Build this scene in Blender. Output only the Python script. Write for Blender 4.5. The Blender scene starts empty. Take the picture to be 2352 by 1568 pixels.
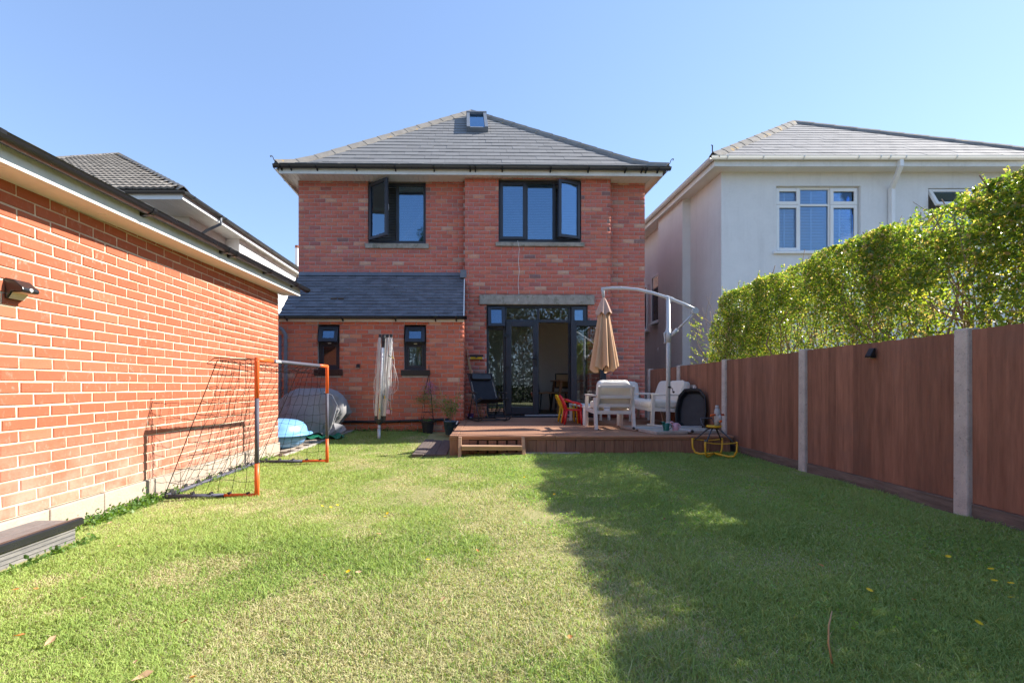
import bpy, math, random
import numpy as np
from mathutils import Vector, Matrix
R = math.radians
rng = random.Random(7)
nrng = np.random.default_rng(11)
S = bpy.context.scene
COL = S.collection

# ------------------------------------------------------------------ camera, sky, sun, exposure
EYE = Vector((0, 0, 1.0))
cam_d = bpy.data.cameras.new('camera')
cam_d.sensor_fit = 'HORIZONTAL'; cam_d.sensor_width = 36.0; cam_d.lens = 16.316
cam_d.shift_x = 88 / 2352; cam_d.shift_y = 101 / 2352
cam_d.clip_start = 0.05; cam_d.clip_end = 2000
cam = bpy.data.objects.new('camera', cam_d); COL.objects.link(cam)
cam.location = EYE; cam.rotation_euler = (R(90), 0, 0)
S.camera = cam

SUN_AZ, SUN_EL = R(14.0), R(36.0)          # azimuth measured from +X towards +Y
SUN = Vector((math.cos(SUN_EL) * math.cos(SUN_AZ), math.cos(SUN_EL) * math.sin(SUN_AZ), math.sin(SUN_EL)))
world = bpy.data.worlds.new('World'); S.world = world; world.use_nodes = True
wn = world.node_tree.nodes; wl = world.node_tree.links
for n in list(wn): wn.remove(n)
sky = wn.new('ShaderNodeTexSky'); sky.sky_type = 'NISHITA'; sky.sun_disc = False
sky.sun_elevation = SUN_EL; sky.sun_rotation = R(90) - SUN_AZ
sky.altitude = 50; sky.air_density = 1.0; sky.dust_density = 0.15; sky.ozone_density = 2.0
bg = wn.new('ShaderNodeBackground'); bg.inputs[1].default_value = 0.15
wo = wn.new('ShaderNodeOutputWorld')
gm = wn.new('ShaderNodeGamma'); gm.inputs[1].default_value = 0.6          # hazy, even late-summer sky
vm = wn.new('ShaderNodeVectorMath'); vm.operation = 'MULTIPLY'; vm.inputs[1].default_value = (0.80, 0.94, 1.20)
wl.new(sky.outputs[0], gm.inputs[0]); wl.new(gm.outputs[0], vm.inputs[0]); wl.new(vm.outputs[0], bg.inputs[0]); wl.new(bg.outputs[0], wo.inputs[0])
sd = bpy.data.lights.new('sun', 'SUN'); sd.energy = 3.95; sd.angle = R(0.55); sd.color = (1.0, 0.94, 0.84)
sun = bpy.data.objects.new('sun', sd); COL.objects.link(sun)
sun.rotation_euler = SUN.to_track_quat('Z', 'Y').to_euler(); sun.location = (12, 3, 12)
S.view_settings.view_transform = 'Standard'; S.view_settings.look = 'None'
S.view_settings.gamma = 1.0; S.view_settings.use_curve_mapping = False
S.view_settings.exposure = 1.5
S.render.engine = 'CYCLES'
S.cycles.max_bounces = 8; S.cycles.diffuse_bounces = 4; S.cycles.glossy_bounces = 4
S.cycles.transparent_max_bounces = 24; S.cycles.transmission_bounces = 4

# ------------------------------------------------------------------ helpers
def link(o, parent=None):
    COL.objects.link(o)
    if parent is not None: o.parent = parent
    return o

def tag(o, label=None, cat=None, group=None, kind=None):
    if label: o['label'] = label
    if cat: o['category'] = cat
    if group: o['group'] = group
    if kind: o['kind'] = kind
    return o

def empty(name, loc=(0, 0, 0), rz=0.0, label=None, cat=None, group=None):
    o = bpy.data.objects.new(name, None); link(o)
    o.location = loc; o.rotation_euler = (0, 0, rz); o.empty_display_size = 0.1
    return tag(o, label, cat, group)

def px(x, y, Y):
    """world point seen at a picture position (2352 px wide frame) at depth Y"""
    return Vector(((x - 1088) * Y / 1066, Y, 1 + (885 - y) * Y / 1066))

class MB:
    def __init__(s): s.v = []; s.f = []
    def add(s, verts, faces):
        b = len(s.v); s.v += [tuple(p) for p in verts]
        s.f += [tuple(i + b for i in f) for f in faces]
    def box(s, x0, x1, y0, y1, z0, z1):
        s.add([(x0, y0, z0), (x1, y0, z0), (x1, y1, z0), (x0, y1, z0), (x0, y0, z1), (x1, y0, z1), (x1, y1, z1), (x0, y1, z1)],
              [(0, 3, 2, 1), (4, 5, 6, 7), (0, 1, 5, 4), (1, 2, 6, 5), (2, 3, 7, 6), (3, 0, 4, 7)])
        return s
    def bar(s, a, b, w, h, up=(0, 0, 1)):
        """rectangular bar from a to b: w across, h along up"""
        a = Vector(a); b = Vector(b); d = (b - a).normalized(); u = Vector(up)
        sd_ = d.cross(u)
        if sd_.length < 1e-4: sd_ = d.cross(Vector((1, 0, 0)))
        sd_.normalize(); u = sd_.cross(d).normalized()
        sd_ *= w / 2; u *= h / 2
        s.add([a - sd_ - u, a + sd_ - u, a + sd_ + u, a - sd_ + u, b - sd_ - u, b + sd_ - u, b + sd_ + u, b - sd_ + u],
              [(0, 1, 2, 3), (7, 6, 5, 4), (0, 4, 5, 1), (1, 5, 6, 2), (2, 6, 7, 3), (3, 7, 4, 0)])
        return s
    def tube(s, pts, r, n=8, cap=True):
        pts = [Vector(p) for p in pts]
        rs = r if isinstance(r, (list, tuple)) else [r] * len(pts)
        t = (pts[1] - pts[0]).normalized()
        nn = t.cross(Vector((0, 0, 1)))
        if nn.length < 0.05: nn = t.cross(Vector((1, 0, 0)))
        nn.normalize(); verts = []
        for i, p in enumerate(pts):
            if i == 0: t2 = (pts[1] - p)
            elif i == len(pts) - 1: t2 = (p - pts[i - 1])
            else: t2 = (pts[i + 1] - pts[i - 1])
            t2.normalize()
            nn = nn - t2 * nn.dot(t2)
            if nn.length < 1e-5: nn = t2.orthogonal()
            nn.normalize(); bb = t2.cross(nn)
            for k in range(n):
                a = 2 * math.pi * k / n
                verts.append(p + (nn * math.cos(a) + bb * math.sin(a)) * rs[i])
        fs = []
        for i in range(len(pts) - 1):
            for k in range(n):
                k2 = (k + 1) % n
                fs.append((i * n + k, i * n + k2, (i + 1) * n + k2, (i + 1) * n + k))
        if cap:
            fs.append(tuple(range(n))[::-1]); fs.append(tuple((len(pts) - 1) * n + k for k in range(n)))
        s.add(verts, fs); return s
    def lathe(s, prof, c=(0, 0, 0), n=16, cap=True):
        verts = []
        for r_, z in prof:
            for k in range(n):
                a = 2 * math.pi * k / n
                verts.append((c[0] + r_ * math.cos(a), c[1] + r_ * math.sin(a), c[2] + z))
        fs = []
        for i in range(len(prof) - 1):
            for k in range(n):
                k2 = (k + 1) % n
                fs.append((i * n + k, i * n + k2, (i + 1) * n + k2, (i + 1) * n + k))
        if cap:
            fs.append(tuple(range(n))[::-1]); fs.append(tuple((len(prof) - 1) * n + k for k in range(n)))
        s.add(verts, fs); return s
    def extrude(s, poly, d):
        """closed polygon (list of 3d points) swept along d"""
        n = len(poly); d = Vector(d)
        vs = [Vector(p) for p in poly] + [Vector(p) + d for p in poly]
        s.add(vs, [tuple(range(n))[::-1], tuple(range(n, 2 * n))] + [(i, (i + 1) % n, n + (i + 1) % n, n + i) for i in range(n)])
        return s
    def ellip(s, c, rx, ry, rz, n=14, m=8, z0=-1, z1=1):
        vs = []; fs = []
        for i in range(m + 1):
            t = z0 + (z1 - z0) * i / m; a = math.asin(max(-1, min(1, t))); cr = math.cos(a)
            for k in range(n):
                p = 2 * math.pi * k / n
                vs.append((c[0] + rx * cr * math.cos(p), c[1] + ry * cr * math.sin(p), c[2] + rz * t))
        for i in range(m):
            for k in range(n):
                k2 = (k + 1) % n
                fs.append((i * n + k, i * n + k2, (i + 1) * n + k2, (i + 1) * n + k))
        fs.append(tuple(range(n))[::-1]); fs.append(tuple(m * n + k for k in range(n)))
        s.add(vs, fs); return s
    def mesh(s, name, mat=None, smooth=False):
        me = bpy.data.meshes.new(name); me.from_pydata(s.v, [], s.f)
        me.validate(); me.update()
        if mat: me.materials.append(mat)
        if smooth: me.polygons.foreach_set('use_smooth', [True] * len(me.polygons))
        return me
    def build(s, name, mat, parent=None, smooth=False, bevel=0, seg=2, loc=None, rot=None, kind=None):
        o = bpy.data.objects.new(name, s.mesh(name, mat, smooth)); link(o, parent)
        if loc is not None: o.location = loc
        if rot is not None: o.rotation_euler = rot
        if bevel:
            m = o.modifiers.new('bevel', 'BEVEL'); m.width = bevel; m.segments = seg; m.limit_method = 'ANGLE'; m.angle_limit = R(40)
        if smooth and bevel: pass
        if kind: o['kind'] = kind
        return o

def np_mesh(name, verts, quads=None, tris=None, mat=None, attrs=None):
    """verts (n,3); quads (k,4), tris (m,3)"""
    me = bpy.data.meshes.new(name)
    parts = []; starts = []; tot = 0
    if quads is not None and len(quads):
        parts.append(quads.ravel()); starts.append(np.arange(len(quads)) * 4); tot = len(quads) * 4
    if tris is not None and len(tris):
        parts.append(tris.ravel()); starts.append(tot + np.arange(len(tris)) * 3)
    li = np.concatenate(parts).astype(np.int32); st = np.concatenate(starts).astype(np.int32)
    me.vertices.add(len(verts)); me.vertices.foreach_set('co', np.ascontiguousarray(verts, dtype=np.float32).ravel())
    me.loops.add(len(li)); me.loops.foreach_set('vertex_index', li)
    me.polygons.add(len(st)); me.polygons.foreach_set('loop_start', st)
    for k, a in (attrs or {}).items():
        at = me.attributes.new(k, 'FLOAT', 'POINT'); at.data.foreach_set('value', np.ascontiguousarray(a, dtype=np.float32))
    me.update(calc_edges=True)
    if mat: me.materials.append(mat)
    return me

# ------------------------------------------------------------------ materials
def _mat(name):
    m = bpy.data.materials.new(name); m.use_nodes = True
    nt = m.node_tree
    for n in list(nt.nodes): nt.nodes.remove(n)
    out = nt.nodes.new('ShaderNodeOutputMaterial')
    return m, nt, out
def N(nt, t, **k):
    n = nt.nodes.new(t)
    for a, b in k.items(): setattr(n, a, b)
    return n
def setin(n, **k):
    for a, b in k.items(): n.inputs[a.replace('_', ' ')].default_value = b
def rgba(c): return (c[0], c[1], c[2], 1.0)
def ramp(nt, stops, interp='LINEAR'):
    r = N(nt, 'ShaderNodeValToRGB'); cr = r.color_ramp; cr.interpolation = interp
    while len(cr.elements) < len(stops): cr.elements.new(0.5)
    for e, (p, c) in zip(cr.elements, stops): e.position = p; e.color = rgba(c)
    return r
def mixc(nt, fac, a, b, mode='MIX'):
    m = N(nt, 'ShaderNodeMix', data_type='RGBA', blend_type=mode)
    for sock, v in ((m.inputs[0], fac), (m.inputs[6], a), (m.inputs[7], b)):
        if hasattr(v, 'is_linked') or isinstance(v, bpy.types.NodeSocket): nt.links.new(v, sock)
        elif isinstance(v, (tuple, list)): sock.default_value = rgba(v)
        else: sock.default_value = v
    return m.outputs[2]
def noise(nt, scale, detail=4, rough=0.6, vec=None, sc=None):
    n = N(nt, 'ShaderNodeTexNoise'); n.inputs['Scale'].default_value = scale
    n.inputs['Detail'].default_value = detail; n.inputs['Roughness'].default_value = rough
    if vec is None: vec = N(nt, 'ShaderNodeNewGeometry').outputs['Position']
    if sc is not None:
        mp = N(nt, 'ShaderNodeMapping'); mp.inputs['Scale'].default_value = sc
        nt.links.new(vec, mp.inputs['Vector']); vec = mp.outputs['Vector']
    nt.links.new(vec, n.inputs['Vector'])
    return n.outputs['Fac']
def mrange(nt, v, a, b, c=0.0, d=1.0):
    m = N(nt, 'ShaderNodeMapRange'); nt.links.new(v, m.inputs[0])
    for i, x in enumerate((a, b, c, d)): m.inputs[i + 1].default_value = x
    return m.outputs[0]
def bump(nt, h, strength=0.3, dist=0.01):
    b = N(nt, 'ShaderNodeBump'); b.inputs['Strength'].default_value = strength; b.inputs['Distance'].default_value = dist
    nt.links.new(h, b.inputs['Height']); return b.outputs['Normal']
def pbsdf(nt, out, col, rough=0.6, spec=0.4, metal=0.0, nrm=None):
    p = N(nt, 'ShaderNodeBsdfPrincipled')
    if isinstance(col, bpy.types.NodeSocket): nt.links.new(col, p.inputs['Base Color'])
    else: p.inputs['Base Color'].default_value = rgba(col)
    if isinstance(rough, bpy.types.NodeSocket): nt.links.new(rough, p.inputs['Roughness'])
    else: p.inputs['Roughness'].default_value = rough
    p.inputs['Specular IOR Level'].default_value = spec; p.inputs['Metallic'].default_value = metal
    if nrm is not None: nt.links.new(nrm, p.inputs['Normal'])
    nt.links.new(p.outputs[0], out.inputs[0]); return p
def mat_plain(name, c, rough=0.5, spec=0.4, var=0.12, scale=6.0, bmp=0.0, bscale=60.0, metal=0.0, c2=None, sc=None, objvar=0.0, spots=None, streak=0.0):
    """base colour broken up by noise towards c2 (default: a darker, dirtier c)"""
    m, nt, out = _mat(name)
    if c2 is None: c2 = tuple(x * (1 - 2.2 * var) for x in c)
    f = mrange(nt, noise(nt, scale, 6, 0.65, sc=sc), 0.35, 0.7)
    col = mixc(nt, f, c, c2)
    f2 = mrange(nt, noise(nt, scale * 9, 3, 0.6, sc=sc), 0.3, 0.75)
    col = mixc(nt, mathn(nt, 'MULTIPLY', f2, 0.5), col, tuple(min(1, x * (1 + var)) for x in c))
    if objvar:
        oi = N(nt, 'ShaderNodeObjectInfo'); gi = N(nt, 'ShaderNodeNewGeometry')
        rr = mathn(nt, 'FRACT', mathn(nt, 'ADD', oi.outputs['Random'], gi.outputs['Random Per Island']))
        v = mrange(nt, rr, 0, 1, 1 - objvar, 1 + objvar)
        hs = N(nt, 'ShaderNodeHueSaturation'); nt.links.new(v, hs.inputs['Value']); nt.links.new(col, hs.inputs['Color']); col = hs.outputs[0]
    if spots:                                  # lichen, rust or dirt with a shape of its own
        sf = mathn(nt, 'MULTIPLY', mrange(nt, noise(nt, spots[1], 5, 0.7), spots[2], spots[2] + 0.06), mrange(nt, noise(nt, 60, 3, 0.7), 0.4, 0.6, 0.3, 1))
        col = mixc(nt, sf, col, spots[0])
    if streak:                                 # rain streaks
        st = mathn(nt, 'MULTIPLY', mrange(nt, noise(nt, 3.2, 6, 0.7, sc=(2.2, 2.2, 0.10)), 0.48, 0.72), mrange(nt, noise(nt, 0.9, 4, 0.6), 0.4, 0.7))
        col = mixc(nt, mathn(nt, 'MULTIPLY', st, streak), col, tuple(x * 0.62 for x in c))
    nrm = bump(nt, noise(nt, bscale, 4, 0.6, sc=sc), bmp, 0.006) if bmp else None
    pbsdf(nt, out, col, mrange(nt, f, 0, 1, max(0.03, rough - 0.06), min(1, rough + 0.08)), spec, metal, nrm)
    return m
def mathn(nt, op, a, b=None):
    n = N(nt, 'ShaderNodeMath', operation=op)
    for i, v in enumerate((a, b)):
        if v is None: continue
        if isinstance(v, bpy.types.NodeSocket): nt.links.new(v, n.inputs[i])
        else: n.inputs[i].default_value = v
    return n.outputs[0]
def mat_brick(name, stops, mott=0.35, pale=(0.5, 0.33, 0.26), palef=0.25, bmp=0.5, base=None):
    m, nt, out = _mat(name)
    oi = N(nt, 'ShaderNodeObjectInfo'); gi = N(nt, 'ShaderNodeNewGeometry')
    rr = mathn(nt, 'FRACT', mathn(nt, 'ADD', oi.outputs['Random'], gi.outputs['Random Per Island']))
    col = ramp(nt, stops); nt.links.new(rr, col.inputs[0]); col = col.outputs[0]
    n1 = noise(nt, 14, 5, 0.65); n2 = noise(nt, 55, 4, 0.7, sc=(1, 1, 2.2)); n3 = noise(nt, 2.2, 5, 0.7)
    n4 = noise(nt, 30, 5, 0.7, sc=(1, 1, 0.6))
    dk = mixc(nt, mrange(nt, n2, 0.35, 0.7, 0, mott), col, (0.12, 0.05, 0.045))
    dk = mixc(nt, mrange(nt, n1, 0.45, 0.75, 0, mott * 0.9), dk, (0.46, 0.15, 0.07))
    pf = mathn(nt, 'MULTIPLY', mrange(nt, n4, 0.56, 0.72, 0, 1), mrange(nt, n3, 0.44, 0.66, 0.15, 1))
    colr = mixc(nt, mathn(nt, 'MULTIPLY', pf, palef), dk, pale)
    if base:                                   # salt bloom left by rising damp on the lowest courses
        sp = N(nt, 'ShaderNodeSeparateXYZ'); nt.links.new(gi.outputs['Position'], sp.inputs[0])
        lo = mathn(nt, 'MULTIPLY', mrange(nt, sp.outputs[2], base[1], base[0], 0, 0.75), mrange(nt, noise(nt, 5, 5, 0.7), 0.35, 0.65, 0.2, 1))
        colr = mixc(nt, lo, colr, pale)
    h = mathn(nt, 'ADD', mathn(nt, 'MULTIPLY', n2, 0.6), n1)
    pbsdf(nt, out, colr, 0.85, 0.25, 0, bump(nt, h, bmp, 0.008))
    return m
def mat_leaf(name, cols, trans=0.45, rough=0.45, attr=None):
    """leaf blades: colour by random island, part of the light passes through"""
    m, nt, out = _mat(name)
    if attr: f = N(nt, 'ShaderNodeAttribute', attribute_name=attr).outputs['Fac']
    else: f = N(nt, 'ShaderNodeNewGeometry').outputs['Random Per Island']
    r_ = ramp(nt, cols); nt.links.new(f, r_.inputs[0])
    p = N(nt, 'ShaderNodeBsdfPrincipled'); nt.links.new(r_.outputs[0], p.inputs['Base Color'])
    p.inputs['Roughness'].default_value = rough; p.inputs['Specular IOR Level'].default_value = 0.35
    t = N(nt, 'ShaderNodeBsdfTranslucent')
    br = mixc(nt, 1.0, r_.outputs[0], (1.0, 1.0, 0.45), 'MULTIPLY')
    sc_ = mixc(nt, 1.0, br, (2.3, 2.3, 1.6), 'MULTIPLY')
    nt.links.new(sc_, t.inputs['Color'])
    ms = N(nt, 'ShaderNodeMixShader'); ms.inputs[0].default_value = trans
    nt.links.new(p.outputs[0], ms.inputs[1]); nt.links.new(t.outputs[0], ms.inputs[2]); nt.links.new(ms.outputs[0], out.inputs[0])
    return m
def mat_glass(name, tint=(0.86, 0.9, 0.92), refl=0.16, rough=0.0, gcol=(.9, .95, 1.0)):
    m, nt, out = _mat(name)
    fr = N(nt, 'ShaderNodeFresnel'); fr.inputs['IOR'].default_value = 1.5
    f = mathn(nt, 'ADD', mathn(nt, 'MULTIPLY', fr.outputs[0], 1.0), refl); f = mathn(nt, 'MINIMUM', f, 1.0)
    g = N(nt, 'ShaderNodeBsdfGlossy'); g.inputs['Roughness'].default_value = rough; g.inputs['Color'].default_value = rgba(gcol)
    w = noise(nt, 1.7, 2, 0.5); nt.links.new(bump(nt, w, 0.05, 0.02), g.inputs['Normal'])
    t = N(nt, 'ShaderNodeBsdfTransparent'); t.inputs['Color'].default_value = rgba(tint)
    ms = N(nt, 'ShaderNodeMixShader'); nt.links.new(f, ms.inputs[0])
    nt.links.new(t.outputs[0], ms.inputs[1]); nt.links.new(g.outputs[0], ms.inputs[2]); nt.links.new(ms.outputs[0], out.inputs[0])
    return m
def mat_wood(name, c, c2, grain=(1, 14, 14), scale=3.0, rough=0.7, bmp=0.25, objvar=0.15, groove=None):
    m, nt, out = _mat(name)
    oi = N(nt, 'ShaderNodeObjectInfo'); gi = N(nt, 'ShaderNodeNewGeometry')
    rr = mathn(nt, 'FRACT', mathn(nt, 'ADD', oi.outputs['Random'], gi.outputs['Random Per Island']))
    n1 = noise(nt, scale, 6, 0.7, sc=grain); n2 = noise(nt, 2.0, 5, 0.7)
    col = mixc(nt, mrange(nt, n1, 0.32, 0.68), c, c2)
    col = mixc(nt, mrange(nt, n2, 0.5, 0.75, 0, 0.45), col, tuple(x * 0.6 + 0.05 for x in c2))
    hs = N(nt, 'ShaderNodeHueSaturation'); nt.links.new(mrange(nt, rr, 0, 1, 1 - objvar, 1 + objvar), hs.inputs['Value'])
    nt.links.new(col, hs.inputs['Color'])
    h = n1; st = bmp
    if groove:
        ax, per = groove
        sp = N(nt, 'ShaderNodeSeparateXYZ'); nt.links.new(gi.outputs['Position'], sp.inputs[0])
        s_ = mathn(nt, 'SINE', mathn(nt, 'MULTIPLY', sp.outputs[ax], 2 * math.pi / per))
        g_ = mrange(nt, s_, -0.9, 0.2, 0, 1)
        h = mathn(nt, 'ADD', mathn(nt, 'MULTIPLY', n1, 0.25), g_); st = 0.7
    pbsdf(nt, out, hs.outputs[0], rough, 0.3, 0, bump(nt, h, st, 0.006))
    return m

M = {}
M['brick_garage'] = mat_brick('brick_garage', [(0, (0.421, 0.118, 0.061)), (0.4, (0.447, 0.129, 0.068)), (0.75, (0.406, 0.109, 0.054)), (0.95, (0.468, 0.143, 0.077)), (1, (0.489, 0.166, 0.090))], 0.14, (0.62, 0.42, 0.34), 0.75, 0.35, base=(0.1, 0.75))
M['mortar_garage'] = mat_plain('mortar_garage', (0.72, 0.60, 0.44), 0.95, 0.1, 0.08, 9, 0.4, 160)
M['brick_house'] = mat_brick('brick_house', [(0, (0.551, 0.163, 0.122)), (0.18, (0.716, 0.200, 0.134)), (0.4, (0.634, 0.181, 0.138)), (0.58, (0.740, 0.230, 0.145)), (0.72, (0.689, 0.212, 0.168)), (0.86, (0.441, 0.158, 0.140)), (0.93, (0.740, 0.279, 0.174)), (0.965, (0.740, 0.447, 0.314)), (0.985, (0.248, 0.145, 0.145)), (1, (0.330, 0.181, 0.174))], 0.42, (0.70, 0.52, 0.48), 0.7, 0.6)
M['brick_leanto'] = mat_brick('brick_leanto', [(0, (0.569, 0.152, 0.089)), (0.25, (0.740, 0.210, 0.108)), (0.5, (0.672, 0.181, 0.114)), (0.7, (0.740, 0.244, 0.131)), (0.86, (0.492, 0.157, 0.114)), (0.93, (0.740, 0.314, 0.182)), (0.97, (0.740, 0.489, 0.342)), (1, (0.388, 0.163, 0.137))], 0.35, (0.72, 0.54, 0.48), 0.6, 0.6)
M['mortar_house'] = mat_plain('mortar_house', (0.52, 0.43, 0.39), 0.95, 0.1, 0.12, 8, 0.4, 140)
M['plinth'] = mat_plain('plinth', (0.47, 0.385, 0.315), 0.9, 0.15, 0.12, 7, 0.6, 60, objvar=.06, spots=((0.22, 0.16, 0.12), 26, 0.63), c2=(0.36, 0.30, 0.25))
M['black_plastic'] = mat_plain('black_plastic', (0.018, 0.019, 0.022), 0.32, 0.5, 0.2, 8)
M['fascia'] = mat_plain('fascia', (0.78, 0.77, 0.73), 0.4, 0.4, 0.06, 3, c2=(0.6, 0.6, 0.55))
M['soffit'] = mat_plain('soffit', (0.80, 0.775, 0.72), 0.45, 0.4, 0.05, 3, objvar=0.02)
M['slate'] = mat_plain('slate', (0.215, 0.21, 0.205), 0.8, 0.25, 0.06, 3, 0.25, 50, objvar=0.06, c2=(0.20, 0.195, 0.195))
M['slate_pale'] = mat_plain('slate_pale', (0.31, 0.295, 0.285), 0.85, 0.2, 0.06, 3, 0.25, 50, objvar=0.06)
M['tile_dark'] = mat_plain('tile_dark', (0.15, 0.158, 0.18), 0.72, 0.35, 0.15, 5, 0.3, 70, objvar=0.16)
M['tile_brown'] = mat_plain('tile_brown', (0.28, 0.25, 0.215), 0.85, 0.2, 0.22, 6, 0.4, 60, objvar=0.12, c2=(0.17, 0.15, 0.13))
M['hip_tile'] = mat_plain('hip_tile', (0.25, 0.23, 0.205), 0.9, 0.2, 0.12, 5, 0.35, 50, objvar=0.06, c2=(0.17, 0.155, 0.14), spots=((0.50, 0.30, 0.07), 3.1, 0.60))
M['lead'] = mat_plain('lead', (0.16, 0.18, 0.21), 0.55, 0.4, 0.12, 5)
M['frame_dark'] = mat_plain('frame_dark', (0.030, 0.034, 0.046), 0.38, 0.45, 0.1, 4)
M['frame_white'] = mat_plain('frame_white', (0.82, 0.82, 0.80), 0.35, 0.45, 0.03, 3)
M['glass'] = mat_glass('glass', (0.60, 0.66, 0.72), 0.19, gcol=(.48, .74, 1.0))
M['glass_clear'] = mat_glass('glass_clear', (0.85, 0.88, 0.88), 0.07)
M['glass_soft'] = mat_glass('glass_soft', (0.9, 0.93, 0.96), 0.06, gcol=(.5, .75, 1.0))
M['glass_frost'] = mat_plain('glass_frost', (0.16, 0.17, 0.17), 0.25, 0.5, 0.1, 12, 0.1, 90)
M['concrete'] = mat_plain('concrete', (0.40, 0.365, 0.31), 0.9, 0.15, 0.2, 12, 0.7, 130, c2=(0.2, 0.18, 0.15), spots=((0.16, 0.16, 0.12), 9, 0.56))
M['post_concrete'] = mat_plain('post_concrete', (0.58, 0.53, 0.48), 0.92, 0.15, 0.18, 9, 0.7, 110, c2=(0.38, 0.34, 0.31), spots=((0.25, 0.22, 0.2), 45, 0.60))
M['blind'] = mat_plain('blind', (0.62, 0.62, 0.6), 0.6, 0.3, 0.04, 3)
M['shutter'] = mat_plain('shutter', (0.78, 0.78, 0.76), 0.5, 0.3, 0.04, 3)
M['render_white'] = mat_plain('render_white', (0.76, 0.765, 0.755), 0.92, 0.15, 0.04, 2.5, 0.15, 140, streak=0.55)
M['roughcast'] = mat_plain('roughcast', (0.80, 0.79, 0.76), 0.95, 0.1, 0.06, 4, 0.9, 45)
M['deck'] = mat_wood('deck', (0.47, 0.25, 0.155), (0.34, 0.175, 0.11), (1.2, 16, 16), 3, 0.68, 0.3, 0.14, (1, 0.0125))
M['deck_face'] = mat_wood('deck_face', (0.40, 0.215, 0.14), (0.22, 0.115, 0.08), (16, 16, 1.2), 3, 0.72, 0.3, 0.16, (0, 0.0125))
M['deck_trim'] = mat_wood('deck_trim', (0.50, 0.31, 0.19), (0.36, 0.21, 0.13), (2, 10, 10), 3, 0.7, 0.2, 0.1)
M['plank'] = mat_wood('plank', (0.33, 0.155, 0.10), (0.20, 0.093, 0.06), (9, 9, 0.8), 3, 0.8, 0.4, 0.2)
M['gravel_board'] = mat_wood('gravel_board', (0.24, 0.18, 0.15), (0.10, 0.075, 0.06), (8, 1, 9), 3, 0.85, 0.5, 0.12)
M['composite'] = mat_plain('composite', (0.15, 0.145, 0.145), 0.7, 0.3, 0.2, 9, 0.5, 80, c2=(0.30, 0.28, 0.26), sc=(8, 1, 6))
M['composite_top'] = mat_plain('composite_top', (0.20, 0.185, 0.178), 0.65, 0.35, 0.15, 7, 0.3, 60)
M['paver'] = mat_plain('paver', (0.42, 0.35, 0.28), 0.9, 0.2, 0.15, 9, 0.4, 90, objvar=0.14)
M['slab'] = mat_plain('slab', (0.45, 0.40, 0.35), 0.9, 0.2, 0.18, 14, 0.6, 140, objvar=0.06)
M['old_plank'] = mat_wood('old_plank', (0.17, 0.13, 0.115), (0.11, 0.085, 0.075), (12, 1, 12), 3, 0.8, 0.4, 0.1)
M['soil'] = mat_plain('soil', (0.10, 0.07, 0.05), 0.95, 0.1, 0.2, 12, 0.6, 80)
M['alu_taupe'] = mat_plain('alu_taupe', (0.68, 0.64, 0.59), 0.4, 0.4, 0.03, 3)
M['cushion'] = mat_plain('cushion', (0.76, 0.72, 0.65), 0.95, 0.15, 0.05, 5, 0.25, 260)
M['label_white'] = mat_plain('label_white', (0.75, 0.77, 0.82), 0.6, 0.3, 0.02, 5)
M['ink'] = mat_plain('ink', (0.10, 0.10, 0.13), 0.6, 0.3, 0.02, 5)
M['pole_grey'] = mat_plain('pole_grey', (0.52, 0.54, 0.56), 0.38, 0.5, 0.05, 5)
M['canopy'] = mat_plain('canopy', (0.60, 0.38, 0.235), 0.92, 0.15, 0.06, 3, 0.25, 300)
M['canopy_cap'] = mat_plain('canopy_cap', (0.55, 0.36, 0.285), 0.92, 0.15, 0.05, 3, 0.25, 300)
M['red'] = mat_plain('red', (0.62, 0.022, 0.025), 0.35, 0.5, 0.04, 5)
M['yellow'] = mat_plain('yellow', (0.80, 0.50, 0.010), 0.38, 0.5, 0.04, 5)
M['toy_yellow'] = mat_plain('toy_yellow', (0.72, 0.42, 0.02), 0.4, 0.5, 0.06, 6)
M['toy_grey'] = mat_plain('toy_grey', (0.07, 0.075, 0.095), 0.5, 0.4, 0.08, 6)
M['horse'] = mat_plain('horse', (0.40, 0.40, 0.41), 0.5, 0.4, 0.05, 8)
M['orange'] = mat_plain('orange', (0.80, 0.135, 0.03), 0.42, 0.4, 0.06, 6)
M['goal_grey'] = mat_plain('goal_grey', (0.10, 0.10, 0.135), 0.55, 0.25, 0.08, 6)
M['net'] = mat_plain('net', (0.012, 0.012, 0.014), 0.8, 0.2, 0.05, 6)
M['white'] = mat_plain('white', (0.80, 0.80, 0.78), 0.45, 0.4, 0.03, 6)
M['alu'] = mat_plain('alu', (0.50, 0.53, 0.55), 0.34, 0.5, 0.06, 6, metal=0.25)
M['grey_dark'] = mat_plain('grey_dark', (0.045, 0.047, 0.05), 0.5, 0.4, 0.1, 6)
M['cover'] = mat_plain('cover', (0.30, 0.295, 0.305), 0.85, 0.15, 0.08, 5, 0.2, 120)
M['blue_toy'] = mat_plain('blue_toy', (0.19, 0.42, 0.76), 0.34, 0.5, 0.06, 4)
M['green_net'] = mat_plain('green_net', (0.012, 0.17, 0.095), 0.5, 0.4, 0.2, 14, 0.5, 50)
M['teal'] = mat_plain('teal', (0.012, 0.135, 0.115), 0.4, 0.4, 0.05, 6)
M['pink'] = mat_plain('pink', (0.66, 0.37, 0.45), 0.4, 0.4, 0.05, 6)
M['purple'] = mat_plain('purple', (0.12, 0.045, 0.20), 0.4, 0.4, 0.05, 6)
M['pot_black'] = mat_plain('pot_black', (0.024, 0.026, 0.03), 0.5, 0.4, 0.15, 8)
M['pot_blue'] = mat_plain('pot_blue', (0.015, 0.04, 0.075), 0.2, 0.6, 0.3, 24, 0.4, 45, c2=(0.07, 0.11, 0.14))
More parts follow.
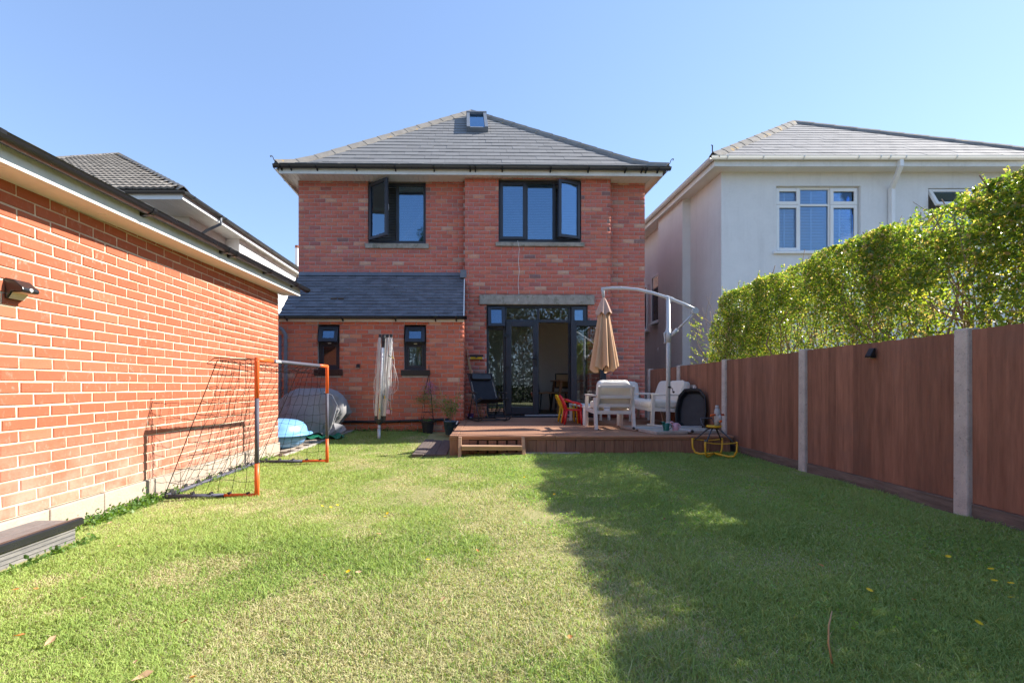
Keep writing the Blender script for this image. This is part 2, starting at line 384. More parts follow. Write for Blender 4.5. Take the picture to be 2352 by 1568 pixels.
M['cane'] = mat_plain('cane', (0.50, 0.33, 0.17), 0.7, 0.3, 0.15, 10)
M['iron'] = mat_plain('iron', (0.035, 0.025, 0.022), 0.6, 0.4, 0.2, 20)
M['sling'] = mat_plain('sling', (0.016, 0.018, 0.024), 0.7, 0.3, 0.08, 10, 0.2, 200)
M['sled'] = mat_plain('sled', (0.020, 0.022, 0.027), 0.5, 0.4, 0.15, 9)
M['wood_room'] = mat_wood('wood_room', (0.36, 0.19, 0.085), (0.26, 0.13, 0.06), (8, 8, 1), 3, 0.5, 0.1, 0.05)
M['wood_dark'] = mat_plain('wood_dark', (0.03, 0.026, 0.026), 0.5, 0.4, 0.1, 6)
M['room_wall'] = mat_plain('room_wall', (0.74, 0.68, 0.60), 0.95, 0.1, 0.03, 2)
M['room_floor'] = mat_plain('room_floor', (0.12, 0.085, 0.06), 0.5, 0.4, 0.1, 4)
M['stem'] = mat_plain('stem', (0.30, 0.215, 0.14), 0.85, 0.2, 0.2, 20, 0.3, 90)
M['bark'] = mat_plain('bark', (0.13, 0.095, 0.07), 0.9, 0.2, 0.25, 9, 0.6, 50)
M['lamp_lens'] = mat_plain('lamp_lens', (0.60, 0.55, 0.42), 0.3, 0.5, 0.05, 30)
M['bottle'] = mat_plain('bottle', (0.66, 0.74, 0.78), 0.35, 0.4, 0.03, 6)
M['leaf_hedge'] = mat_leaf('leaf_hedge', [(0, (0.075, 0.14, 0.045)), (0.3, (0.13, 0.205, 0.05)), (0.6, (0.22, 0.28, 0.055)), (0.82, (0.34, 0.36, 0.075)), (0.88, (0.42, 0.31, 0.19)), (1, (0.52, 0.40, 0.29))], 0.5, 0.28)
M['leaf_tree'] = mat_leaf('leaf_tree', [(0, (0.02, 0.035, 0.012)), (0.6, (0.035, 0.055, 0.015)), (1, (0.06, 0.08, 0.02))], 0.3, 0.6)
M['leaf_plant'] = mat_leaf('leaf_plant', [(0, (0.07, 0.14, 0.04)), (0.6, (0.12, 0.22, 0.06)), (1, (0.19, 0.28, 0.09))], 0.4, 0.45)
M['leaf_clover'] = mat_leaf('leaf_clover', [(0, (0.16, 0.32, 0.09)), (1, (0.26, 0.44, 0.13))], 0.35, 0.5)
M['petal'] = mat_leaf('petal', [(0, (0.32, 0.12, 0.42)), (1, (0.45, 0.22, 0.5))], 0.3, 0.6)
for k_, c_ in (('tan', (0.62, 0.42, 0.27)), ('orange', (0.52, 0.23, 0.08)), ('brown', (0.26, 0.12, 0.06))): M['leaf_' + k_] = mat_leaf('leaf_' + k_, [(0, c_), (1, c_)], 0.2, 0.6)
M['flower_yellow'] = mat_leaf('flower_yellow', [(0, (0.75, 0.5, 0.01)), (1, (0.8, 0.58, 0.02))], 0.2, 0.6)
def mat_grass():
    m, nt, out = _mat('grass')
    a = N(nt, 'ShaderNodeAttribute', attribute_name='dry').outputs['Fac']
    b = N(nt, 'ShaderNodeAttribute', attribute_name='rnd').outputs['Fac']
    g = ramp(nt, [(0, (0.16, 0.275, 0.055)), (0.5, (0.33, 0.45, 0.11)), (1, (0.47, 0.55, 0.18))]); nt.links.new(b, g.inputs[0])
    d = ramp(nt, [(0, (0.56, 0.48, 0.28)), (1, (0.74, 0.65, 0.43))]); nt.links.new(b, d.inputs[0])
    c = mixc(nt, a, g.outputs[0], d.outputs[0])
    # blades are soft and curled: shade them closer to the way the sward faces
    ge = N(nt, 'ShaderNodeNewGeometry'); vm = N(nt, 'ShaderNodeVectorMath', operation='ADD'); nt.links.new(ge.outputs['Normal'], vm.inputs[0]); vm.inputs[1].default_value = (0, 0, 1.3)
    vn = N(nt, 'ShaderNodeVectorMath', operation='NORMALIZE'); nt.links.new(vm.outputs[0], vn.inputs[0])
    p = N(nt, 'ShaderNodeBsdfPrincipled'); nt.links.new(c, p.inputs['Base Color']); p.inputs['Roughness'].default_value = 0.5
    p.inputs['Specular IOR Level'].default_value = 0.3; nt.links.new(vn.outputs[0], p.inputs['Normal'])
    t = N(nt, 'ShaderNodeBsdfTranslucent'); nt.links.new(mixc(nt, 1.0, c, (1.6, 1.6, 1.0), 'MULTIPLY'), t.inputs['Color'])
    ms = N(nt, 'ShaderNodeMixShader'); ms.inputs[0].default_value = 0.3
    nt.links.new(p.outputs[0], ms.inputs[1]); nt.links.new(t.outputs[0], ms.inputs[2]); nt.links.new(ms.outputs[0], out.inputs[0])
    return m
M['grass'] = mat_grass()
M['thatch'] = mat_plain('thatch', (0.34, 0.30, 0.15), 0.95, 0.1, 0.15, 5, 0.6, 90, c2=(0.20, 0.22, 0.08))
M['earth'] = mat_plain('earth', (0.14, 0.13, 0.08), 0.95, 0.1, 0.2, 1, 0.3, 20)
# ------------------------------------------------------------------ ground
def ss(a, b, x):
    t = np.clip((np.asarray(x, dtype=float) - a) / (b - a), 0, 1); return t * t * (3 - 2 * t)
def gz(x, y):
    k = ss(-2.0, 0.6, x)
    return 0.01 + 0.12 * k + (1 - k) * 0.14 * ss(6.2, 8.6, y)
def gzf(x, y): return float(gz(x, y))
FA, FB = 3.17, 0.042                        # fence line: x = FA + FB * y
def fx(y): return FA + FB * y
_grids = {}
def vnoise(x, y, freq, seed):
    if seed not in _grids: _grids[seed] = np.random.default_rng(seed).random((256, 256))
    g = _grids[seed]; X = x * freq + 40; Y = y * freq + 40
    i = np.floor(X).astype(int); j = np.floor(Y).astype(int); u = X - i; v = Y - j
    u = u * u * (3 - 2 * u); v = v * v * (3 - 2 * v); i %= 255; j %= 255
    return (g[i, j] * (1 - u) + g[i + 1, j] * u) * (1 - v) + (g[i, j + 1] * (1 - u) + g[i + 1, j + 1] * u) * v
def fbm(x, y, f, seed): return 0.5 * vnoise(x, y, f, seed) + 0.3 * vnoise(x, y, f * 2.1, seed + 1) + 0.2 * vnoise(x, y, f * 4.3, seed + 2)

g = MB(); g.box(-300, 300, -300, 400, -1.2, -0.16)
tag(g.build('ground', M['earth']), kind='structure')
xs = np.arange(-2.83, 3.62, 0.08); ys = np.arange(-4.0, 8.8, 0.08)
XX, YY = np.meshgrid(xs, ys); ZZ = gz(XX, YY) + 0.012 * (fbm(XX, YY, 2.5, 91) - 0.5)
vv = np.stack([XX.ravel(), YY.ravel(), ZZ.ravel()], 1); nx = len(xs); ny = len(ys)
ii = np.arange(ny - 1)[:, None] * nx + np.arange(nx - 1)[None, :]; ii = ii.ravel()
me = np_mesh('lawn', vv, np.stack([ii, ii + 1, ii + nx + 1, ii + nx], 1), mat=M['thatch'])
tag(link(bpy.data.objects.new('lawn', me)), kind='structure')

def patio_edge(y): return np.where(np.asarray(y) < 6.9, -2.62 + 0.16 * (np.asarray(y) - 6.4), -2.54 + 0.20 * (np.asarray(y) - 6.9))
def lawn_ok(x, y):
    ok = (x > -2.775) & (x < 3.12 + FB * y) & (y < 8.62)
    ok &= ~((x > -0.34) & (y > 5.955)); ok &= ~((x > -0.78) & (y > 6.0 + 0.35 * (x + 0.34) * -1 * 0))
    ok &= ~((x < patio_edge(y)) & (y > 6.35)); ok &= ~((x < -2.50) & (y < 2.99))
    return ok
def grass_field(n, y0, y1, p, seed):
    r = np.random.default_rng(seed)
    u = r.random(n); a = 1 - p
    y = (y0 ** a + u * (y1 ** a - y0 ** a)) ** (1 / a)
    x = r.uniform(-2.8, 3.6, n)
    half = 1.25 * y + 0.5
    k = lawn_ok(x, y) & (np.abs(x) < half)
    x = x[k]; y = y[k]; n = len(x)
    z = gz(x, y)
    dry = fbm(x, y, 1.3, 21); shade = ss(0.2, 1.2, x)
    dry2 = fbm(x, y, 5.0, 31)
    dp = np.clip((dry - 0.47) * 4.2, 0, 1) * (1 - 0.8 * shade) + np.clip((dry2 - 0.56) * 3.5, 0, 1) * 0.6 * (1 - 0.7 * shade)
    isdry = (r.random(n) < np.clip(0.14 * (1 - 0.6 * shade) + 0.80 * dp, 0, 0.85)).astype(float)
    tall = fbm(x, y, 2.2, 41)
    h = (0.009 + 0.025 * np.clip((tall - 0.25) * 1.6, 0, 1)) * r.uniform(0.45, 1.35, n) * (1 - 0.4 * isdry)
    h *= np.where(r.random(n) < 0.02, 1.9, 1.0); clump = fbm(x, y, 9.0, 61); h *= 0.7 + 0.6 * clump
    w = (0.0009 + 0.00050 * y) * r.uniform(0.7, 1.3, n)
    ang = r.uniform(0, 2 * np.pi, n); lean = r.uniform(0.2, 1.5, n) * (1 + 0.6 * isdry); la = r.uniform(0, 2 * np.pi, n)
    dx = np.cos(ang) * w; dy = np.sin(ang) * w
    lx = np.cos(la) * h * lean; ly = np.sin(la) * h * lean
    col = np.clip(0.6 * r.random(n) + 0.6 * (fbm(x, y, 0.9, 51)) - 0.10 - 0.05 * shade, 0, 1); dr = isdry * r.uniform(0.5, 1, n)
    near = y < 2.9
    k = near; m = k.sum(); V = np.empty((m, 5, 3)); X, Y, Z, DX, DY, LX, LY, H = (q[k] for q in (x, y, z, dx, dy, lx, ly, h))
    V[:, 0] = np.stack([X - DX, Y - DY, Z - 0.004], 1); V[:, 1] = np.stack([X + DX, Y + DY, Z - 0.004], 1)
    V[:, 2] = np.stack([X - DX * .8 + LX * .35, Y - DY * .8 + LY * .35, Z + H * .62], 1); V[:, 3] = np.stack([X + DX * .8 + LX * .35, Y + DY * .8 + LY * .35, Z + H * .62], 1)
    V[:, 4] = np.stack([X + LX, Y + LY, Z + H], 1); b_ = np.arange(m) * 5
    k2 = ~near; m2 = k2.sum(); W = np.empty((m2, 3, 3)); X, Y, Z, DX, DY, LX, LY, H = (q[k2] for q in (x, y, z, dx, dy, lx, ly, h))
    W[:, 0] = np.stack([X - DX * 1.3, Y - DY * 1.3, Z - 0.004], 1); W[:, 1] = np.stack([X + DX * 1.3, Y + DY * 1.3, Z - 0.004], 1); W[:, 2] = np.stack([X + LX, Y + LY, Z + H], 1)
    c_ = m * 5 + np.arange(m2) * 3
    return (np.concatenate([V.reshape(-1, 3), W.reshape(-1, 3)]), np.stack([b_, b_ + 1, b_ + 3, b_ + 2], 1), np.concatenate([np.stack([b_ + 2, b_ + 3, b_ + 4], 1), np.stack([c_, c_ + 1, c_ + 2], 1)]),
            np.concatenate([np.repeat(dr[k], 5), np.repeat(dr[k2], 3)]), np.concatenate([np.repeat(col[k], 5), np.repeat(col[k2], 3)]))
def lawn_grass():
    A = grass_field(1050000, 1.0, 8.6, 1.15, 3)
    me = np_mesh('grass', A[0], A[1], A[2], M['grass'], {'dry': A[3], 'rnd': A[4]})
    tag(link(bpy.data.objects.new('grass', me)), kind='stuff')
lawn_grass()

# ------------------------------------------------------------------ bricks
def brick_variants(L, H, J, proud, depth, n, seed, c=0.004):
    out = []; r = random.Random(seed)
    a = (L - J) / 2; h = (H - J) / 2
    for k in range(n):
        j = lambda s=0.0022: r.uniform(-s, s)
        f = [(-a + c + j(), -proud + j(.0015), -h + c + j()), (a - c + j(), -proud + j(.0015), -h + c + j()), (a - c + j(), -proud + j(.0015), h - c + j()), (-a + c + j(), -proud + j(.0015), h - c + j())]
        m = [(-a + j(), -proud + c, -h + j()), (a + j(), -proud + c, -h + j()), (a + j(), -proud + c, h + j()), (-a + j(), -proud + c, h + j())]
        b = [(x, depth, z) for x, y, z in m]
        F = [(0, 1, 2, 3)] + [(i + 4, (i + 1) % 4 + 4, (i + 1) % 4, i) for i in range(4)] + [(i + 8, (i + 1) % 4 + 8, (i + 1) % 4 + 4, i + 4) for i in range(4)]
        out.append((np.array(f + m + b), F))
    return out
def rect_sub(rects, o):
    out = []
    for (a, b, c, d) in rects:                 # u0,u1,z0,z1
        if o[1] <= a or o[0] >= b or o[3] <= c or o[2] >= d: out.append((a, b, c, d)); continue
        if a < o[0]: out.append((a, o[0], c, d))
        if b > o[1]: out.append((o[1], b, c, d))
        m0, m1 = max(a, o[0]), min(b, o[1])
        if c < o[2]: out.append((m0, m1, c, o[2]))
        if d > o[3]: out.append((m0, m1, o[3], d))
    return out
def wall_panel(root, O, th, u0, u1, z0, z1, ops, mat, reveal=0.1, name='wall'):
    """mortar face with openings and their reveals"""
    us = sorted({u0, u1, *[min(max(x, u0), u1) for o in ops for x in o[:2]]}); zs = sorted({z0, z1, *[min(max(x, z0), z1) for o in ops for x in o[2:]]})
    mb = MB(); c, s = math.cos(th), math.sin(th)
    P = lambda u, y, z: (O[0] + c * u - s * y, O[1] + s * u + c * y, O[2] + z)
    for i in range(len(us) - 1):
        for j in range(len(zs) - 1):
            um, zm = (us[i] + us[i + 1]) / 2, (zs[j] + zs[j + 1]) / 2
            if any(o[0] < um < o[1] and o[2] < zm < o[3] for o in ops): continue
            mb.add([P(us[i], 0, zs[j]), P(us[i + 1], 0, zs[j]), P(us[i + 1], 0, zs[j + 1]), P(us[i], 0, zs[j + 1])], [(0, 1, 2, 3)])
    for (a, b, e, f) in ops:
        if not reveal: continue
        a2, b2, e2, f2 = max(a, u0), min(b, u1), max(e, z0), min(f, z1)
        for (p, q) in (((a2, e2), (a2, f2)), ((a2, f2), (b2, f2)), ((b2, f2), (b2, e2)), ((b2, e2), (a2, e2))):
            mb.add([P(p[0], 0, p[1]), P(q[0], 0, q[1]), P(q[0], reveal, q[1]), P(p[0], reveal, p[1])], [(0, 1, 2, 3)])
    return mb.build(name, mat, root)
def brick_wall(root, O, th, u0, u1, z0, z1, ops, L, H, J, mats, proud, seed, store, phase=0.0, zphase=0.0, reveal=0.1, score=None):
    w = wall_panel(root, O, th, u0, u1, z0, z1, ops, mats[1], reveal)
    r = random.Random(seed); c, s = math.cos(th), math.sin(th)
    row = math.floor((z0 - zphase) / H)
    z = zphase + row * H
    while z < z1:
        off = phase + (L / 2 if row % 2 else 0) + r.uniform(-.012, .012)
        u = off + math.floor((u0 - off) / L) * L
        while u < u1:
            base = (max(u + J / 2, u0 + .001), min(u + L - J / 2, u1 - .001), max(z + J / 2, z0), min(z + H - J / 2, z1))
            if base[1] - base[0] > .02 and base[3] - base[2] > .015:
                rects = [base]
                for o in ops: rects = rect_sub(rects, (o[0], o[1], o[2], o[3]))
                for q in rects:
                    a, b, d, e = q
                    if b - a < .022 or e - d < .016: continue
                    um, zm = (a + b) / 2, (d + e) / 2
                    loc = Vector((O[0] + c * um, O[1] + s * um, O[2] + zm))
                    sc = ((b - a) / (L - J), 1.0, (e - d) / (H - J))
                    wp = root.matrix_basis @ loc
                    dist = max(0.3, wp.y); X = 1088 + 1066 * wp.x / dist; Y = 885 - 1066 * (wp.z - 1) / dist
                    face = abs((wp.x * s - dist * c) / math.hypot(wp.x, dist)) if True else 1
                    inside = -20 < X < 2372 and -20 < Y < 1590 and wp.y > 0.5
                    sco = (b - a) * (e - d) * face / dist ** 2 * (1 if inside else 1e-4)
                    if score: sco *= score(wp)
                    store.append((sco, w, loc, th, sc, mats[0], (L, H, J, proud, seed % 3)))
            u += L
        z += H; row += 1
    return w
_bv = {}
def place_bricks(store, limit=300):
    store.sort(key=lambda t: -t[0]); rest = {}
    for i, (sco, w, loc, th, sc, mat, key) in enumerate(store):
        if key not in _bv:
            vs = brick_variants(key[0], key[1], key[2], key[3], 0.02, 6, 5)
            ms = []
            for v, F in vs:
                m_ = bpy.data.meshes.new('brick'); m_.from_pydata([tuple(p) for p in v], [], F); ms.append(m_)
            _bv[key] = (vs, ms, {})
        vs, ms, bym = _bv[key]; k = rng.randrange(6)
        if i < limit:
            if (mat.name, k) not in bym:
                me_ = ms[k].copy(); me_.materials.append(mat); bym[(mat.name, k)] = me_
            o = bpy.data.objects.new('brick', bym[(mat.name, k)]); link(o, w)
            o.location = loc; o.rotation_euler = (0, 0, th + rng.uniform(-.002, .002)); o.scale = sc
        else: rest.setdefault((w.name, mat.name, key), []).append((loc, th, sc, k))
    for (wn_, mn, key), L_ in rest.items():
        vs = _bv[key][0]; V = []; F = []; b = 0
        for loc, th, sc, k in L_:
            v, f = vs[k]; v = v * np.array(sc); c, s = math.cos(th), math.sin(th)
            V.append(np.stack([loc.x + c * v[:, 0] - s * v[:, 1], loc.y + s * v[:, 0] + c * v[:, 1], loc.z + v[:, 2]], 1))
            F.append(np.array(f) + b); b += len(v)
        me_ = np_mesh('brick', np.concatenate(V), np.concatenate(F), mat=M[mn])
        o = bpy.data.objects.new('brick', me_); link(o, bpy.data.objects[wn_]); o['kind'] = 'stuff'

# ------------------------------------------------------------------ garage on the left
GX = -2.785
garage = empty('garage', (GX, 6.6, 0), 0, 'single storey garage of clean orange brick with black gutter along the lawn', 'garage')
gst = []
gw = brick_wall(garage, (0, 0, 0), R(90), -9.0, 0, 0.2, 2.36, [], .225, .075, .011, (M['brick_garage'], M['mortar_garage']), .006, 1, gst, phase=0.06, zphase=0.2, reveal=0)
place_bricks(gst)
# far end wall (faces the house) and plinth
MB().add([(0, 0, .2), (-4, 0, .2), (-4, 0, 2.36), (0, 0, 2.36)], [(0, 1, 2, 3)]) if False else None
b = MB(); b.add([(-0.002, 0.001, 0.0), (-4.2, 0.001, 0.0), (-4.2, 0.001, 2.36), (-0.002, 0.001, 2.36)], [(0, 1, 2, 3)]); b.build('end_wall', M['brick_garage'], garage)
b = MB(); b.box(-0.3, 0.012, -9.0, 0.012, -0.15, 0.190)
pl = b.build('plinth', M['mortar_garage'], garage)
for k in range(20):
    y = .022 - k * .45; MB().box(-.1, .022 + rng.uniform(-.002, .002), y - .442, y, -.15, .195 + rng.uniform(-.003, .001)).build('plinth_block', M['plinth'], pl, bevel=.008)
def gez(y): return 2.220 + (y + 3.87) * 0.024        # eave height along the wall (local y)
def gbar(mb, xa, xb, za, zb, ya=-9.0, yb=0.2):
    mb.add([(xa, ya, gez(ya) + za), (xb, ya, gez(ya) + za), (xb, yb, gez(yb) + za), (xa, yb, gez(yb) + za),
            (xa, ya, gez(ya) + zb), (xb, ya, gez(ya) + zb), (xb, yb, gez(yb) + zb), (xa, yb, gez(yb) + zb)],
           [(0, 3, 2, 1), (4, 5, 6, 7), (0, 1, 5, 4), (1, 2, 6, 5), (2, 3, 7, 6), (3, 0, 4, 7)])
    return mb
sof = gbar(MB(), -0.03, 0.222, 0.0, 0.012, yb=0.19).build('soffit', M['soffit'], garage)
for k in range(30):
    y = 0.18 - k * 0.30
    gbar(MB(), 0.002, 0.222, -0.006, -0.0005, y - 0.296, y).build('soffit_board', M['soffit'], sof)
b = MB(); b.tube([(0.11, -3.25, gez(-3.25) - .006), (0.11, -3.25, gez(-3.25) - .011)], .03, 16); b.build('soffit_vent', M['soffit'], garage)
fa = gbar(MB(), 0.223, 0.243, -0.012, 0.125).build('fascia', M['fascia'], garage)
gbar(MB(), 0.2, 0.2228, -0.0125, 0.0, yb=0.185).build('soffit_trim', M['fascia'], garage)
# gutter: half round channel
def half_gutter(mb, path, out, r, n=8, up=Vector((0, 0, 1)), th=.004):
    """open half-round channel along path; out = unit vector pointing away from the wall"""
    vs = []
    for p in path:
        for rr in (r, r - th):
            for k in range(n + 1):
                a = math.pi * k / n
                vs.append(Vector(p) + out * (rr * math.cos(a)) - up * (rr * math.sin(a)))
    w = 2 * (n + 1); fs = []
    for i in range(len(path) - 1):
        for k in range(n):
            fs.append((i * w + k, i * w + k + 1, (i + 1) * w + k + 1, (i + 1) * w + k))
            fs.append((i * w + n + 1 + k + 1, i * w + n + 1 + k, (i + 1) * w + n + 1 + k, (i + 1) * w + n + 2 + k))
        for k0, k1 in ((0, n + 1), (n, 2 * n + 1)):
            fs.append((i * w + k0, i * w + k1, (i + 1) * w + k1, (i + 1) * w + k0))
    for i in (0, len(path) - 1):
        for k in range(n): fs.append((i * w + k, i * w + k + 1, i * w + n + 2 + k, i * w + n + 1 + k))
    mb.add(vs, fs); return mb
gc = 0.243 + 0.058
gp = [(gc, y, gez(y) + 0.112) for y in (-9.0, -4.0, 0.31)]
gut = half_gutter(MB(), gp, Vector((1, 0, 0)), .051).build('gutter', M['black_plastic'], garage, smooth=True)
ec = MB(); half_gutter(ec, [(gc, .30, gez(.3) + .112), (gc, .325, gez(.3) + .112)], Vector((1, 0, 0)), .055, th=.053); ec.build('gutter_end_cap', M['black_plastic'], gut)
for y in (-3.05, -1.95, -1.80, -1.0, -0.15, -4.2, -5.3):
    k = MB(); half_gutter(k, [(gc, y - .018, gez(y) + .112), (gc, y + .018, gez(y) + .112)], Vector((1, 0, 0)), .056)
    k.box(0.2435, gc - .05, y - .018, y + .018, gez(y) + .05, gez(y) + .105)
    k.extrude([(0.2435, y - .018, gez(y) + .05), (gc + .01, y - .018, gez(y) + .062), (gc - .04, y - .018, gez(y) + .10), (0.2435, y - .018, gez(y) + .10)], (0, .036, 0))
    k.build('gutter_bracket', M['black_plastic'], gut)
# roof (seen edge on) with its row of eaves tiles
b = MB(); RP = R(20)
b.add([(0.27, -9, gez(-9) + .128), (0.27, .22, gez(.22) + .128), (-2.0, .22, gez(.22) + .128 + 2.27 * math.tan(RP)), (-2.0, -9, gez(-9) + .128 + 2.27 * math.tan(RP)),
       (-4.3, .22, gez(.22) + .128), (-4.3, -9, gez(-9) + .128)], [(0, 1, 2, 3), (3, 2, 4, 5)])
rf = b.build('roof', M['tile_dark'], garage)
for k in range(30):
    y = .2 - k * .305
    t = MB(); yy = y - .15
    t.extrude([(.285, y - .3, gez(yy) + .132), (.285, y - .22, gez(yy) + .147), (.285, y - .12, gez(yy) + .149), (.285, y - .03, gez(yy) + .134), (.285, y - .03, gez(yy) + .124), (.285, y - .3, gez(yy) + .122)], (-.42, 0, .42 * math.tan(RP)))
    t.build('roof_tile', M['tile_dark'], rf)

# ------------------------------------------------------------------ the brick house
T = 0.0165
HO = Vector((0, 9.6, 0)); cT, sT = math.cos(T), math.sin(T)
house = empty('brick_house', HO, T, 'two storey red brick house with slate hip roof, dark grey windows and open French doors', 'house')
bpy.context.view_layer.update()
def hp(x, y, yl):
    dx, dz = (x - 1088) / 1066, (885 - y) / 1066
    # local y of EYE + t*(dx,1,dz):  -sT*t*dx + cT*(t-9.6) = yl
    t = (yl + cT * HO.y) / (cT - sT * dx)
    wx, wy = t * dx, t - HO.y
    return (cT * wx + sT * wy, 1 + t * dz)
def hrect(xa, xb, ya, yb, yl):
    x0, z1 = hp(xa, ya, yl); x1, z0 = hp(xb, yb, yl)
    return x0, x1, z0, z1
YM, YB, YL = 0.0, -0.2, -0.97               # local y: main wall, bay, lean-to
xL0, xL1 = -3.60, 3.56
bx0 = hp(1067.5, 600, YB)[0]; bx1 = hp(1401.5, 600, YB)[0]
lx0 = -3.62; lx1 = hp(1064.5, 850, YL)[0]
ZS = 5.205                                  # soffit height
wl_ = hrect(845.5, 978, 418.5, 558, YM); wr_ = hrect(1145, 1335, 413.5, 555, YB)
dr_ = hrect(1117.5, 1350, 700, 957.5, YB)
lw1 = hrect(729.5, 780, 747, 848, YL); lw2 = hrect(928, 979, 748, 849.5, YL)
hst = []; HB = (.2265, .0805, .0115)
mh = (M['brick_house'], M['mortar_house']); ml = (M['brick_leanto'], M['mortar_house'])
ZR = hp(880, 631, YM)[1]                    # lean-to roof meets the wall
ZG = 2.20
brick_wall(house, (0, YM, 0), 0, xL0, bx0, ZR - .1, ZS + .02, [(wl_[0], wl_[1], wl_[2] - .02, wl_[3] + .03)], *HB, mh, .009, 2, hst, phase=.02, zphase=.01)
brick_wall(house, (0, YM, 0), 0, bx1, xL1, 0.1, ZS + .02, [], *HB, mh, .009, 3, hst, phase=.05, zphase=.01)
brick_wall(house, (0, YB, 0), 0, bx0, bx1, 0.2, ZS + .02, [(wr_[0], wr_[1], wr_[2] - .02, wr_[3] + .03), (dr_[0], dr_[1], dr_[2] - .02, dr_[3] + .02)], *HB, mh, .009, 4, hst, phase=.11, zphase=.03)
brick_wall(house, (0, YL, 0), 0, lx0, lx1, 0.1, ZG + .03, [(lw1[0], lw1[1], lw1[2], lw1[3] + .02), (lw2[0], lw2[1], lw2[2], lw2[3] + .02)], *HB, ml, .009, 5, hst, phase=.07, zphase=.02)
# returns of the bay and of the lean-to, face +X
brick_wall(house, (bx1, YB, 0), R(90), 0, .2, 0.2, ZS + .02, [], *HB, mh, .009, 6, hst, phase=.0, zphase=.03)
th_l = math.atan2(YB - YL, (bx0 + .002) - lx1)
brick_wall(house, (lx1, YL, 0), th_l, 0, math.hypot(YB - YL, bx0 - lx1), 0.2, 3.1, [], *HB, ml, .009, 7, hst, phase=.05, zphase=.02) if False else None
brick_wall(house, (lx1 + .001, YL + .001, 0), th_l, 0, (YB - YL) - .01, 0.1, ZG + .05, [], *HB, ml, .009, 7, hst, phase=.05, zphase=.02)
place_bricks(hst)
# left and right flank walls, rear (street) wall, left return of the bay
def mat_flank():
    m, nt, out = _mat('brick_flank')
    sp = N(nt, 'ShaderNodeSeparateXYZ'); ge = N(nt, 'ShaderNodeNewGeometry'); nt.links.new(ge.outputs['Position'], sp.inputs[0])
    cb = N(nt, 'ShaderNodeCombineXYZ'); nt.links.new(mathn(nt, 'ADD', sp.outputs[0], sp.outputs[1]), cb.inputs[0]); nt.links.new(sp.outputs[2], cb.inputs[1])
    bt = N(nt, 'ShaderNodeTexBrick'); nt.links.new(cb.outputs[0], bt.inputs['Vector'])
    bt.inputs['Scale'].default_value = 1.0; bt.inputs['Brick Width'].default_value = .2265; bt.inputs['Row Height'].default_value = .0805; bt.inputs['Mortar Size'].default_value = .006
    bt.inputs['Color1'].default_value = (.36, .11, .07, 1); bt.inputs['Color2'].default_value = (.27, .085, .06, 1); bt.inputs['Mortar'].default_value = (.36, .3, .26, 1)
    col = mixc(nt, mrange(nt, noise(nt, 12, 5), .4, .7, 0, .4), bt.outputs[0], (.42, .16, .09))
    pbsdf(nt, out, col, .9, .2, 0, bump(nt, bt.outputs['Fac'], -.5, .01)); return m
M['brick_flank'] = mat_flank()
b = MB()
b.add([(xL0 - .001, 0, 0), (xL0 - .001, 8.6, 0), (xL0 - .001, 8.6, ZS), (xL0 - .001, 0, ZS)], [(0, 1, 2, 3)])
b.add([(xL1 + .001, 0, 0), (xL1 + .001, 8.6, 0), (xL1 + .001, 8.6, ZS), (xL1 + .001, 0, ZS)], [(0, 1, 2, 3)])
b.add([(xL0, 8.6, 0), (xL1, 8.6, 0), (xL1, 8.6, ZS), (xL0, 8.6, ZS)], [(0, 1, 2, 3)])
b.add([(bx0 + .001, YB, 2.0), (bx0 + .001, 0, 2.0), (bx0 + .001, 0, ZS), (bx0 + .001, YB, ZS)], [(0, 1, 2, 3)])
b.add([(lx0, YL, 0), (lx0, 0, 0), (lx0, 0, ZG), (lx0, YL, ZG)], [(0, 1, 2, 3)])
b.add([(lx0, YL, ZG), (lx0, 0, ZG), (lx0, 0, ZR)], [(0, 1, 2)])
b.build('flank_wall', M['brick_flank'], house)

# --- eaves: soffit boards, fascia, gutters
yF = -0.42
xFl, xFr = hp(640.5, 398, yF)[0], hp(1522, 406, yF)[0]
b = MB()
b.box(xFl + .02, xFr - .02, yF + .02, 0.35, ZS + .012, ZS + .02)
b.box(xFl + .02, xL0 + .3, .35, 8.9, ZS + .014, ZS + .022); b.box(xL1 - .3, xFr - .02, .35, 8.9, ZS + .014, ZS + .022)
sof = b.build('soffit', M['soffit'], house)
nb = int((xFr - xFl) / .1)
for k in range(nb):
    x = xFl + .02 + k * .1
    y1 = YB - .012 if bx0 - .05 < x < bx1 - .02 else -.012
    if x + .097 < xL0 or x > xL1: y1 = .2
    MB().box(x, x + .0925, yF + .021, y1, ZS - .008, ZS).build('soffit_board', M['soffit'], sof)
b = MB(); b.box(xFl, xFr, yF - .002, yF + .02, ZS - .045, ZS + .15)
b.box(xFl, xFl + .02, yF + .0205, 8.9, ZS - .045, ZS + .15); b.box(xFr - .02, xFr, yF + .0205, 8.9, ZS - .045, ZS + .15)
b.build('fascia', M['fascia'], house)
gy = yF - .065; gzc = ZS + .095
gxl, gxr = hp(628, 385, gy)[0], hp(1540, 392, gy)[0]
b = MB(); half_gutter(b, [(gxl, gy, gzc), (gxr, gy, gzc)], Vector((0, -1, 0)), .058)
half_gutter(b, [(xFl - .06, gy + .05, gzc - .002), (xFl - .06, 8.8, gzc - .002)], Vector((-1, 0, 0)), .058)
half_gutter(b, [(xFr + .06, gy + .05, gzc - .002), (xFr + .06, 8.8, gzc - .002)], Vector((1, 0, 0)), .058)
gut = b.build('gutter', M['black_plastic'], house, smooth=True)
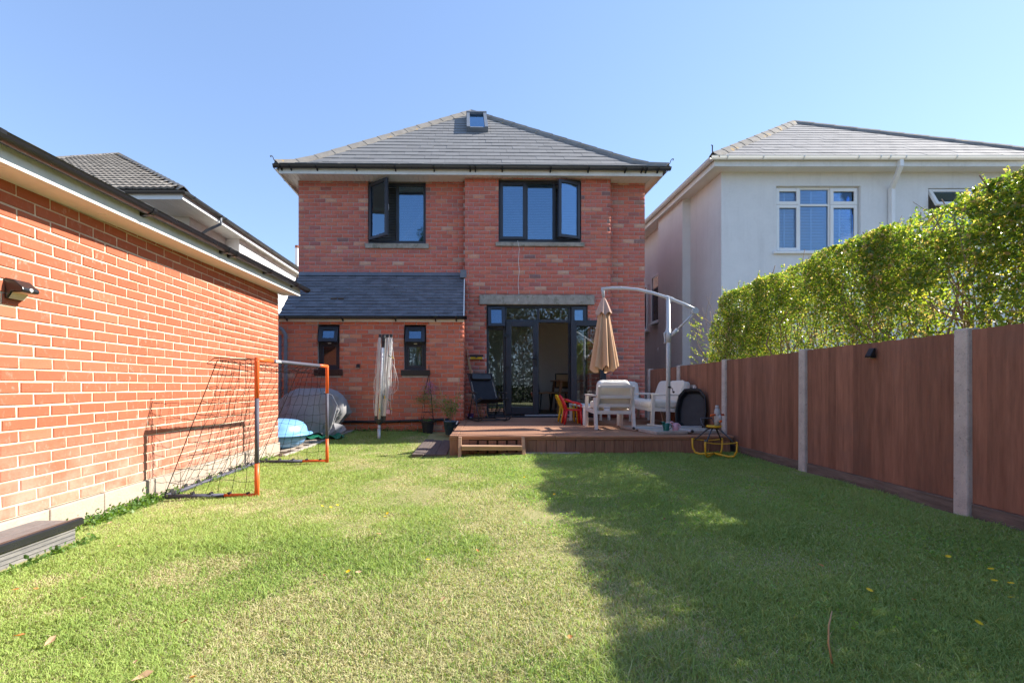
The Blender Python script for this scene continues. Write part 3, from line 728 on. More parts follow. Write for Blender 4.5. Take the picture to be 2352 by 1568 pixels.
def gbracket(x, y, zc, parent, r=.063, drop=.03):
    k = MB(); half_gutter(k, [(x - .013, y, zc), (x + .013, y, zc)], Vector((0, -1, 0)), r)
    k.extrude([(x - .012, y + .06, zc - .08 - drop * .3), (x - .012, y + .02, zc - .065), (x - .012, y + .03, zc - .03), (x - .012, y + .06, zc)], (.024, 0, 0))
    k.build('gutter_bracket', M['black_plastic'], parent)
for X in (645, 667, 727, 818, 908, 997, 1080, 1092, 1154, 1265, 1352, 1437, 1475, 1485, 1512):
    gbracket(hp(X, 388, gy)[0], gy, gzc, gut)
for y in (.1, 1.0, 2.0):
    for sx in (xFl - .06, xFr + .06):
        k = MB(); half_gutter(k, [(sx, y, gzc - .002), (sx, y + .026, gzc - .002)], Vector((math.copysign(1, sx), 0, 0)), .064); k.build('gutter_bracket', M['black_plastic'], gut)

# --- hip roof: bell-cast at the eaves
EY = -0.50; EZ = ZS + .125; S1 = .40; R1 = .21; TP = math.tan(R(41.6))
hxl, hxr = gxl + .02, gxr - .02; HALF = (hxr - hxl) / 2; hxm = (hxl + hxr) / 2
def rz(run): return EZ + (R1 / S1) * run if run <= S1 else EZ + R1 + (run - S1) * TP
APZ = rz(HALF)
roofb = MB(); zo = -.03
def rp(x, run): return (x, EY + run, rz(run) + zo)
roofb.add([rp(hxl, 0), rp(hxr, 0), rp(hxr - S1, S1), rp(hxl + S1, S1), rp(hxm, HALF)], [(0, 1, 2, 3), (3, 2, 4)])
bk = 8.9
roofb.add([(hxl, EY, EZ + zo), (hxl + S1, EY + S1, rz(S1) + zo), (hxm, EY + HALF, APZ + zo), (hxm, bk - HALF, APZ + zo), (hxl + S1, bk - S1, rz(S1) + zo), (hxl, bk, EZ + zo)], [(0, 1, 4, 5), (1, 2, 3, 4)])
roofb.add([(hxr, EY, EZ + zo), (hxr - S1, EY + S1, rz(S1) + zo), (hxm, EY + HALF, APZ + zo), (hxm, bk - HALF, APZ + zo), (hxr - S1, bk - S1, rz(S1) + zo), (hxr, bk, EZ + zo)], [(0, 5, 4, 1), (1, 4, 3, 2)])
roofb.add([(hxl, bk, EZ + zo), (hxr, bk, EZ + zo), (hxm, bk - HALF, APZ + zo)], [(0, 1, 2)])
roof = roofb.build('roof', M['slate'], house)
def tile_rows(parent, name, P, rowspec, width, thick, uL, uR, mat, gapu=.003, jitter=.004, limit=300, overlap=.035, under=True):
    """P(u, s) -> point and normal frame on the slope; rowspec: list of (s0, s1)"""
    cache = {}; items = []
    for ri, (s0, s1) in enumerate(rowspec):
        g_ = s1 - s0
        p0, p1 = P(0, s0), P(0, s1)
        es = (p1 - p0).normalized(); ex = (P(1, s0) - P(0, s0)).normalized(); n = ex.cross(es).normalized()
        off = (width / 2 if ri % 2 else 0) + rng.uniform(-.01, .01)
        a0, a1, b0, b1 = uL(s0), uL(s1), uR(s0), uR(s1)
        u = off + math.floor((min(a0, a1) - off) / width) * width
        while u < max(b0, b1):
            c = [max(u + gapu / 2, a0), min(u + width - gapu / 2, b0), max(u + gapu / 2, a1), min(u + width - gapu / 2, b1)]
            if c[1] - c[0] > .015 or c[3] - c[2] > .015:
                for q in (0, 2):
                    if c[q + 1] < c[q]: c[q] = c[q + 1] = (min(max((c[q] + c[q + 1]) / 2, a1 if q else a0), b1 if q else b0))
                full = abs(c[1] - c[0] - width + gapu) < 1e-4 and abs(c[3] - c[2] - width + gapu) < 1e-4
                items.append((full, u + width / 2, c, s0, s1, es, ex, n, ri))
            u += width
    rest = MB(); cnt = 0
    order = list(range(len(items)))
    for i in order:
        full, uc, c, s0, s1, es, ex, n, ri = items[i]
        g_ = s1 - s0; key = (round(g_, 4), full)
        def geo(c0):
            x = [v - uc for v in c0]
            lo, hi = -.012, g_ + overlap
            return [(x[0], lo, 0), (x[1], lo, 0), (x[3], hi, -thick), (x[2], hi, -thick), (x[0], lo, thick), (x[1], lo, thick), (x[3], hi, 0), (x[2], hi, 0)], [(4, 5, 6, 7), (0, 1, 5, 4), (1, 2, 6, 5), (3, 0, 4, 7), (2, 3, 7, 6)]
        org = P(uc, s0) + n * rng.uniform(0, jitter)
        rot = Matrix((ex, es, n)).transposed() @ Matrix.Rotation(rng.uniform(-.006, .006), 3, 'Z')
        if cnt < limit:
            if full and key in cache: me_ = cache[key]
            else:
                t = MB(); t.add(*geo(c)); me_ = t.mesh(name, mat)
                if full: cache[key] = me_
            o = bpy.data.objects.new(name, me_); link(o, parent)
            o.matrix_basis = Matrix.Translation(org) @ rot.to_4x4()
        else:
            v, f = geo(c); rest.add([org + rot @ Vector(p) for p in v], f)
        cnt += 1
    if rest.v: rest.build(name, mat, parent, kind='stuff')
def run_of(s):                                # slope length -> run
    l1 = math.hypot(S1, R1)
    return s * S1 / l1 if s <= l1 else S1 + (s - l1) * math.cos(R(41.6))
SL = math.hypot(S1, R1) + (HALF - S1) / math.cos(R(41.6))
nr = 20
rows = [(SL * i / nr, SL * (i + 1) / nr) for i in range(nr)]
tile_rows(roof, 'slate', lambda u, s: Vector((u, EY + run_of(s), rz(run_of(s)) - .012)), rows, .295, .013, lambda s: hxl + run_of(s), lambda s: hxr - run_of(s), M['slate'])
def hip_tiles(parent, pts, mat, step, w=.095, name='hip_tile', sl=.62):
    """ridge/hip tiles along a polyline of points from low to high"""
    pts = [Vector(p) for p in pts]
    seg = [(pts[i + 1] - pts[i]).length for i in range(len(pts) - 1)]; tot = sum(seg); n = max(1, round(tot / step)); d = tot / n
    def at(t):
        for i, l in enumerate(seg):
            if t <= l + 1e-6: return pts[i].lerp(pts[i + 1], t / l)
            t -= l
        return pts[-1]
    for k in range(n):
        a, b_ = at(k * d), at(min(tot, (k + 1) * d + .03)); ax = (b_ - a).normalized()
        sdv = ax.cross(Vector((0, 0, 1))).normalized(); up = sdv.cross(ax).normalized()
        prof = [(-w, -w * sl), (-w * .55, .005 - w * .1), (0, .045), (w * .55, .005 - w * .1), (w, -w * sl)]
        t = MB()
        outer0 = [a + sdv * x + up * (z + .009) for x, z in prof]; outer1 = [b_ + sdv * x * .97 + up * z for x, z in prof]
        inner0 = [p - up * .018 for p in outer0]; inner1 = [p - up * .018 for p in outer1]
        m_ = len(prof); vs = outer0 + outer1 + inner0 + inner1; fs = []
        for i in range(m_ - 1):
            fs += [(i, i + 1, m_ + i + 1, m_ + i), (2 * m_ + i + 1, 2 * m_ + i, 3 * m_ + i, 3 * m_ + i + 1), (i + 1, i, 2 * m_ + i, 2 * m_ + i + 1), (m_ + i, m_ + i + 1, 3 * m_ + i + 1, 3 * m_ + i)]
        fs += [(0, m_, 3 * m_, 2 * m_), (m_ - 1, 2 * m_ - 1 + 0, 4 * m_ - 1, 3 * m_ - 1)]
        t.add(vs, fs); t.build(name, mat, parent)
hip_tiles(roof, [(hxl + .02, EY + .02, EZ + .02), (hxl + S1, EY + S1, rz(S1) + .02), (hxm, EY + HALF, APZ + .03)], M['hip_tile'], .46)
hip_tiles(roof, [(hxr - .02, EY + .02, EZ + .02), (hxr - S1, EY + S1, rz(S1) + .02), (hxm, EY + HALF, APZ + .03)], M['hip_tile'], .46)
hip_tiles(roof, [(hxm, EY + HALF, APZ + .03), (hxm, bk - HALF, APZ + .03)], M['hip_tile'], .46, name='ridge_tile')
for sx in (1, -1):
    x = hxl + .03 if sx > 0 else hxr - .03
    k = MB(); k.tube([(x + .02 * sx, EY + .02, EZ), (x - .02 * sx, EY - .03, EZ + .04), (x - .03 * sx, EY - .05, EZ + .085), (x - .05 * sx, EY - .06, EZ + .11), (x - .07 * sx, EY - .08, EZ + .10), (x - .07 * sx, EY - .08, EZ + .08), (x - .05 * sx, EY - .07, EZ + .078)], .007, 6)
    k.build('hip_iron', M['iron'], roof)
# roof window near the top
def roof_at(yp):
    lo, hi = 0.5, HALF
    for _ in range(40):
        m_ = (lo + hi) / 2; p = house.matrix_basis @ Vector((hxm, EY + m_, rz(m_)))
        if 885 - 1066 * (p.z - 1) / p.y > yp: lo = m_
        else: hi = m_
    return lo
rb, rt = roof_at(304), roof_at(271)
pb = Vector((0, EY + rb, rz(rb))); pt_ = Vector((0, EY + rt, rz(rt))); es = (pt_ - pb).normalized(); nn = Vector((1, 0, 0)).cross(es)
xa, xb = hp(1072, 300, pb.y)[0], hp(1121, 300, pb.y)[0]
def rw(x, s, h): return pb + Vector((x, 0, 0)) + es * s + nn * h
LEN = (pt_ - pb).length
def rwbox(mb, x0, x1, s0, s1, h0, h1):
    mb.add([rw(x0, s0, h0), rw(x1, s0, h0), rw(x1, s1, h0), rw(x0, s1, h0), rw(x0, s0, h1), rw(x1, s0, h1), rw(x1, s1, h1), rw(x0, s1, h1)],
           [(0, 3, 2, 1), (4, 5, 6, 7), (0, 1, 5, 4), (1, 2, 6, 5), (2, 3, 7, 6), (3, 0, 4, 7)])
b = MB(); rwbox(b, xa, xa + .08, 0, LEN, -.02, .13); rwbox(b, xb - .08, xb, 0, LEN, -.02, .13); rwbox(b, xa + .08, xb - .08, 0, .07, -.02, .11); rwbox(b, xa - .01, xb + .01, LEN, LEN + .09, -.02, .15)
rwin = b.build('roof_window', M['lead'], roof)
b = MB(); rwbox(b, xa + .081, xb - .081, .071, LEN - .001, .07, .085); b.build('pane', M['glass'], roof)
b = MB(); rwbox(b, xa + .081, xb - .081, .071, LEN - .001, .0, .02); b.build('roof_window_blind', M['blind'], roof)

# --- lean-to roof
ly0 = YL - .13; lz0 = hp(850, 727, ly0)[1]; lz1 = ZR
lrun = -ly0 - .012; lsl = math.hypot(lrun, lz1 - lz0)
vx0 = hp(690.5, 632, -.012)[0] - .02; vx1 = hp(1067, 700, ly0)[0]
LP = lambda u, s: Vector((u, ly0 + lrun * s / lsl, lz0 + (lz1 - lz0) * s / lsl))
b = MB(); b.add([LP(vx0, 0) + Vector((0, 0, -.03)), LP(vx1, 0) + Vector((0, 0, -.03)), LP(vx1, lsl) + Vector((0, 0, -.03)), LP(vx0, lsl) + Vector((0, 0, -.03))], [(0, 1, 2, 3)])
b.add([LP(vx0 + .06, 0) + Vector((0, .1, -.09)), LP(vx0 + .06, lsl) + Vector((0, 0, -.09)), LP(vx0 + .06, lsl) + Vector((0, 0, -.03)), LP(vx0 + .06, 0) + Vector((0, .1, -.03))], [(0, 1, 2, 3)])
lroof = b.build('lean_to_roof', M['tile_dark'], house)
nr = 14; rows = [(lsl * i / nr * .955, lsl * (i + 1) / nr * .955) for i in range(nr)]
tile_rows(lroof, 'roof_tile', LP, rows, .166, .016, lambda s: vx0, lambda s: vx1 - .02, M['tile_dark'], jitter=.008, overlap=.03)
b = MB(); b.bar(LP(vx1 - .012, -.01) + Vector((0, 0, .01)), LP(vx1 - .006, lsl * .93) + Vector((0, 0, .02)), .018, .04); b.build('verge_trim', M['frame_white'], lroof)
b = MB(); b.add([LP(vx0, lsl * .93) + Vector((0, -.004, .034)), LP(vx1 + .02, lsl * .93) + Vector((0, -.004, .034)), Vector((vx1 + .02, -.013, ZR + .05)), Vector((vx0, -.013, ZR + .05)), Vector((vx0, -.011, ZR - .02)), Vector((vx1 + .02, -.011, ZR - .02))], [(0, 1, 2, 3), (3, 2, 5, 4)])
b.box(vx1 - .09, vx1 + .035, YB - .02, -.012, ZR - .10, ZR + .055)
b.build('lead_flashing', M['lead'], lroof)
b = MB(); b.box(lx0 - .02, vx1 - .01, YL - .06, YL - .012, ZG - .028, ZG + .05); b.box(lx0 - .02, vx1 - .01, YL - .012, YL + .04, ZG - .02, ZG + .0)
b.build('lean_to_fascia', M['fascia'], house)
b = MB(); lgy = YL - .125; lgz = ZG + .065
half_gutter(b, [(lx0 - .05, lgy, lgz), (vx1 + .03, lgy, lgz)], Vector((0, -1, 0)), .055)
half_gutter(b, [(vx1 + .03, lgy, lgz), (vx1 + .045, lgy, lgz)], Vector((0, -1, 0)), .06, th=.058)
lgut = b.build('lean_to_gutter', M['black_plastic'], house, smooth=True)
for X in (657, 786, 908, 1000, 1048): gbracket(hp(X, 735, lgy)[0], lgy, lgz, lgut, .06)
MB().box(-3.0, -2.86, ly0 + .62, ly0 + .66, 0, .01) if False else None
# vent tiles in the lean-to roof
for k in (0, 1):
    u = hp(771 + k * 16, 691, -.6)[0]
    p = LP(u, lsl * .36); q = LP(u, lsl * .40)
    es2 = (q - p).normalized(); n2 = Vector((1, 0, 0)).cross(es2)
    t = MB(); c0 = p + n2 * .022
    t.add([c0 + Vector((a * .055, 0, 0)) + es2 * s_ + n2 * h for h in (0, .014) for a, s_ in ((-1, 0), (1, 0), (1, .03), (-1, .03))], [(4, 5, 6, 7), (0, 1, 5, 4), (1, 2, 6, 5), (3, 0, 4, 7)])
    t.build('roof_vent', M['bark'], lroof)
# ------------------------------------------------------------------ windows and doors of the house
def ring(mb, x0, x1, z0, z1, w, y0, y1, wb=None):
    wb = w if wb is None else wb
    mb.box(x0, x0 + w, y0, y1, z0, z1); mb.box(x1 - w, x1, y0, y1, z0, z1)
    mb.box(x0 + w, x1 - w, y0, y1, z0, z0 + wb); mb.box(x0 + w, x1 - w, y0, y1, z1 - w, z1); return mb
def pane(parent, x0, x1, z0, z1, y, mat='glass', rot=None, loc=None):
    b = MB(); b.box(x0, x1, y, y + .012, z0, z1); return b.build('pane', M[mat], parent, loc=loc, rot=rot)
def slats(parent, x0, x1, z0, z1, y, step=.034, mat='blind', name='blind_slat', tilt=.5):
    n = int((z1 - z0) / step); me_ = None
    for k in range(n):
        if me_ is None:
            t = MB(); t.box(0, x1 - x0, -.012, .012, -.001, .001); me_ = t.mesh(name, M[mat])
        o = bpy.data.objects.new(name, me_); link(o, parent); o.location = (x0, y, z0 + (k + .5) * step); o.rotation_euler = (tilt, 0, 0)
FD = M['frame_dark']
# upper left window: left casement standing open, right light fixed
x0, x1, z0, z1 = wl_; yf = YM + .045
b = ring(MB(), x0, x1, z0, z1, .055, yf, yf + .07); xm = hp(913, 490, yf)[0]
b.box(xm - .03, xm + .03, yf, yf + .07, z0 + .055, z1 - .055)
win = b.build('window', FD, house, bevel=.006)
pane(win, xm + .03, x1 - .055, z0 + .055, z1 - .055, yf + .03)
def sash(parent, hx, y, w, zA, zB, ang, side, fw=.06, mat=FD, glass='glass'):
    """side hung sash; hinge at hx, free edge towards +x (side=1) or -x; ang opens outwards"""
    b = MB(); a, c = (0, w) if side > 0 else (-w, 0)
    ring(b, a, c, zA, zB, fw, -.03, .03)
    rot = (0, 0, -ang if side > 0 else ang); o = b.build('sash', mat, parent, bevel=.006, loc=(hx, y, 0), rot=rot)
    pane(parent, a + fw, c - fw, zA + fw, zB - fw, -.005, glass, rot, (hx, y, 0))
    h = MB(); hx_ = w - .03 if side > 0 else -w + .03; h.box(hx_ - .012, hx_ + .012, .03, .05, (zA + zB) / 2 - .06, (zA + zB) / 2 + .06); h.build('window_handle', M['white'], parent, loc=(hx, y, 0), rot=rot)
    return o
sash(win, x0 + .03, yf - .025, xm - x0 - .045, z0 + .05, z1 - .045, R(40), 1)
slats(win, x0 + .06, xm - .035, z0 + .06, z1 - .06, yf + .14); slats(win, xm + .035, x1 - .06, z0 + .06, z1 - .06, yf + .14)
sx0, sx1, sz0, sz1 = hrect(838.5, 984.5, 558.5, 570.5, YM - .04)
MB().box(sx0, sx1, YM - .05, YM + .044, sz0, sz1).build('sill', M['concrete'], win, bevel=.008)
# upper right window: three lights, right casement open
x0, x1, z0, z1 = wr_; yf = YB + .045
xa = hp(1209, 490, yf)[0]; xb = hp(1273, 490, yf)[0]
b = ring(MB(), x0, x1, z0, z1, .05, yf, yf + .07, .06)
for xm in (xa, xb): b.box(xm - .03, xm + .03, yf, yf + .07, z0 + .06, z1 - .05)
win = b.build('window', FD, house, bevel=.006)
b = MB(); ring(b, x0 + .035, xa - .012, z0 + .045, z1 - .035, .06, yf - .03, yf + .02); b.build('sash', FD, win, bevel=.006)
pane(win, x0 + .095, xa - .072, z0 + .105, z1 - .095, yf - .005)
pane(win, xa + .03, xb - .03, z0 + .06, z1 - .05, yf + .03)
sash(win, x1 - .03, yf - .025, x1 - xb - .045, z0 + .05, z1 - .04, R(20), -1)
slats(win, x0 + .06, xa - .035, z0 + .06, z1 - .06, yf + .14); slats(win, xa + .035, xb - .035, z0 + .06, z1 - .06, yf + .14); slats(win, xb + .035, x1 - .06, z0 + .06, z1 - .06, yf + .14)
sx0, sx1, sz0, sz1 = hrect(1138.6, 1342, 555.6, 566, YB - .04)
MB().box(sx0, sx1, YB - .05, YB + .044, sz0, sz1).build('sill', M['concrete'], win, bevel=.008)
# lean-to windows: top-hung vent above a fixed light
for i, (x0, x1, z0, z1) in enumerate((lw1, lw2)):
    yf = YL + .07
    b = ring(MB(), x0, x1, z0, z1, .05, yf, yf + .06); zm = z1 - (z1 - z0) * .40
    b.box(x0 + .05, x1 - .05, yf, yf + .06, zm - .025, zm + .025)
    b.box(x0 - .0, x1 + .0, yf - .05, yf - .001, z0 - .0, z0 + .02)
    win = b.build('window', FD, house, bevel=.005)
    b = MB(); ring(b, x0 + .052, x1 - .052, z0 + .052, zm - .027, .035, yf + .005, yf + .045); b.build('sash', FD, win, bevel=.005)
    pane(win, x0 + .087, x1 - .087, z0 + .087, zm - .062, yf + .02, 'glass_clear')
    hh = z1 - zm - .02
    b = MB(); ring(b, x0 + .025, x1 - .025, -hh, 0, .07, -.03, .03); rot = (R(-20), 0, 0); lc = (0, yf - .02, z1 - .025)
    b.build('sash', FD, win, bevel=.005, loc=lc, rot=rot)
    b = MB(); b.box(x0 + .095, x1 - .095, -.005, .005, -hh + .07, -.07); b.build('pane', M['glass'], win, loc=lc, rot=rot)
    b = MB(); b.box((x0 + x1) / 2 - .03, (x0 + x1) / 2 + .03, yf - .015, yf - .001, zm - .008, zm + .008); b.build('window_handle', M['white'], win)
    # what lies behind the glass: obscured grey backing, and bottles on the right-hand sill
    b = MB(); b.box(x0 + .02, x1 - .02, yf + .30, yf + .31, z0, z1); b.build('window_backing', M['glass_frost'] if i == 0 else M['room_wall'], win)
    b = MB(); b.box(x0 - .02, x1 + .02, yf + .061, yf + .29, z0 - .03, z0 + .03); b.build('inner_sill', M['white'], win)
    sx0, sx1 = (hp(722, 850, YL)[0], hp(787.5, 850, YL)[0]) if i == 0 else (hp(921, 850, YL)[0], hp(988, 850, YL)[0])
    s0 = hp(800, 862.5, YL)[1]
    MB().box(sx0, sx1, YL - .035, yf - .052, s0, z0 - .001).build('sill', M['black_plastic'], win, bevel=.004)
    MB().box(sx0 + .02, sx1 - .03, YL - .014, YL + .02, s0 - .035, s0 - .001).build('sill_bed', M['slab'], win)
    lean_y = yf
def world_of(p): return house.matrix_basis @ Vector(p)
x0, x1, z0, z1 = lw2
for dx_, h, r, lab in ((.36, .26, .032, 'pale plastic bottle on the bathroom sill, left of the narrow-necked one'), (.66, .30, .035, 'tall pale bottle with a narrow neck behind the right ground floor window')):
    b = MB(); b.lathe([(r, 0), (r, h * .68), (r * .45, h * .82), (r * .42, h * .95), (r * .2, h)], n=12)
    o = b.build('bottle', M['bottle'], smooth=True, loc=world_of((x0 + (x1 - x0) * dx_, lean_y + .10, z0 + .033)))
    tag(o, lab, 'bottle', 'bottles behind the bathroom window')

# French doors
x0, x1, z0, z1 = dr_; yf = YB + .05; yd = .07
xs1 = hp(1160, 850, yf)[0]; xs2 = hp(1310, 850, yf)[0]; xc = hp(1236.5, 850, yf)[0]
zt = hp(1236, 737, yf)[1]; zsill = hp(1236, 947, yf)[1]
b = ring(MB(), x0, x1, z0, z1, .05, yf, yf + yd, .055)
for xm in (xs1, xs2): b.box(xm - .035, xm + .035, yf, yf + yd, z0 + .055, z1 - .05)
b.box(xs1 + .035, xs2 - .035, yf, yf + yd, zt - .03, zt + .03)
b.box(xc - .025, xc + .025, yf, yf + yd, zt + .03, z1 - .05)
zv = hp(1140, 755, yf)[1]
for (a, c) in ((x0 + .05, xs1 - .035), (xs2 + .035, x1 - .05)): b.box(a, c, yf, yf + yd, zv - .02, zv + .02)
fr = b.build('door_frame', FD, house, bevel=.006)
pane(fr, x0 + .05, xs1 - .035, z0 + .055, zv - .02, yf + .03, 'glass_clear')
pane(fr, xs2 + .035, x1 - .05, z0 + .055, zv - .02, yf + .03, 'glass_clear')
pane(fr, xs1 + .035, xc - .025, zt + .03, z1 - .05, yf + .03, 'glass_clear'); pane(fr, xc + .025, xs2 - .035, zt + .03, z1 - .05, yf + .03, 'glass_clear')
for (a, c, op) in ((x0 + .028, xs1 - .012, 17), (xs2 + .012, x1 - .028, 2)):
    hh = z1 - zv - .04; lc = (0, yf - .028, z1 - .03); rot = (R(-op), 0, 0)
    b = MB(); ring(b, a, c, -hh, 0, .065, -.026, .026); b.build('vent_sash', FD, fr, bevel=.005, loc=lc, rot=rot)
    b = MB(); b.box(a + .065, c - .065, -.006, .006, -hh + .065, -.065); b.build('pane', M['glass'], fr, loc=lc, rot=rot)
MB().box(x0 - .03, x1 + .1, YB - .07, yf - .001, z0 - .03, z0 + .03).build('threshold', FD, fr, bevel=.006)
MB().box(xs1 + .4, xs2 - .03, YB - .0, yf + .1, z0 + .031, z0 + .05).build('threshold_plate', M['alu'], fr)
def leaf(name, hx, y, w, ang, side, handle=True):
    zA, zB = z0 + .058, zt - .005
    a, c = (0, w) if side > 0 else (-w, 0)
    b = MB(); fw = .115
    b.box(a, a + fw, -.035, .035, zA, zB); b.box(c - fw, c, -.035, .035, zA, zB)
    b.box(a + fw, c - fw, -.035, .035, zB - .115, zB); b.box(a + fw, c - fw, -.035, .035, zA, zA + .15)
    rot = (0, 0, -ang if side > 0 else ang); loc = (hx, y, 0)
    o = b.build(name, FD, house, bevel=.008, loc=loc, rot=rot)
    p = MB(); p.box(a + fw, c - fw, -.006, .006, zA + .15, zB - .115); p.build('pane', M['glass_clear'], o)
    for zz in (.16, .5, .84):
        hz = zA + (zB - zA) * zz; k = MB(); k.box(-.035 if side > 0 else -.065, .065 if side > 0 else .035, -.055, -.036, hz - .03, hz + .03); k.build('hinge', M['black_plastic'], o)
    if handle:
        e = w - .05 if side > 0 else -w + .05; hz = hp(1229, 823, yf)[1]
        k = MB(); k.box(e - .018, e + .018, -.05, -.0355, hz - .15, hz + .08); k.tube([(e, -.045, hz), (e, -.085, hz), (e - .14 * (1 if side > 0 else -1), -.085, hz)], .011, 8); k.build('handle', M['black_plastic'], o)
    return o
leaf('door', xs1 + .012, yf - .02, xc - xs1 - .014, 0, 1)
# the open leaf is folded right back against the wall
leaf('door', xs2 + .01, yf - .075, hp(1382, 850, yf - .2)[0] - xs2 - .0, R(174), -1, False) if False else None
o2 = leaf('door', xs2 - .02, yf - .125, xc - xs1 + .02, R(178), -1, False)
# lintel
sx0, sx1, sz0, sz1 = hrect(1101, 1366, 676.5, 699.5, YB - .06)
MB().box(sx0, sx1, YB - .06, YB + .05, sz0, sz1).build('lintel', M['concrete'], house, bevel=.012)
b = MB(); n = 40
top = [(sx0 + .02 + (sx1 - sx0 - .04) * i / n, sz1 + .012 + .008 * math.sin(i * .9) + .006 * math.sin(i * 2.3)) for i in range(n + 1)]
for i in range(n): b.add([(top[i][0], YB - .03, top[i][1]), (top[i + 1][0], YB - .03, top[i + 1][1]), (top[i + 1][0], YB - .011, top[i + 1][1] + .006), (top[i][0], YB - .011, top[i][1] + .006)], [(0, 1, 2, 3)])
b.build('lead_flashing', M['lead'], house)

# the room behind the doors
rx0, rx1, ry1, rz0, rz1 = bx0 + .05, bx1 - .05, 2.1, z0 + .03, z1 + .12
b = MB(); y0_ = yf + .02
b.add([(rx0, ry1, rz0), (rx1, ry1, rz0), (rx1, ry1, rz1), (rx0, ry1, rz1)], [(0, 1, 2, 3)])
b.add([(rx0, y0_, rz0), (rx0, ry1, rz0), (rx0, ry1, rz1), (rx0, y0_, rz1)], [(0, 1, 2, 3)])
b.add([(rx1, y0_, rz0), (rx1, ry1, rz0), (rx1, ry1, rz1), (rx1, y0_, rz1)], [(0, 1, 2, 3)])
b.add([(rx0, y0_, rz1), (rx1, y0_, rz1), (rx1, ry1, rz1), (rx0, ry1, rz1)], [(0, 1, 2, 3)])
b.build('room_wall', M['room_wall'], house)
b = MB(); b.add([(rx0, y0_ - .05, rz0), (rx1, y0_ - .05, rz0), (rx1, ry1, rz0), (rx0, ry1, rz0)], [(0, 1, 2, 3)]); b.build('room_floor', M['room_floor'], house)
b = MB(); b.box(rx0 + .02, rx0 + 1.75, ry1 - .45, ry1 - .03, rz0, rz0 + .62); b.build('room_sideboard', M['wood_dark'], house)
# dining furniture inside
def groundz(): return world_of((0, 0, rz0)).z
def room_chair(lx, ly, rot, label, cane=False):
    p = world_of((lx, ly, rz0)); t = empty('dining_chair', p, T + rot, label, 'chair', 'dining furniture inside the room')
    h = .43
    for sx in (-.18, .18):
        for sy in (-.18, .18):
            k = MB(); k.tube([(sx * 1.15, sy * 1.15, 0), (sx * .85, sy * .85, h)], [.013, .018], 8); k.build('leg', M['wood_dark'], t)
    k = MB(); k.box(-.21, .21, -.21, .21, h, h + .035); k.build('seat', M['wood_room'], t, bevel=.012)
    if cane:
        k = MB(); ring(k, -.21, .21, h + .12, h + .46, .03, .2, .23); k.build('backrest_frame', M['wood_dark'], t, bevel=.01)
        k = MB(); k.box(-.18, .18, .208, .222, h + .15, h + .43); k.build('backrest', M['cane'], t)
    else:
        for i in range(6):
            x = -.16 + i * .064; k = MB(); k.tube([(x * .9, .19, h + .03), (x * 1.1, .26, h + .42)], .008, 6); k.build('spindle', M['wood_dark'], t)
        k = MB(); k.box(-.21, .21, .245, .275, h + .40, h + .47); k.build('top_rail', M['wood_room'], t, bevel=.012)
    return t
lc = hp(1236, 940, 1.0)[0]
room_chair(hp(1253, 940, .75)[0], .75, R(100), 'wooden dining chair with spindle back just inside the open doorway')
room_chair(hp(1292, 930, 1.0)[0], 1.15, R(185), 'dark dining chair with a cane backrest, right side of the doorway', True)
t = empty('dining_table', world_of((hp(1300, 930, .8)[0] + .25, 1.0, rz0)), T, 'wooden dining table with slanted legs just inside the open doorway', 'table')
for sx, sy in ((-.42, -.42), (.42, -.42), (-.42, .42), (.42, .42)):
    k = MB(); k.bar((sx * 1.18, sy, 0), (sx * .95, sy, .70), .07, .05); k.build('leg', M['wood_room'], t, bevel=.006)
MB().box(-.48, .6, -.5, .5, .70, .735).build('tabletop', M['wood_room'], t, bevel=.008)

# pipes and small fittings on the house (parts of the building)
zc = lambda y: 1 + (885 - y)
b = MB(); yp = YL - .07
def hpt(x, y, yl): q = hp(x, y, yl); return (q[0], yl, q[1])
b.tube([hpt(640, 752, YL - .1), hpt(648, 756, YL - .08), hpt(655.5, 768, yp), hpt(656, 800, yp), hpt(656, 870, yp), hpt(656, 985, yp)], .034, 10); b.build('downpipe', M['lead'], house, smooth=True)
b = MB(); b.tube([hpt(645, 770, YL + .02), hpt(645, 985, YL + .02)], .04, 10)
b.build('soil_pipe', M['lead'], house, smooth=True)
b = MB(); b.tube([hpt(760, 968, YL - .04), hpt(880, 968.5, YL - .04), hpt(1000, 964, YL - .04), hpt(1034, 962.5, YL - .04)], .026, 8); b.build('waste_pipe', M['black_plastic'], house, smooth=True)
cb = MB(); yw = YB - .015
cb.tube([hpt(1189, 553, YB - .06), hpt(1191.5, 565, YB - .065), hpt(1193, 572, yw), hpt(1190.5, 600, yw), hpt(1193, 622, yw), hpt(1190, 650, yw), hpt(1192, 676, yw), hpt(1191, 690, YB - .07)], .0045, 6)
cb.build('cable', M['white'], house)
# wall lamp on the lean-to
t = empty('wall_light', world_of((hp(823.5, 844, YL)[0], YL - .012, hp(823.5, 841.5, YL)[1])), T, 'small black solar light on the brick wall between the ground floor windows', 'wall light', 'solar wall lights')
k = MB(); k.extrude([(-.032, 0, -.03), (-.032, -.05, -.02), (-.032, -.045, .012), (-.032, -.02, .04), (-.032, 0, .045)], (.064, 0, 0)); k.build('housing', M['black_plastic'], t, bevel=.006)
k = MB(); k.box(-.028, .028, -.047, -.004, -.04, -.031); k.build('lens', M['lamp_lens'], t)
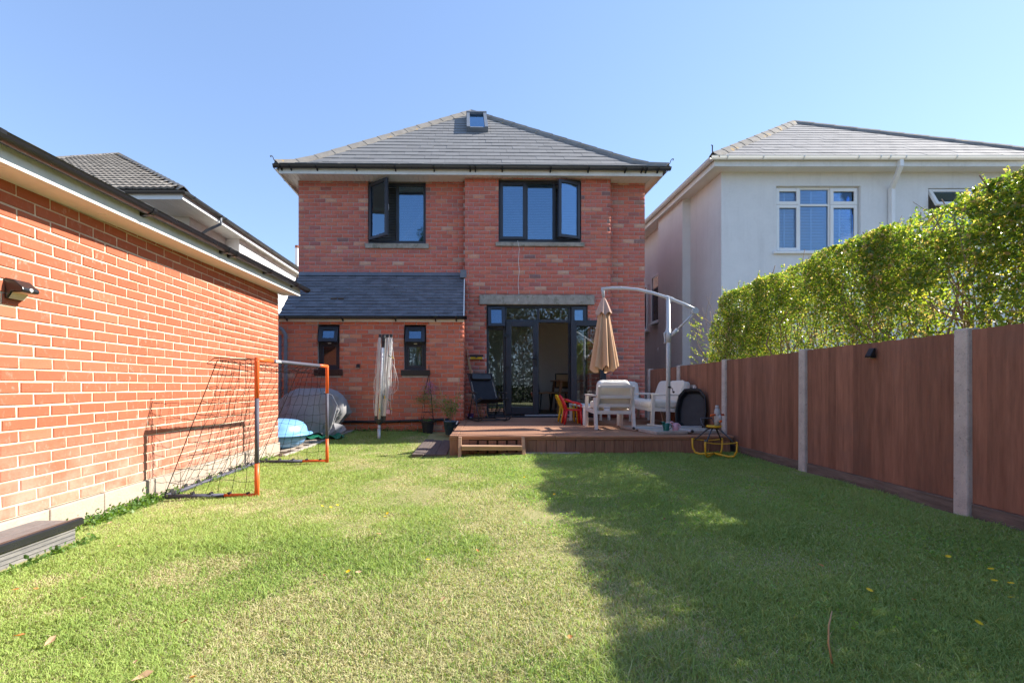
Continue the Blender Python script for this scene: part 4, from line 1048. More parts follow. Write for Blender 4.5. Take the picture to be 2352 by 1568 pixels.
# black heater-like box beside the door
x0_, x1_, z0_, z1_ = hrect(1078.5, 1110, 814.5, 825.5, YB - .05)
t = empty('wall_heater', world_of(((x0_ + x1_) / 2, YB - .012, z0_)), T, 'flat black box with yellow front strip fixed to brick wall left of the doors', 'wall box')
w_ = (x1_ - x0_) / 2; h_ = z1_ - z0_
MB().box(-w_, w_, -.055, 0, h_ * .55, h_).build('housing', M['black_plastic'], t, bevel=.004)
MB().box(-w_, w_, -.045, 0, 0, h_ * .1).build('lower_rail', M['black_plastic'], t)
MB().box(-w_ + .01, w_ - .01, -.04, -.004, h_ * .1, h_ * .55).build('front_strip', M['yellow'], t)
MB().box(-.02, .02, -.062, -.042, h_ * .38, h_ * .62).build('latch', M['grey_dark'], t)
for s_ in (-1, 1): MB().box(s_ * w_ - .012 if s_ > 0 else -w_, w_ if s_ > 0 else -w_ + .012, -.05, -.001, h_ * .1, h_ * .55).build('end_cap', M['label_white'], t)

# ------------------------------------------------------------------ white house on the right
nr_ = empty('white_house', (5.07, 9.5, 0), 0, 'white rendered two storey house with pale slate roof behind the hedge', 'house', 'neighbouring white houses')
def ng(x, y, yl=0.0):
    Y = 9.5 + yl; return ((x - 1088) * Y / 1066 - 5.07, 1 + (885 - y) * Y / 1066)
NS = 5.37; NW = 6.4
a0 = ng(1783, 427); a1 = ng(1977, 578); b0 = ng(2132, 432); b1 = ng(2330, 560)
ops = [(a0[0], a1[0], a1[1], a0[1]), (b0[0], b1[0], b1[1], b0[1])]
wall_panel(nr_, (0, 0, 0), 0, 0, NW, 0, NS, ops, M['render_white'], .12)
b = MB()
b.add([(0, 0, 0), (0, 1.37, 0), (0, 1.37, NS), (0, 0, NS)], [(0, 1, 2, 3)])
b.add([(0, 1.37, 0), (-.18, 1.37, 0), (-.18, 1.37, NS), (0, 1.37, NS)], [(0, 1, 2, 3)])
b.add([(-.18, 1.37, 0), (-.18, 2.8, 0), (-.18, 2.8, NS), (-.18, 1.37, NS)], [(0, 1, 2, 3)])
b.add([(-.18, 2.8, 0), (.03, 2.8, 0), (.03, 2.8, NS), (-.18, 2.8, NS)], [(0, 1, 2, 3)])
b.add([(.03, 2.8, 0), (.03, 10, 0), (.03, 10, NS), (.03, 2.8, NS)], [(0, 1, 2, 3)])
b.add([(NW, 0, 0), (NW, 10, 0), (NW, 10, NS), (NW, 0, NS)], [(0, 1, 2, 3)]); b.add([(0, 10, 0), (NW, 10, 0), (NW, 10, NS), (0, 10, NS)], [(0, 1, 2, 3)])
b.build('side_wall', M['render_white'], nr_)
# side windows seen between the houses
for y0_, y1_, za, zb in ((3.15, 3.75, 2.75, 4.1), (4.05, 4.95, 2.6, 3.95)):
    b = MB(); ring_y = lambda mb, xx0, xx1, ya, yb, zA, zB, w: (mb.box(xx0, xx1, ya, ya + w, zA, zB), mb.box(xx0, xx1, yb - w, yb, zA, zB), mb.box(xx0, xx1, ya + w, yb - w, zA, zA + w), mb.box(xx0, xx1, ya + w, yb - w, zB - w, zB))
    ring_y(b, -.01, .028, y0_, y1_, za, zb, .06); w_ = b.build('window', M['frame_white'], nr_)
    MB().box(.005, .015, y0_ + .06, y1_ - .06, za + .06, zb - .06).build('pane', M['glass'], w_)
    MB().box(-.07, .028, y0_ - .05, y1_ + .05, za - .04, za - .001).build('sill', M['frame_white'], w_)
b = MB(); b.tube([(-.1, 2.82, 1.2), (-.1, 2.82, 1.75), (-.06, 2.95, 1.95), (.0, 3.1, 2.0)], [.05, .05, .07, .07], 10); b.build('soil_pipe', M['frame_white'], nr_, smooth=True)
# eaves
ox = .30
b = MB(); b.box(-ox + .02, NW + .3, -ox + .02, 0, NS - .012, NS); b.box(-ox + .02, .05, 0, 10, NS - .012, NS); b.build('soffit', M['soffit'], nr_)
b = MB(); b.box(-ox, NW + .3, -ox - .001, -ox + .02, NS - .03, NS + .12); b.box(-ox, -ox + .02, -ox + .0205, 10, NS - .03, NS + .12); b.build('fascia', M['fascia'], nr_)
b = MB(); gz_ = NS + .135
half_gutter(b, [(-ox - .06, 10, gz_), (-ox - .06, -ox + .06, gz_), (-ox + .0, -ox - .06, gz_)], Vector((-1, 0, 0)), .062) if False else None
half_gutter(b, [(-ox - .11, -ox - .06, gz_), (NW + .4, -ox - .06, gz_)], Vector((0, -1, 0)), .062); half_gutter(b, [(-ox - .06, -ox - .05, gz_ - .002), (-ox - .06, 10, gz_ - .002)], Vector((-1, 0, 0)), .062)
ngut = b.build('gutter', M['frame_white'], nr_, smooth=True)
for X in (1668, 1750, 1843, 1968, 2018, 2040, 2076, 2192):
    x = ng(X, 370, -ox - .06)[0]; k = MB(); half_gutter(k, [(x - .015, -ox - .06, gz_), (x + .015, -ox - .06, gz_)], Vector((0, -1, 0)), .067); k.build('gutter_bracket', M['frame_white'], ngut)
for y in (.6, 1.6, 2.6, 3.6):
    k = MB(); half_gutter(k, [(-ox - .06, y, gz_), (-ox - .06, y + .03, gz_)], Vector((-1, 0, 0)), .067); k.build('gutter_bracket', M['frame_white'], ngut)
dx0 = ng(2064, 372, -.3)[0]; dx1 = ng(2042, 430)[0]
b = MB(); b.bar((dx0, -ox - .04, gz_ - .02), (dx0, -ox - .04, NS - .06), .075, .075, (1, 0, 0)); b.bar((dx0, -ox - .04, NS - .05), (dx1, -.06, NS - .38), .075, .075, (0, 0, 1)); b.bar((dx1, -.06, NS - .36), (dx1, -.06, 0), .085, .075, (1, 0, 0))
b.build('downpipe', M['frame_white'], nr_, bevel=.006)
# roof: hip on the left, running down to the right
REZ = NS + .16; ex0, ey0 = -ox - .06, -ox - .05
ap = (8.1 - 5.07, 11.76 - 9.5, 7.65); ex1 = NW + .35
slp = math.atan2(ap[2] - REZ, ap[1] - ey0); run = ap[1] - ey0; sl_ = run / math.cos(slp)
b = MB(); zo = Vector((0, 0, -.03))
b.add([Vector((ex0, ey0, REZ)) + zo, Vector((ex1, ey0, REZ)) + zo, Vector(ap) + zo], [(0, 1, 2)])
b.add([Vector((ex0, ey0, REZ)) + zo, Vector(ap) + zo, Vector((ap[0], 8, ap[2])) + zo, Vector((ex0, 10.3, REZ)) + zo], [(0, 1, 2, 3)])
b.add([Vector((ex1, ey0, REZ)) + zo, Vector(ap) + zo, Vector((ap[0], 8, ap[2])) + zo, Vector((ex1, 10.3, REZ)) + zo], [(0, 1, 2, 3)])
nroof = b.build('roof', M['slate_pale'], nr_)
nrw = 14; rows = [(sl_ * i / nrw, sl_ * (i + 1) / nrw) for i in range(nrw)]
tile_rows(nroof, 'slate', lambda u, s: Vector((u, ey0 + s * math.cos(slp), REZ + s * math.sin(slp) - .01)), rows, .30, .010,
          lambda s: ex0 + (ap[0] - ex0) * s / sl_, lambda s: ex1 + (ap[0] - ex1) * s / sl_, M['slate_pale'])
hip_tiles(nroof, [(ex0, ey0, REZ + .01), (ap[0], ap[1], ap[2] + .02)], M['hip_tile'], .45, w=.12)
hip_tiles(nroof, [(ex1, ey0, REZ + .01), (ap[0], ap[1], ap[2] + .02)], M['hip_tile'], .45, w=.12)
k = MB(); k.tube([(ex0 + .05, ey0, REZ), (ex0 - .03, ey0 - .05, REZ + .06), (ex0 - .03, ey0 - .05, REZ + .17), (ex0 - .05, ey0 - .05, REZ + .18)], .012, 6); k.build('hip_iron', M['iron'], nroof)
# windows with shutters
x0, x1, z0, z1 = ops[0]; yf = .07
b = ring(MB(), x0, x1, z0, z1, .05, yf, yf + .06); xA = ng(1841, 500)[0]; xB = ng(1911, 500)[0]; zt_ = ng(1880, 468)[1]
for xm in (xA, xB): b.box(xm - .025, xm + .025, yf, yf + .06, z0 + .05, z1 - .05)
for (p, q) in ((x0 + .05, xA - .025), (xA + .025, xB - .025), (xB + .025, x1 - .05)): b.box(p, q, yf, yf + .06, zt_ - .022, zt_ + .022)
win = b.build('window', M['frame_white'], nr_, bevel=.006)
for i, (p, q) in enumerate(((x0 + .05, xA - .025), (xA + .025, xB - .025), (xB + .025, x1 - .05))):
    for (c, d) in ((z0 + .05, zt_ - .022), (zt_ + .022, z1 - .05)):
        if i != 1:
            b = ring(MB(), p - .02, q + .02, c - .02, d + .02, .065, yf - .025, yf - .002); b.build('sash', M['frame_white'], win, bevel=.005)
            pane(win, p + .045, q - .045, c + .045, d - .045, yf + .01, 'glass_soft')
        else: pane(win, p, q, c, d, yf + .02, 'glass_soft')
        slats(win, p, q, c, d, yf + .13, .062, 'shutter', 'shutter_louvre', .75)
        for s_ in ((p + q) / 2,): MB().box(s_ - .012, s_ + .012, yf + .09, yf + .10, c, d).build('shutter_rod', M['shutter'], win)
MB().box(x0 - .07, x1 + .05, -.06, yf - .001, z0 - .05, z0 - .001).build('sill', M['frame_white'], win, bevel=.006)
b = MB(); b.box(x0 - .3, x1 + .3, .9, .92, z0 - .3, z1 + .3); b.build('window_backing', M['room_wall'], win)
x0, x1, z0, z1 = ops[1]
b = ring(MB(), x0, x1, z0, z1, .05, yf, yf + .06); xm = (x0 + x1) / 2; b.box(xm - .025, xm + .025, yf, yf + .06, z0 + .05, z1 - .05)
zt2 = z1 - .42
for (p, q) in ((x0 + .05, xm - .025), (xm + .025, x1 - .05)): b.box(p, q, yf, yf + .06, zt2 - .022, zt2 + .022)
win = b.build('window', M['frame_white'], nr_, bevel=.006)
for (p, q) in ((x0 + .03, xm), (xm, x1 - .03)):
    hh = z1 - zt2; lc_ = (0, yf - .02, z1 - .02); rot = (R(-26), 0, 0)
    b = ring(MB(), p, q, -hh, 0, .065, -.025, .025); b.build('sash', M['frame_white'], win, bevel=.005, loc=lc_, rot=rot)
    MB().box(p + .065, q - .065, -.005, .005, -hh + .065, -.065).build('pane', M['glass'], win, loc=lc_, rot=rot)
    pane(win, p + .02, q - .025, z0 + .05, zt2 - .022, yf + .02)
b = MB(); b.box(x0 - .3, x1 + .3, .9, .92, z0 - .3, z1 + .3); b.build('window_backing', M['room_wall'], win)

# ------------------------------------------------------------------ white house behind the garage, left
nl = empty('white_house', (-7.05, 11.5, 0), 0, 'white roughcast house with brown tiled hip roof beyond the garage roof', 'house', 'neighbouring white houses')
LS = 5.18; lox = .56; loy = 1.15
b = MB()
b.add([(0, 0, 0), (-11, 0, 0), (-11, 0, LS), (0, 0, LS)], [(0, 1, 2, 3)]); b.add([(0, 0, 0), (0, 2.0, 0), (0, 2.0, LS), (0, 0, LS)], [(0, 1, 2, 3)])
b.add([(0, 1.7, 0), (.38, 1.7, 0), (.38, 1.7, LS), (0, 1.7, LS)], [(0, 1, 2, 3)]); b.add([(.38, 1.7, 0), (.38, 16, 0), (.38, 16, LS), (.38, 1.7, LS)], [(0, 1, 2, 3)])
b.build('wall', M['roughcast'], nl)
b = MB(); b.box(-11, lox - .02, -loy + .02, 0, LS, LS + .012); b.box(-.3, lox - .02, 0, 16, LS, LS + .012); sofl = b.build('soffit', M['fascia'], nl)
for k in range(34): MB().box(lox - .02 - (k + 1) * .1, lox - .02 - k * .1 - .006, -loy + .021, -.002, LS - .008, LS - .0005).build('soffit_board', M['soffit'], sofl)
b = MB(); b.box(-11, lox, -loy, -loy + .02, LS - .03, LS + .14); b.box(lox - .02, lox, -loy + .0205, 16, LS - .03, LS + .14); b.build('fascia', M['frame_white'], nl)
b = MB(); lgz_ = LS + .135
half_gutter(b, [(-11, -loy - .06, lgz_), (lox + .11, -loy - .06, lgz_)], Vector((0, -1, 0)), .062); half_gutter(b, [(lox + .06, -loy - .05, lgz_ - .002), (lox + .06, 16, lgz_ - .002)], Vector((1, 0, 0)), .062)
lgut_ = b.build('gutter', M['grey_dark'], nl, smooth=True)
for y in (-.9, .25, .45, 1.6, 3.2, 4.8, 6.4, 8.0):
    k = MB(); half_gutter(k, [(lox + .06, y, lgz_), (lox + .06, y + .035, lgz_)], Vector((1, 0, 0)), .068); k.build('gutter_bracket', M['black_plastic'], lgut_)
b = MB(); b.tube([(lox + .06, .3, lgz_ - .04), (lox + .06, .3, LS - .08), (.25, .32, LS - .24), (.08, .33, LS - .34), (.08, .33, 1.0)], .036, 8); b.build('downpipe', M['lead'], nl, smooth=True)
LEZ = LS + .17; lx_, ly_ = lox + .07, -loy - .06
lap = (lx_ - 6.2, ly_ + 6.2, LEZ + 6.2 * .62)
b = MB(); b.add([Vector((lx_, ly_, LEZ)) + zo, Vector((lx_ - 12.4, ly_, LEZ)) + zo, Vector(lap) + zo], [(0, 1, 2)])
b.add([Vector((lx_, ly_, LEZ)) + zo, Vector(lap) + zo, Vector((lap[0], 12, lap[2])) + zo, Vector((lx_, 17, LEZ)) + zo], [(0, 1, 2, 3)])
lroof_ = b.build('roof', M['tile_brown'], nl)
# wavy concrete tiles
sa = math.atan(.62); gauge = .345; wt = .30; cach = None
es = Vector((0, math.cos(sa), math.sin(sa))); n_ = Vector((0, -math.sin(sa), math.cos(sa)))
t = MB(); m_ = 8; vs = []; fs = []
for (s_, h) in ((-.02, .0), (-.02, .045), (gauge + .03, .008)):
    for k in range(m_ + 1):
        u = wt * k / m_; wv = .022 * abs(math.sin(math.pi * 2 * k / m_ * .5 * 2)) if False else .020 * (0.5 + 0.5 * math.cos(4 * math.pi * k / m_))
        vs.append((u, s_, h + (wv if h > 0 else wv * .6)))
for r_ in range(2):
    for k in range(m_): fs.append((r_ * (m_ + 1) + k, r_ * (m_ + 1) + k + 1, (r_ + 1) * (m_ + 1) + k + 1, (r_ + 1) * (m_ + 1) + k))
t.add(vs, fs); tme = t.mesh('roof_tile', M['tile_brown'])
rowsn = int(6.2 / math.cos(sa) / gauge); cnt = 0; stuff = MB(); cand = []
for r_ in range(rowsn):
    s0 = r_ * gauge; rn = (s0 + gauge * .5) * math.cos(sa)
    xr = lx_ - rn - .05; xl = max(lx_ - 12.4 + rn, -6.9)
    x = xr - wt
    while x > xl: cand.append((x, s0)); x -= wt
cand.sort(key=lambda c: -(c[0] - c[1] * .6))
rotm = Matrix((Vector((1, 0, 0)), es, n_)).transposed().to_4x4()
for i, (x, s0) in enumerate(cand):
    p = Vector((x, ly_, LEZ)) + es * s0 + n_ * rng.uniform(0, .006)
    if i < 300:
        o = bpy.data.objects.new('roof_tile', tme); link(o, lroof_); o.matrix_basis = Matrix.Translation(p) @ rotm
    else: stuff.add([p + Vector((v[0], 0, 0)) + es * v[1] + n_ * v[2] for v in vs], fs)
if stuff.v: stuff.build('roof_tile', M['tile_brown'], lroof_, kind='stuff')
hip_tiles(lroof_, [(lx_ - .02, ly_ + .02, LEZ + .02), (lap[0], lap[1], lap[2] + .03)], M['hip_tile'], .45, w=.13, sl=.5)
hip_tiles(lroof_, [(lap[0] - 4.5, lap[1] - 4.5, lap[2] - 4.5 * .62 + .03), (lap[0], lap[1], lap[2] + .03)], M['hip_tile'], .45, w=.13, sl=.5)
b = MB(); b.tube([(lox - .4, 6.6, LEZ), (lox - .4, 6.6, LEZ + 1.0)], .07, 10); b.build('flue_pipe', M['frame_white'], nl)
b = MB(); b.tube([(lox - .4, 6.6, LEZ + 1.0), (lox - .4, 6.6, LEZ + 1.1)], .08, 10); b.build('flue_cap', M['orange'] if False else M['brick_flank'], nl)

# ------------------------------------------------------------------ fence on the right
fence = empty('garden_fence', (FA, 0, 0), -math.atan(FB), 'low dark brown board fence with concrete posts along the right of the lawn', 'fence')
fl = math.sqrt(1 + FB * FB)
posts_y = [-1.72, -.10, 1.48, 3.10, 4.70, 6.30, 7.86, 9.35]
def ftop(y): return 1.372 - .008 * (y - 3.1)
for y in posts_y:
    h = ftop(y) + .008; k = MB(); s_ = y * fl
    k.add([(-.052, s_ - .05, .0), (.052, s_ - .05, 0), (.052, s_ + .05, 0), (-.052, s_ + .05, 0), (-.05, s_ - .047, h), (.05, s_ - .047, h), (.05, s_ + .047, h), (-.05, s_ + .047, h)], [(0, 3, 2, 1), (4, 5, 6, 7), (0, 1, 5, 4), (1, 2, 6, 5), (2, 3, 7, 6), (3, 0, 4, 7)])
    k.build('post', M['post_concrete'], fence, bevel=.012)
for i in range(len(posts_y) - 1):
    ya, yb = posts_y[i] * fl + .052, posts_y[i + 1] * fl - .052
    gb = MB(); gb.box(-.028, .012, ya, yb, .02, .225); gb.build('gravel_board', M['gravel_board'], fence, bevel=.008)
    zt_ = min(ftop(posts_y[i]), ftop(posts_y[i + 1])) - .004
    k = MB()
    for zr in (.36, .78, zt_ - .16): k.box(.012, .04, ya, yb, zr, zr + .06)
    k.box(-.022, .03, ya, yb, .2262, .2272)
    pan = k.build('fence_panel', M['plank'], fence)
    n = 15; w_ = (yb - ya) / n
    for j in range(n):
        p = MB(); y0_ = ya + j * w_; t0 = rng.uniform(-.0015, .0015); dz = rng.uniform(-.003, .003)
        p.add([(-.002 + t0, y0_ + .0005, .228), (-.021 + t0, y0_ + w_ + .012, .228), (.011, y0_ + w_ + .012, .228), (.011, y0_ + .0005, .228),
               (-.002 + t0, y0_ + .0005, zt_ + dz), (-.021 + t0, y0_ + w_ + .012, zt_ + dz), (.011, y0_ + w_ + .012, zt_ + dz), (.011, y0_ + .0005, zt_ + dz)],
              [(0, 3, 2, 1), (4, 5, 6, 7), (0, 1, 5, 4), (1, 2, 6, 5), (2, 3, 7, 6), (3, 0, 4, 7)])
        p.build('plank', M['plank'], pan)
def fence_pt(x, y, off=0.0):
    """point on the lawn side of the fence seen at a picture position"""
    dx, dz = (x - 1088) / 1066, (885 - y) / 1066
    t = (FA - off) / (dx - FB); return Vector((dx * t, t, 1 + dz * t))
p = fence_pt(2005, 811, .03)
t = empty('wall_light', p, -math.atan(FB), 'black solar light fixed near the top edge of the brown fence', 'wall light', 'solar wall lights')
k = MB(); k.extrude([(0, -.028, .042), (-.012, -.028, .042), (-.045, -.028, -.022), (-.045, -.028, -.034), (0, -.028, -.04)], (0, .056, 0)); k.build('housing', M['black_plastic'], t, bevel=.003)
k = MB(); k.add([(-.043, -.026, -.0365), (-.004, -.026, -.043), (-.004, .026, -.043), (-.043, .026, -.0365)], [(0, 1, 2, 3)]); k.build('lens', M['lamp_lens'], t)
# wall light on the garage
yL = 2.785 * 1066 / (1088 - 28)
t = empty('wall_light', (GX + .008, yL, 1 + (885 - 665) * yL / 1066), 0, 'large glossy black solar light on the orange brick garage wall', 'wall light', 'solar wall lights')
k = MB(); k.extrude([(0, -.055, .062), (.05, -.055, .052), (.105, -.055, .005), (.11, -.055, -.012), (.10, -.055, -.022), (.04, -.055, -.018), (.012, -.055, -.06), (0, -.055, -.062)], (0, .11, 0)); k.build('housing', M['black_plastic'], t, bevel=.006, seg=3)
k = MB(); k.add([(.098, -.048, -.0245), (.042, -.048, -.0245), (.018, -.048, -.06), (.018, .048, -.06), (.042, .048, -.0245), (.098, .048, -.0245)], [(0, 1, 4, 5), (1, 2, 3, 4)])
k.build('lens', M['lamp_lens'], t)
k = MB(); k.ellip((.107, .0, -.006), .006, .012, .012, 10, 6); k.build('sensor', M['white'], t, smooth=True)
# ------------------------------------------------------------------ hedge and trees
def leaves_np(P, size, r, up=0.35, aspect=.5, dirs=None):
    """one folded diamond leaf per point"""
    n = len(P)
    d = r.normal(size=(n, 3)); d[:, 2] += up
    if dirs is not None: d = d * .7 + dirs
    d /= np.linalg.norm(d, axis=1)[:, None]
    s = np.cross(d, r.normal(size=(n, 3))); s /= np.linalg.norm(s, axis=1)[:, None] + 1e-9
    nn = np.cross(d, s)
    L = (size * r.uniform(.6, 1.25, n))[:, None]; W = L * aspect
    V = np.empty((n, 4, 3))
    V[:, 0] = P - d * L * .5; V[:, 1] = P + s * W * .5 + nn * L * .08; V[:, 2] = P + d * L * .5; V[:, 3] = P - s * W * .5 + nn * L * .08
    b = np.arange(n) * 4
    return V.reshape(-1, 3), np.stack([b, b + 1, b + 2, b + 3], 1)
def hedge():
    r = np.random.default_rng(17)
    root = empty('hedge', (FA + .45, 3, 0), 0, 'tall leafy privet hedge growing behind the brown board fence', 'hedge')
    off = np.array([FA + .45, 3, 0])
    YE = 7.6
    def top(y): return 2.41 + .16 * (fbm(y, y * 0 + 3, 1.1, 61) - .5) + .07 * (fbm(y, y * 0 + 9, 4.0, 67) - .5) + .10 * ss(4.5, 2.0, y) - 1.2 * ss(6.75, 7.6, y) ** 1.5
    def front(y, z): return FA + FB * y + .19 + .30 * (fbm(y, z, 1.3, 71) - .5) + .14 * (fbm(y, z, 4, 81) - .5)
    n = 820000
    y = r.uniform(-2.2, YE + .12, n); z = r.uniform(1.0, 2.65, n)
    th = .60
    k = r.random(n)
    e = r.exponential(.085, n)
    dx = np.where(k < .52, e, np.where(k < .72, th - e, r.uniform(0, th, n)))
    x = front(y, z) + dx
    tp = top(y) + .07 * (fbm(x, y, 3.2, 55) - .5)
    arch = ((dx - th / 2) / (th / 2)) ** 2
    tp = tp - .06 * arch
    dtop = tp - z; dend = YE - y + .12 * (fbm(z, x, 3, 77) - .5)
    keep = (dtop > 0) & (dend > 0) & (dx > 0) & (dx < th)
    # dense skin, hollow core, bare feet where the light shows through
    core = np.minimum(np.minimum(dx, th - dx), np.minimum(dtop, dend))
    p = np.where(core < .18, 1.0, .16)
    low = ss(2.0, 1.40, z + .25 * (fbm(y, z, 1.7, 33) - .5)) * ss(6.9, 5.6, y)
    p *= 1 - .72 * low
    p *= np.clip(2.9 * (fbm(y, z + x, 3.2, 93) - .215), 0.14, 1) * np.clip(3.4 * (fbm(y + x, z, 9.0, 95) - .22), 0.16, 1)
    keep &= r.random(n) < p
    P = np.stack([x, y, z], 1)[keep]
    size = np.where(P[:, 1] < 4.5, .035, .031) * r.uniform(.7, 1.35, len(P))
    V, Q = leaves_np(P, size, r, .3)
    # upright shoots on the crest and at the far end
    SP = []; SD = []
    for _ in range(260):
        yy = r.uniform(1.5, YE); xx = front(np.array([yy]), np.array([2.2]))[0] + r.uniform(.02, .5); zz = top(np.array([yy]))[0] - .06
        d = np.array([r.normal(0, .25), r.normal(0, .25), 1.0])
        if r.random() < .22:
            yy = YE - .05; zz = r.uniform(1.3, 2.1); yy -= .4 * max(0, zz - 1.75); d = np.array([r.normal(-.2, .4), .6, r.uniform(.3, 1.0)])
        L_ = r.uniform(.03, .11) * (1.5 if yy > YE - .7 else 1)
        for t in np.arange(0, L_, .014):
            for s_ in (-1, 1):
                SP.append(np.array([xx, yy, zz]) + d * t + r.normal(0, .006, 3)); SD.append(d * .3 + r.normal(0, .6, 3))
    V2, Q2 = leaves_np(np.array(SP), .028, r, .3, dirs=np.array(SD))
    V = np.concatenate([V, V2]) - off; Q = np.concatenate([Q, Q2 + len(V) - len(V2)])
    o = link(bpy.data.objects.new('foliage', np_mesh('foliage', V, Q, mat=M['leaf_hedge'])), root); o['kind'] = 'stuff'
    st = MB(); rr = random.Random(3)
    for i in range(260):
        y0 = rr.uniform(-1.5, YE - .25); x0 = FA + FB * y0 + .16 + rr.uniform(.12, .48); z0 = gzf(x0, y0) - .05
        p = Vector((x0, y0, z0)); pts = [p.copy()]; d = Vector((rr.gauss(0, .12), rr.gauss(0, .25), 1)).normalized()
        tmax = float(top(np.array([y0]))[0]) - .12
        while p.z < tmax:
            p = p + d * .22; pts.append(p.copy()); d = (d + Vector((rr.gauss(0, .16), rr.gauss(0, .22), .12))).normalized()
            if p.x < FA + FB * p.y + .16 + .1: d.x = abs(d.x)
            if p.x > FA + FB * p.y + .16 + .55: d.x = -abs(d.x)
        r0 = rr.uniform(.006, .015); st.tube([q - Vector(off) for q in pts], [r0 * (1 - .75 * j / len(pts)) for j in range(len(pts))], 5)
        for _ in range(3):
            j = rr.randrange(max(1, len(pts) - 2)) ; q = pts[j]
            if q.z < .9: continue
            d2 = Vector((rr.gauss(0, .5), rr.gauss(0, .9), rr.uniform(.4, 1))).normalized()
            st.tube([q - Vector(off), q + d2 * .15 - Vector(off), q + d2 * .3 + Vector((0, 0, .08)) - Vector(off)], [r0 * .6, r0 * .45, r0 * .2], 4)
    o = st.build('branches', M['stem'], root, smooth=True); o['kind'] = 'stuff'
hedge()
def tree(loc, h, rad, seed, label, leaf='leaf_tree', n=14000, size=.11):
    r = np.random.default_rng(seed); rr = random.Random(seed)
    t = empty('tree', loc, 0, label, 'tree', 'trees at the end of the garden')
    b = MB(); b.tube([(0, 0, -.2), (.05, .02, h * .25), (-.04, .06, h * .5), (.03, 0, h * .8)], [.2, .15, .11, .04], 10)
    C = []
    for i in range(26):
        a = rr.uniform(0, 6.28); el = rr.uniform(-.2, 1.0); q = Vector((math.cos(a) * rad * rr.uniform(.3, .9), math.sin(a) * rad * rr.uniform(.3, .9), h * (.55 + .36 * el)))
        b.tube([(0, 0, h * .3), (q.x * .4, q.y * .4, (h * .35 + q.z) / 2), q], [.07, .04, .012], 6); C.append((q, rad * rr.uniform(.22, .42)))
    b.build('trunk', M['bark'], t, smooth=True)
    pts = []
    for q, s_ in C:
        m_ = n // len(C); v = r.normal(size=(m_, 3)); v /= np.linalg.norm(v, axis=1)[:, None]
        pts.append(np.array(q) + v * (s_ * r.random((m_, 1)) ** .4) * np.array([1, 1, .8]))
    V, Q = leaves_np(np.concatenate(pts), size, r, .1, .6)
    o = link(bpy.data.objects.new('crown', np_mesh('crown', V, Q, mat=M[leaf])), t); o['kind'] = 'stuff'
tree((-2.7, -10.8, -.1), 12.6, 1.9, 5, 'broad leafy tree at the far end of the garden, mirrored in the upper left window')
tree((2.4, -13.5, -.1), 9.0, 2.4, 8, 'tall bushy tree at the far end of the garden, mirrored in the glass doors')

def reflection_hedge():  # hedge added out of sight to darken what the door glass mirrors
    r = np.random.default_rng(41); n = 36000; P = np.stack([r.uniform(-7, 7, n), -9.2 + r.normal(0, .35, n), r.uniform(-.1, 1, n)], 1)
    P[:, 2] = P[:, 2] * (5.2 + 1.2 * fbm(P[:, 0], P[:, 0] * 0 + 1, .8, 15))
    t = empty('hedge', (0, -9.2, -.16), 0, 'tall dark conifer hedge added out of view to darken the reflections in the doors', 'hedge')
    V, Q = leaves_np(P - np.array([0, -9.2, -.16]), .20, r, .6, .5)
    o = link(bpy.data.objects.new('foliage', np_mesh('foliage', V, Q, mat=M['leaf_tree'])), t); o['kind'] = 'stuff'
    b = MB()
    for i in range(22): x = -6.8 + i * .65; b.tube([(x, 0, -.05), (x, .05, 1.6), (x, 0, 3.2)], [.07, .05, .02], 6)
    o = b.build('trunks', M['bark'], t); o['kind'] = 'stuff'
reflection_hedge()

# ------------------------------------------------------------------ patio pavers, plank path, garage step
patio = MB()
pv = [(-4.3, 6.62), (-2.62, 6.4), (-2.54, 6.9), (-2.22, 8.5), (-2.2, 8.66), (-4.3, 8.66)]
pb_ = [Vector((x, y, gzf(max(x, -2.8), y) + .012)) for x, y in pv]
patio.add(pb_, [tuple(range(len(pv)))])
patio_o = tag(patio.build('patio', M['soil']), kind='structure')
pm = MB(); pm.box(-.098, .098, -.048, .048, -.02, .018); pme = pm.mesh('paver', M['paver'])
y = 6.42
row = 0
while y < 8.6:
    xe = float(patio_edge(y + .05)) - .06; x = xe - .1 - (.1 if row % 2 else 0)
    while x > -3.75:
        if not (y < 6.66 and x < -2.68):
            z = gzf(x, y); o = bpy.data.objects.new('paver', pme); link(o, patio_o); o.location = (x, y + .05, z + .004 + rng.uniform(-.0015, .0015)); sl = (gzf(x, y + .1) - z) / .1
            o.rotation_euler = (math.atan(sl), 0, rng.uniform(-.01, .01))
        x -= .2
    y += .1; row += 1
for k in range(12):
    ya = 6.44 + k * .185; xa = float(patio_edge(ya)); xb = float(patio_edge(ya + .18))
    b = MB(); b.extrude([(xa - .055, ya, gzf(xa, ya) - .03), (xa, ya, gzf(xa, ya) - .03), (xb, ya + .18, gzf(xb, ya + .18) - .03), (xb - .055, ya + .18, gzf(xb, ya + .18) - .03)], (0, 0, .055)); b.build('edging_stone', M['slab'], patio_o, bevel=.004)
DZ = .355; DY = 5.98
path = tag(MB().box(-.80, -.345, 6.0, 8.55, .02, gzf(-.5, 6.0) + .005).build('path', M['soil']), kind='structure')
for k in range(3):
    x = -.795 + k * .151; MB().box(x, x + .147, 6.0 + rng.uniform(-.03, .0), 8.5, .03, gzf(-.5, 6.2) + .03 + rng.uniform(0, .004)).build('plank', M['old_plank'], path, bevel=.004)
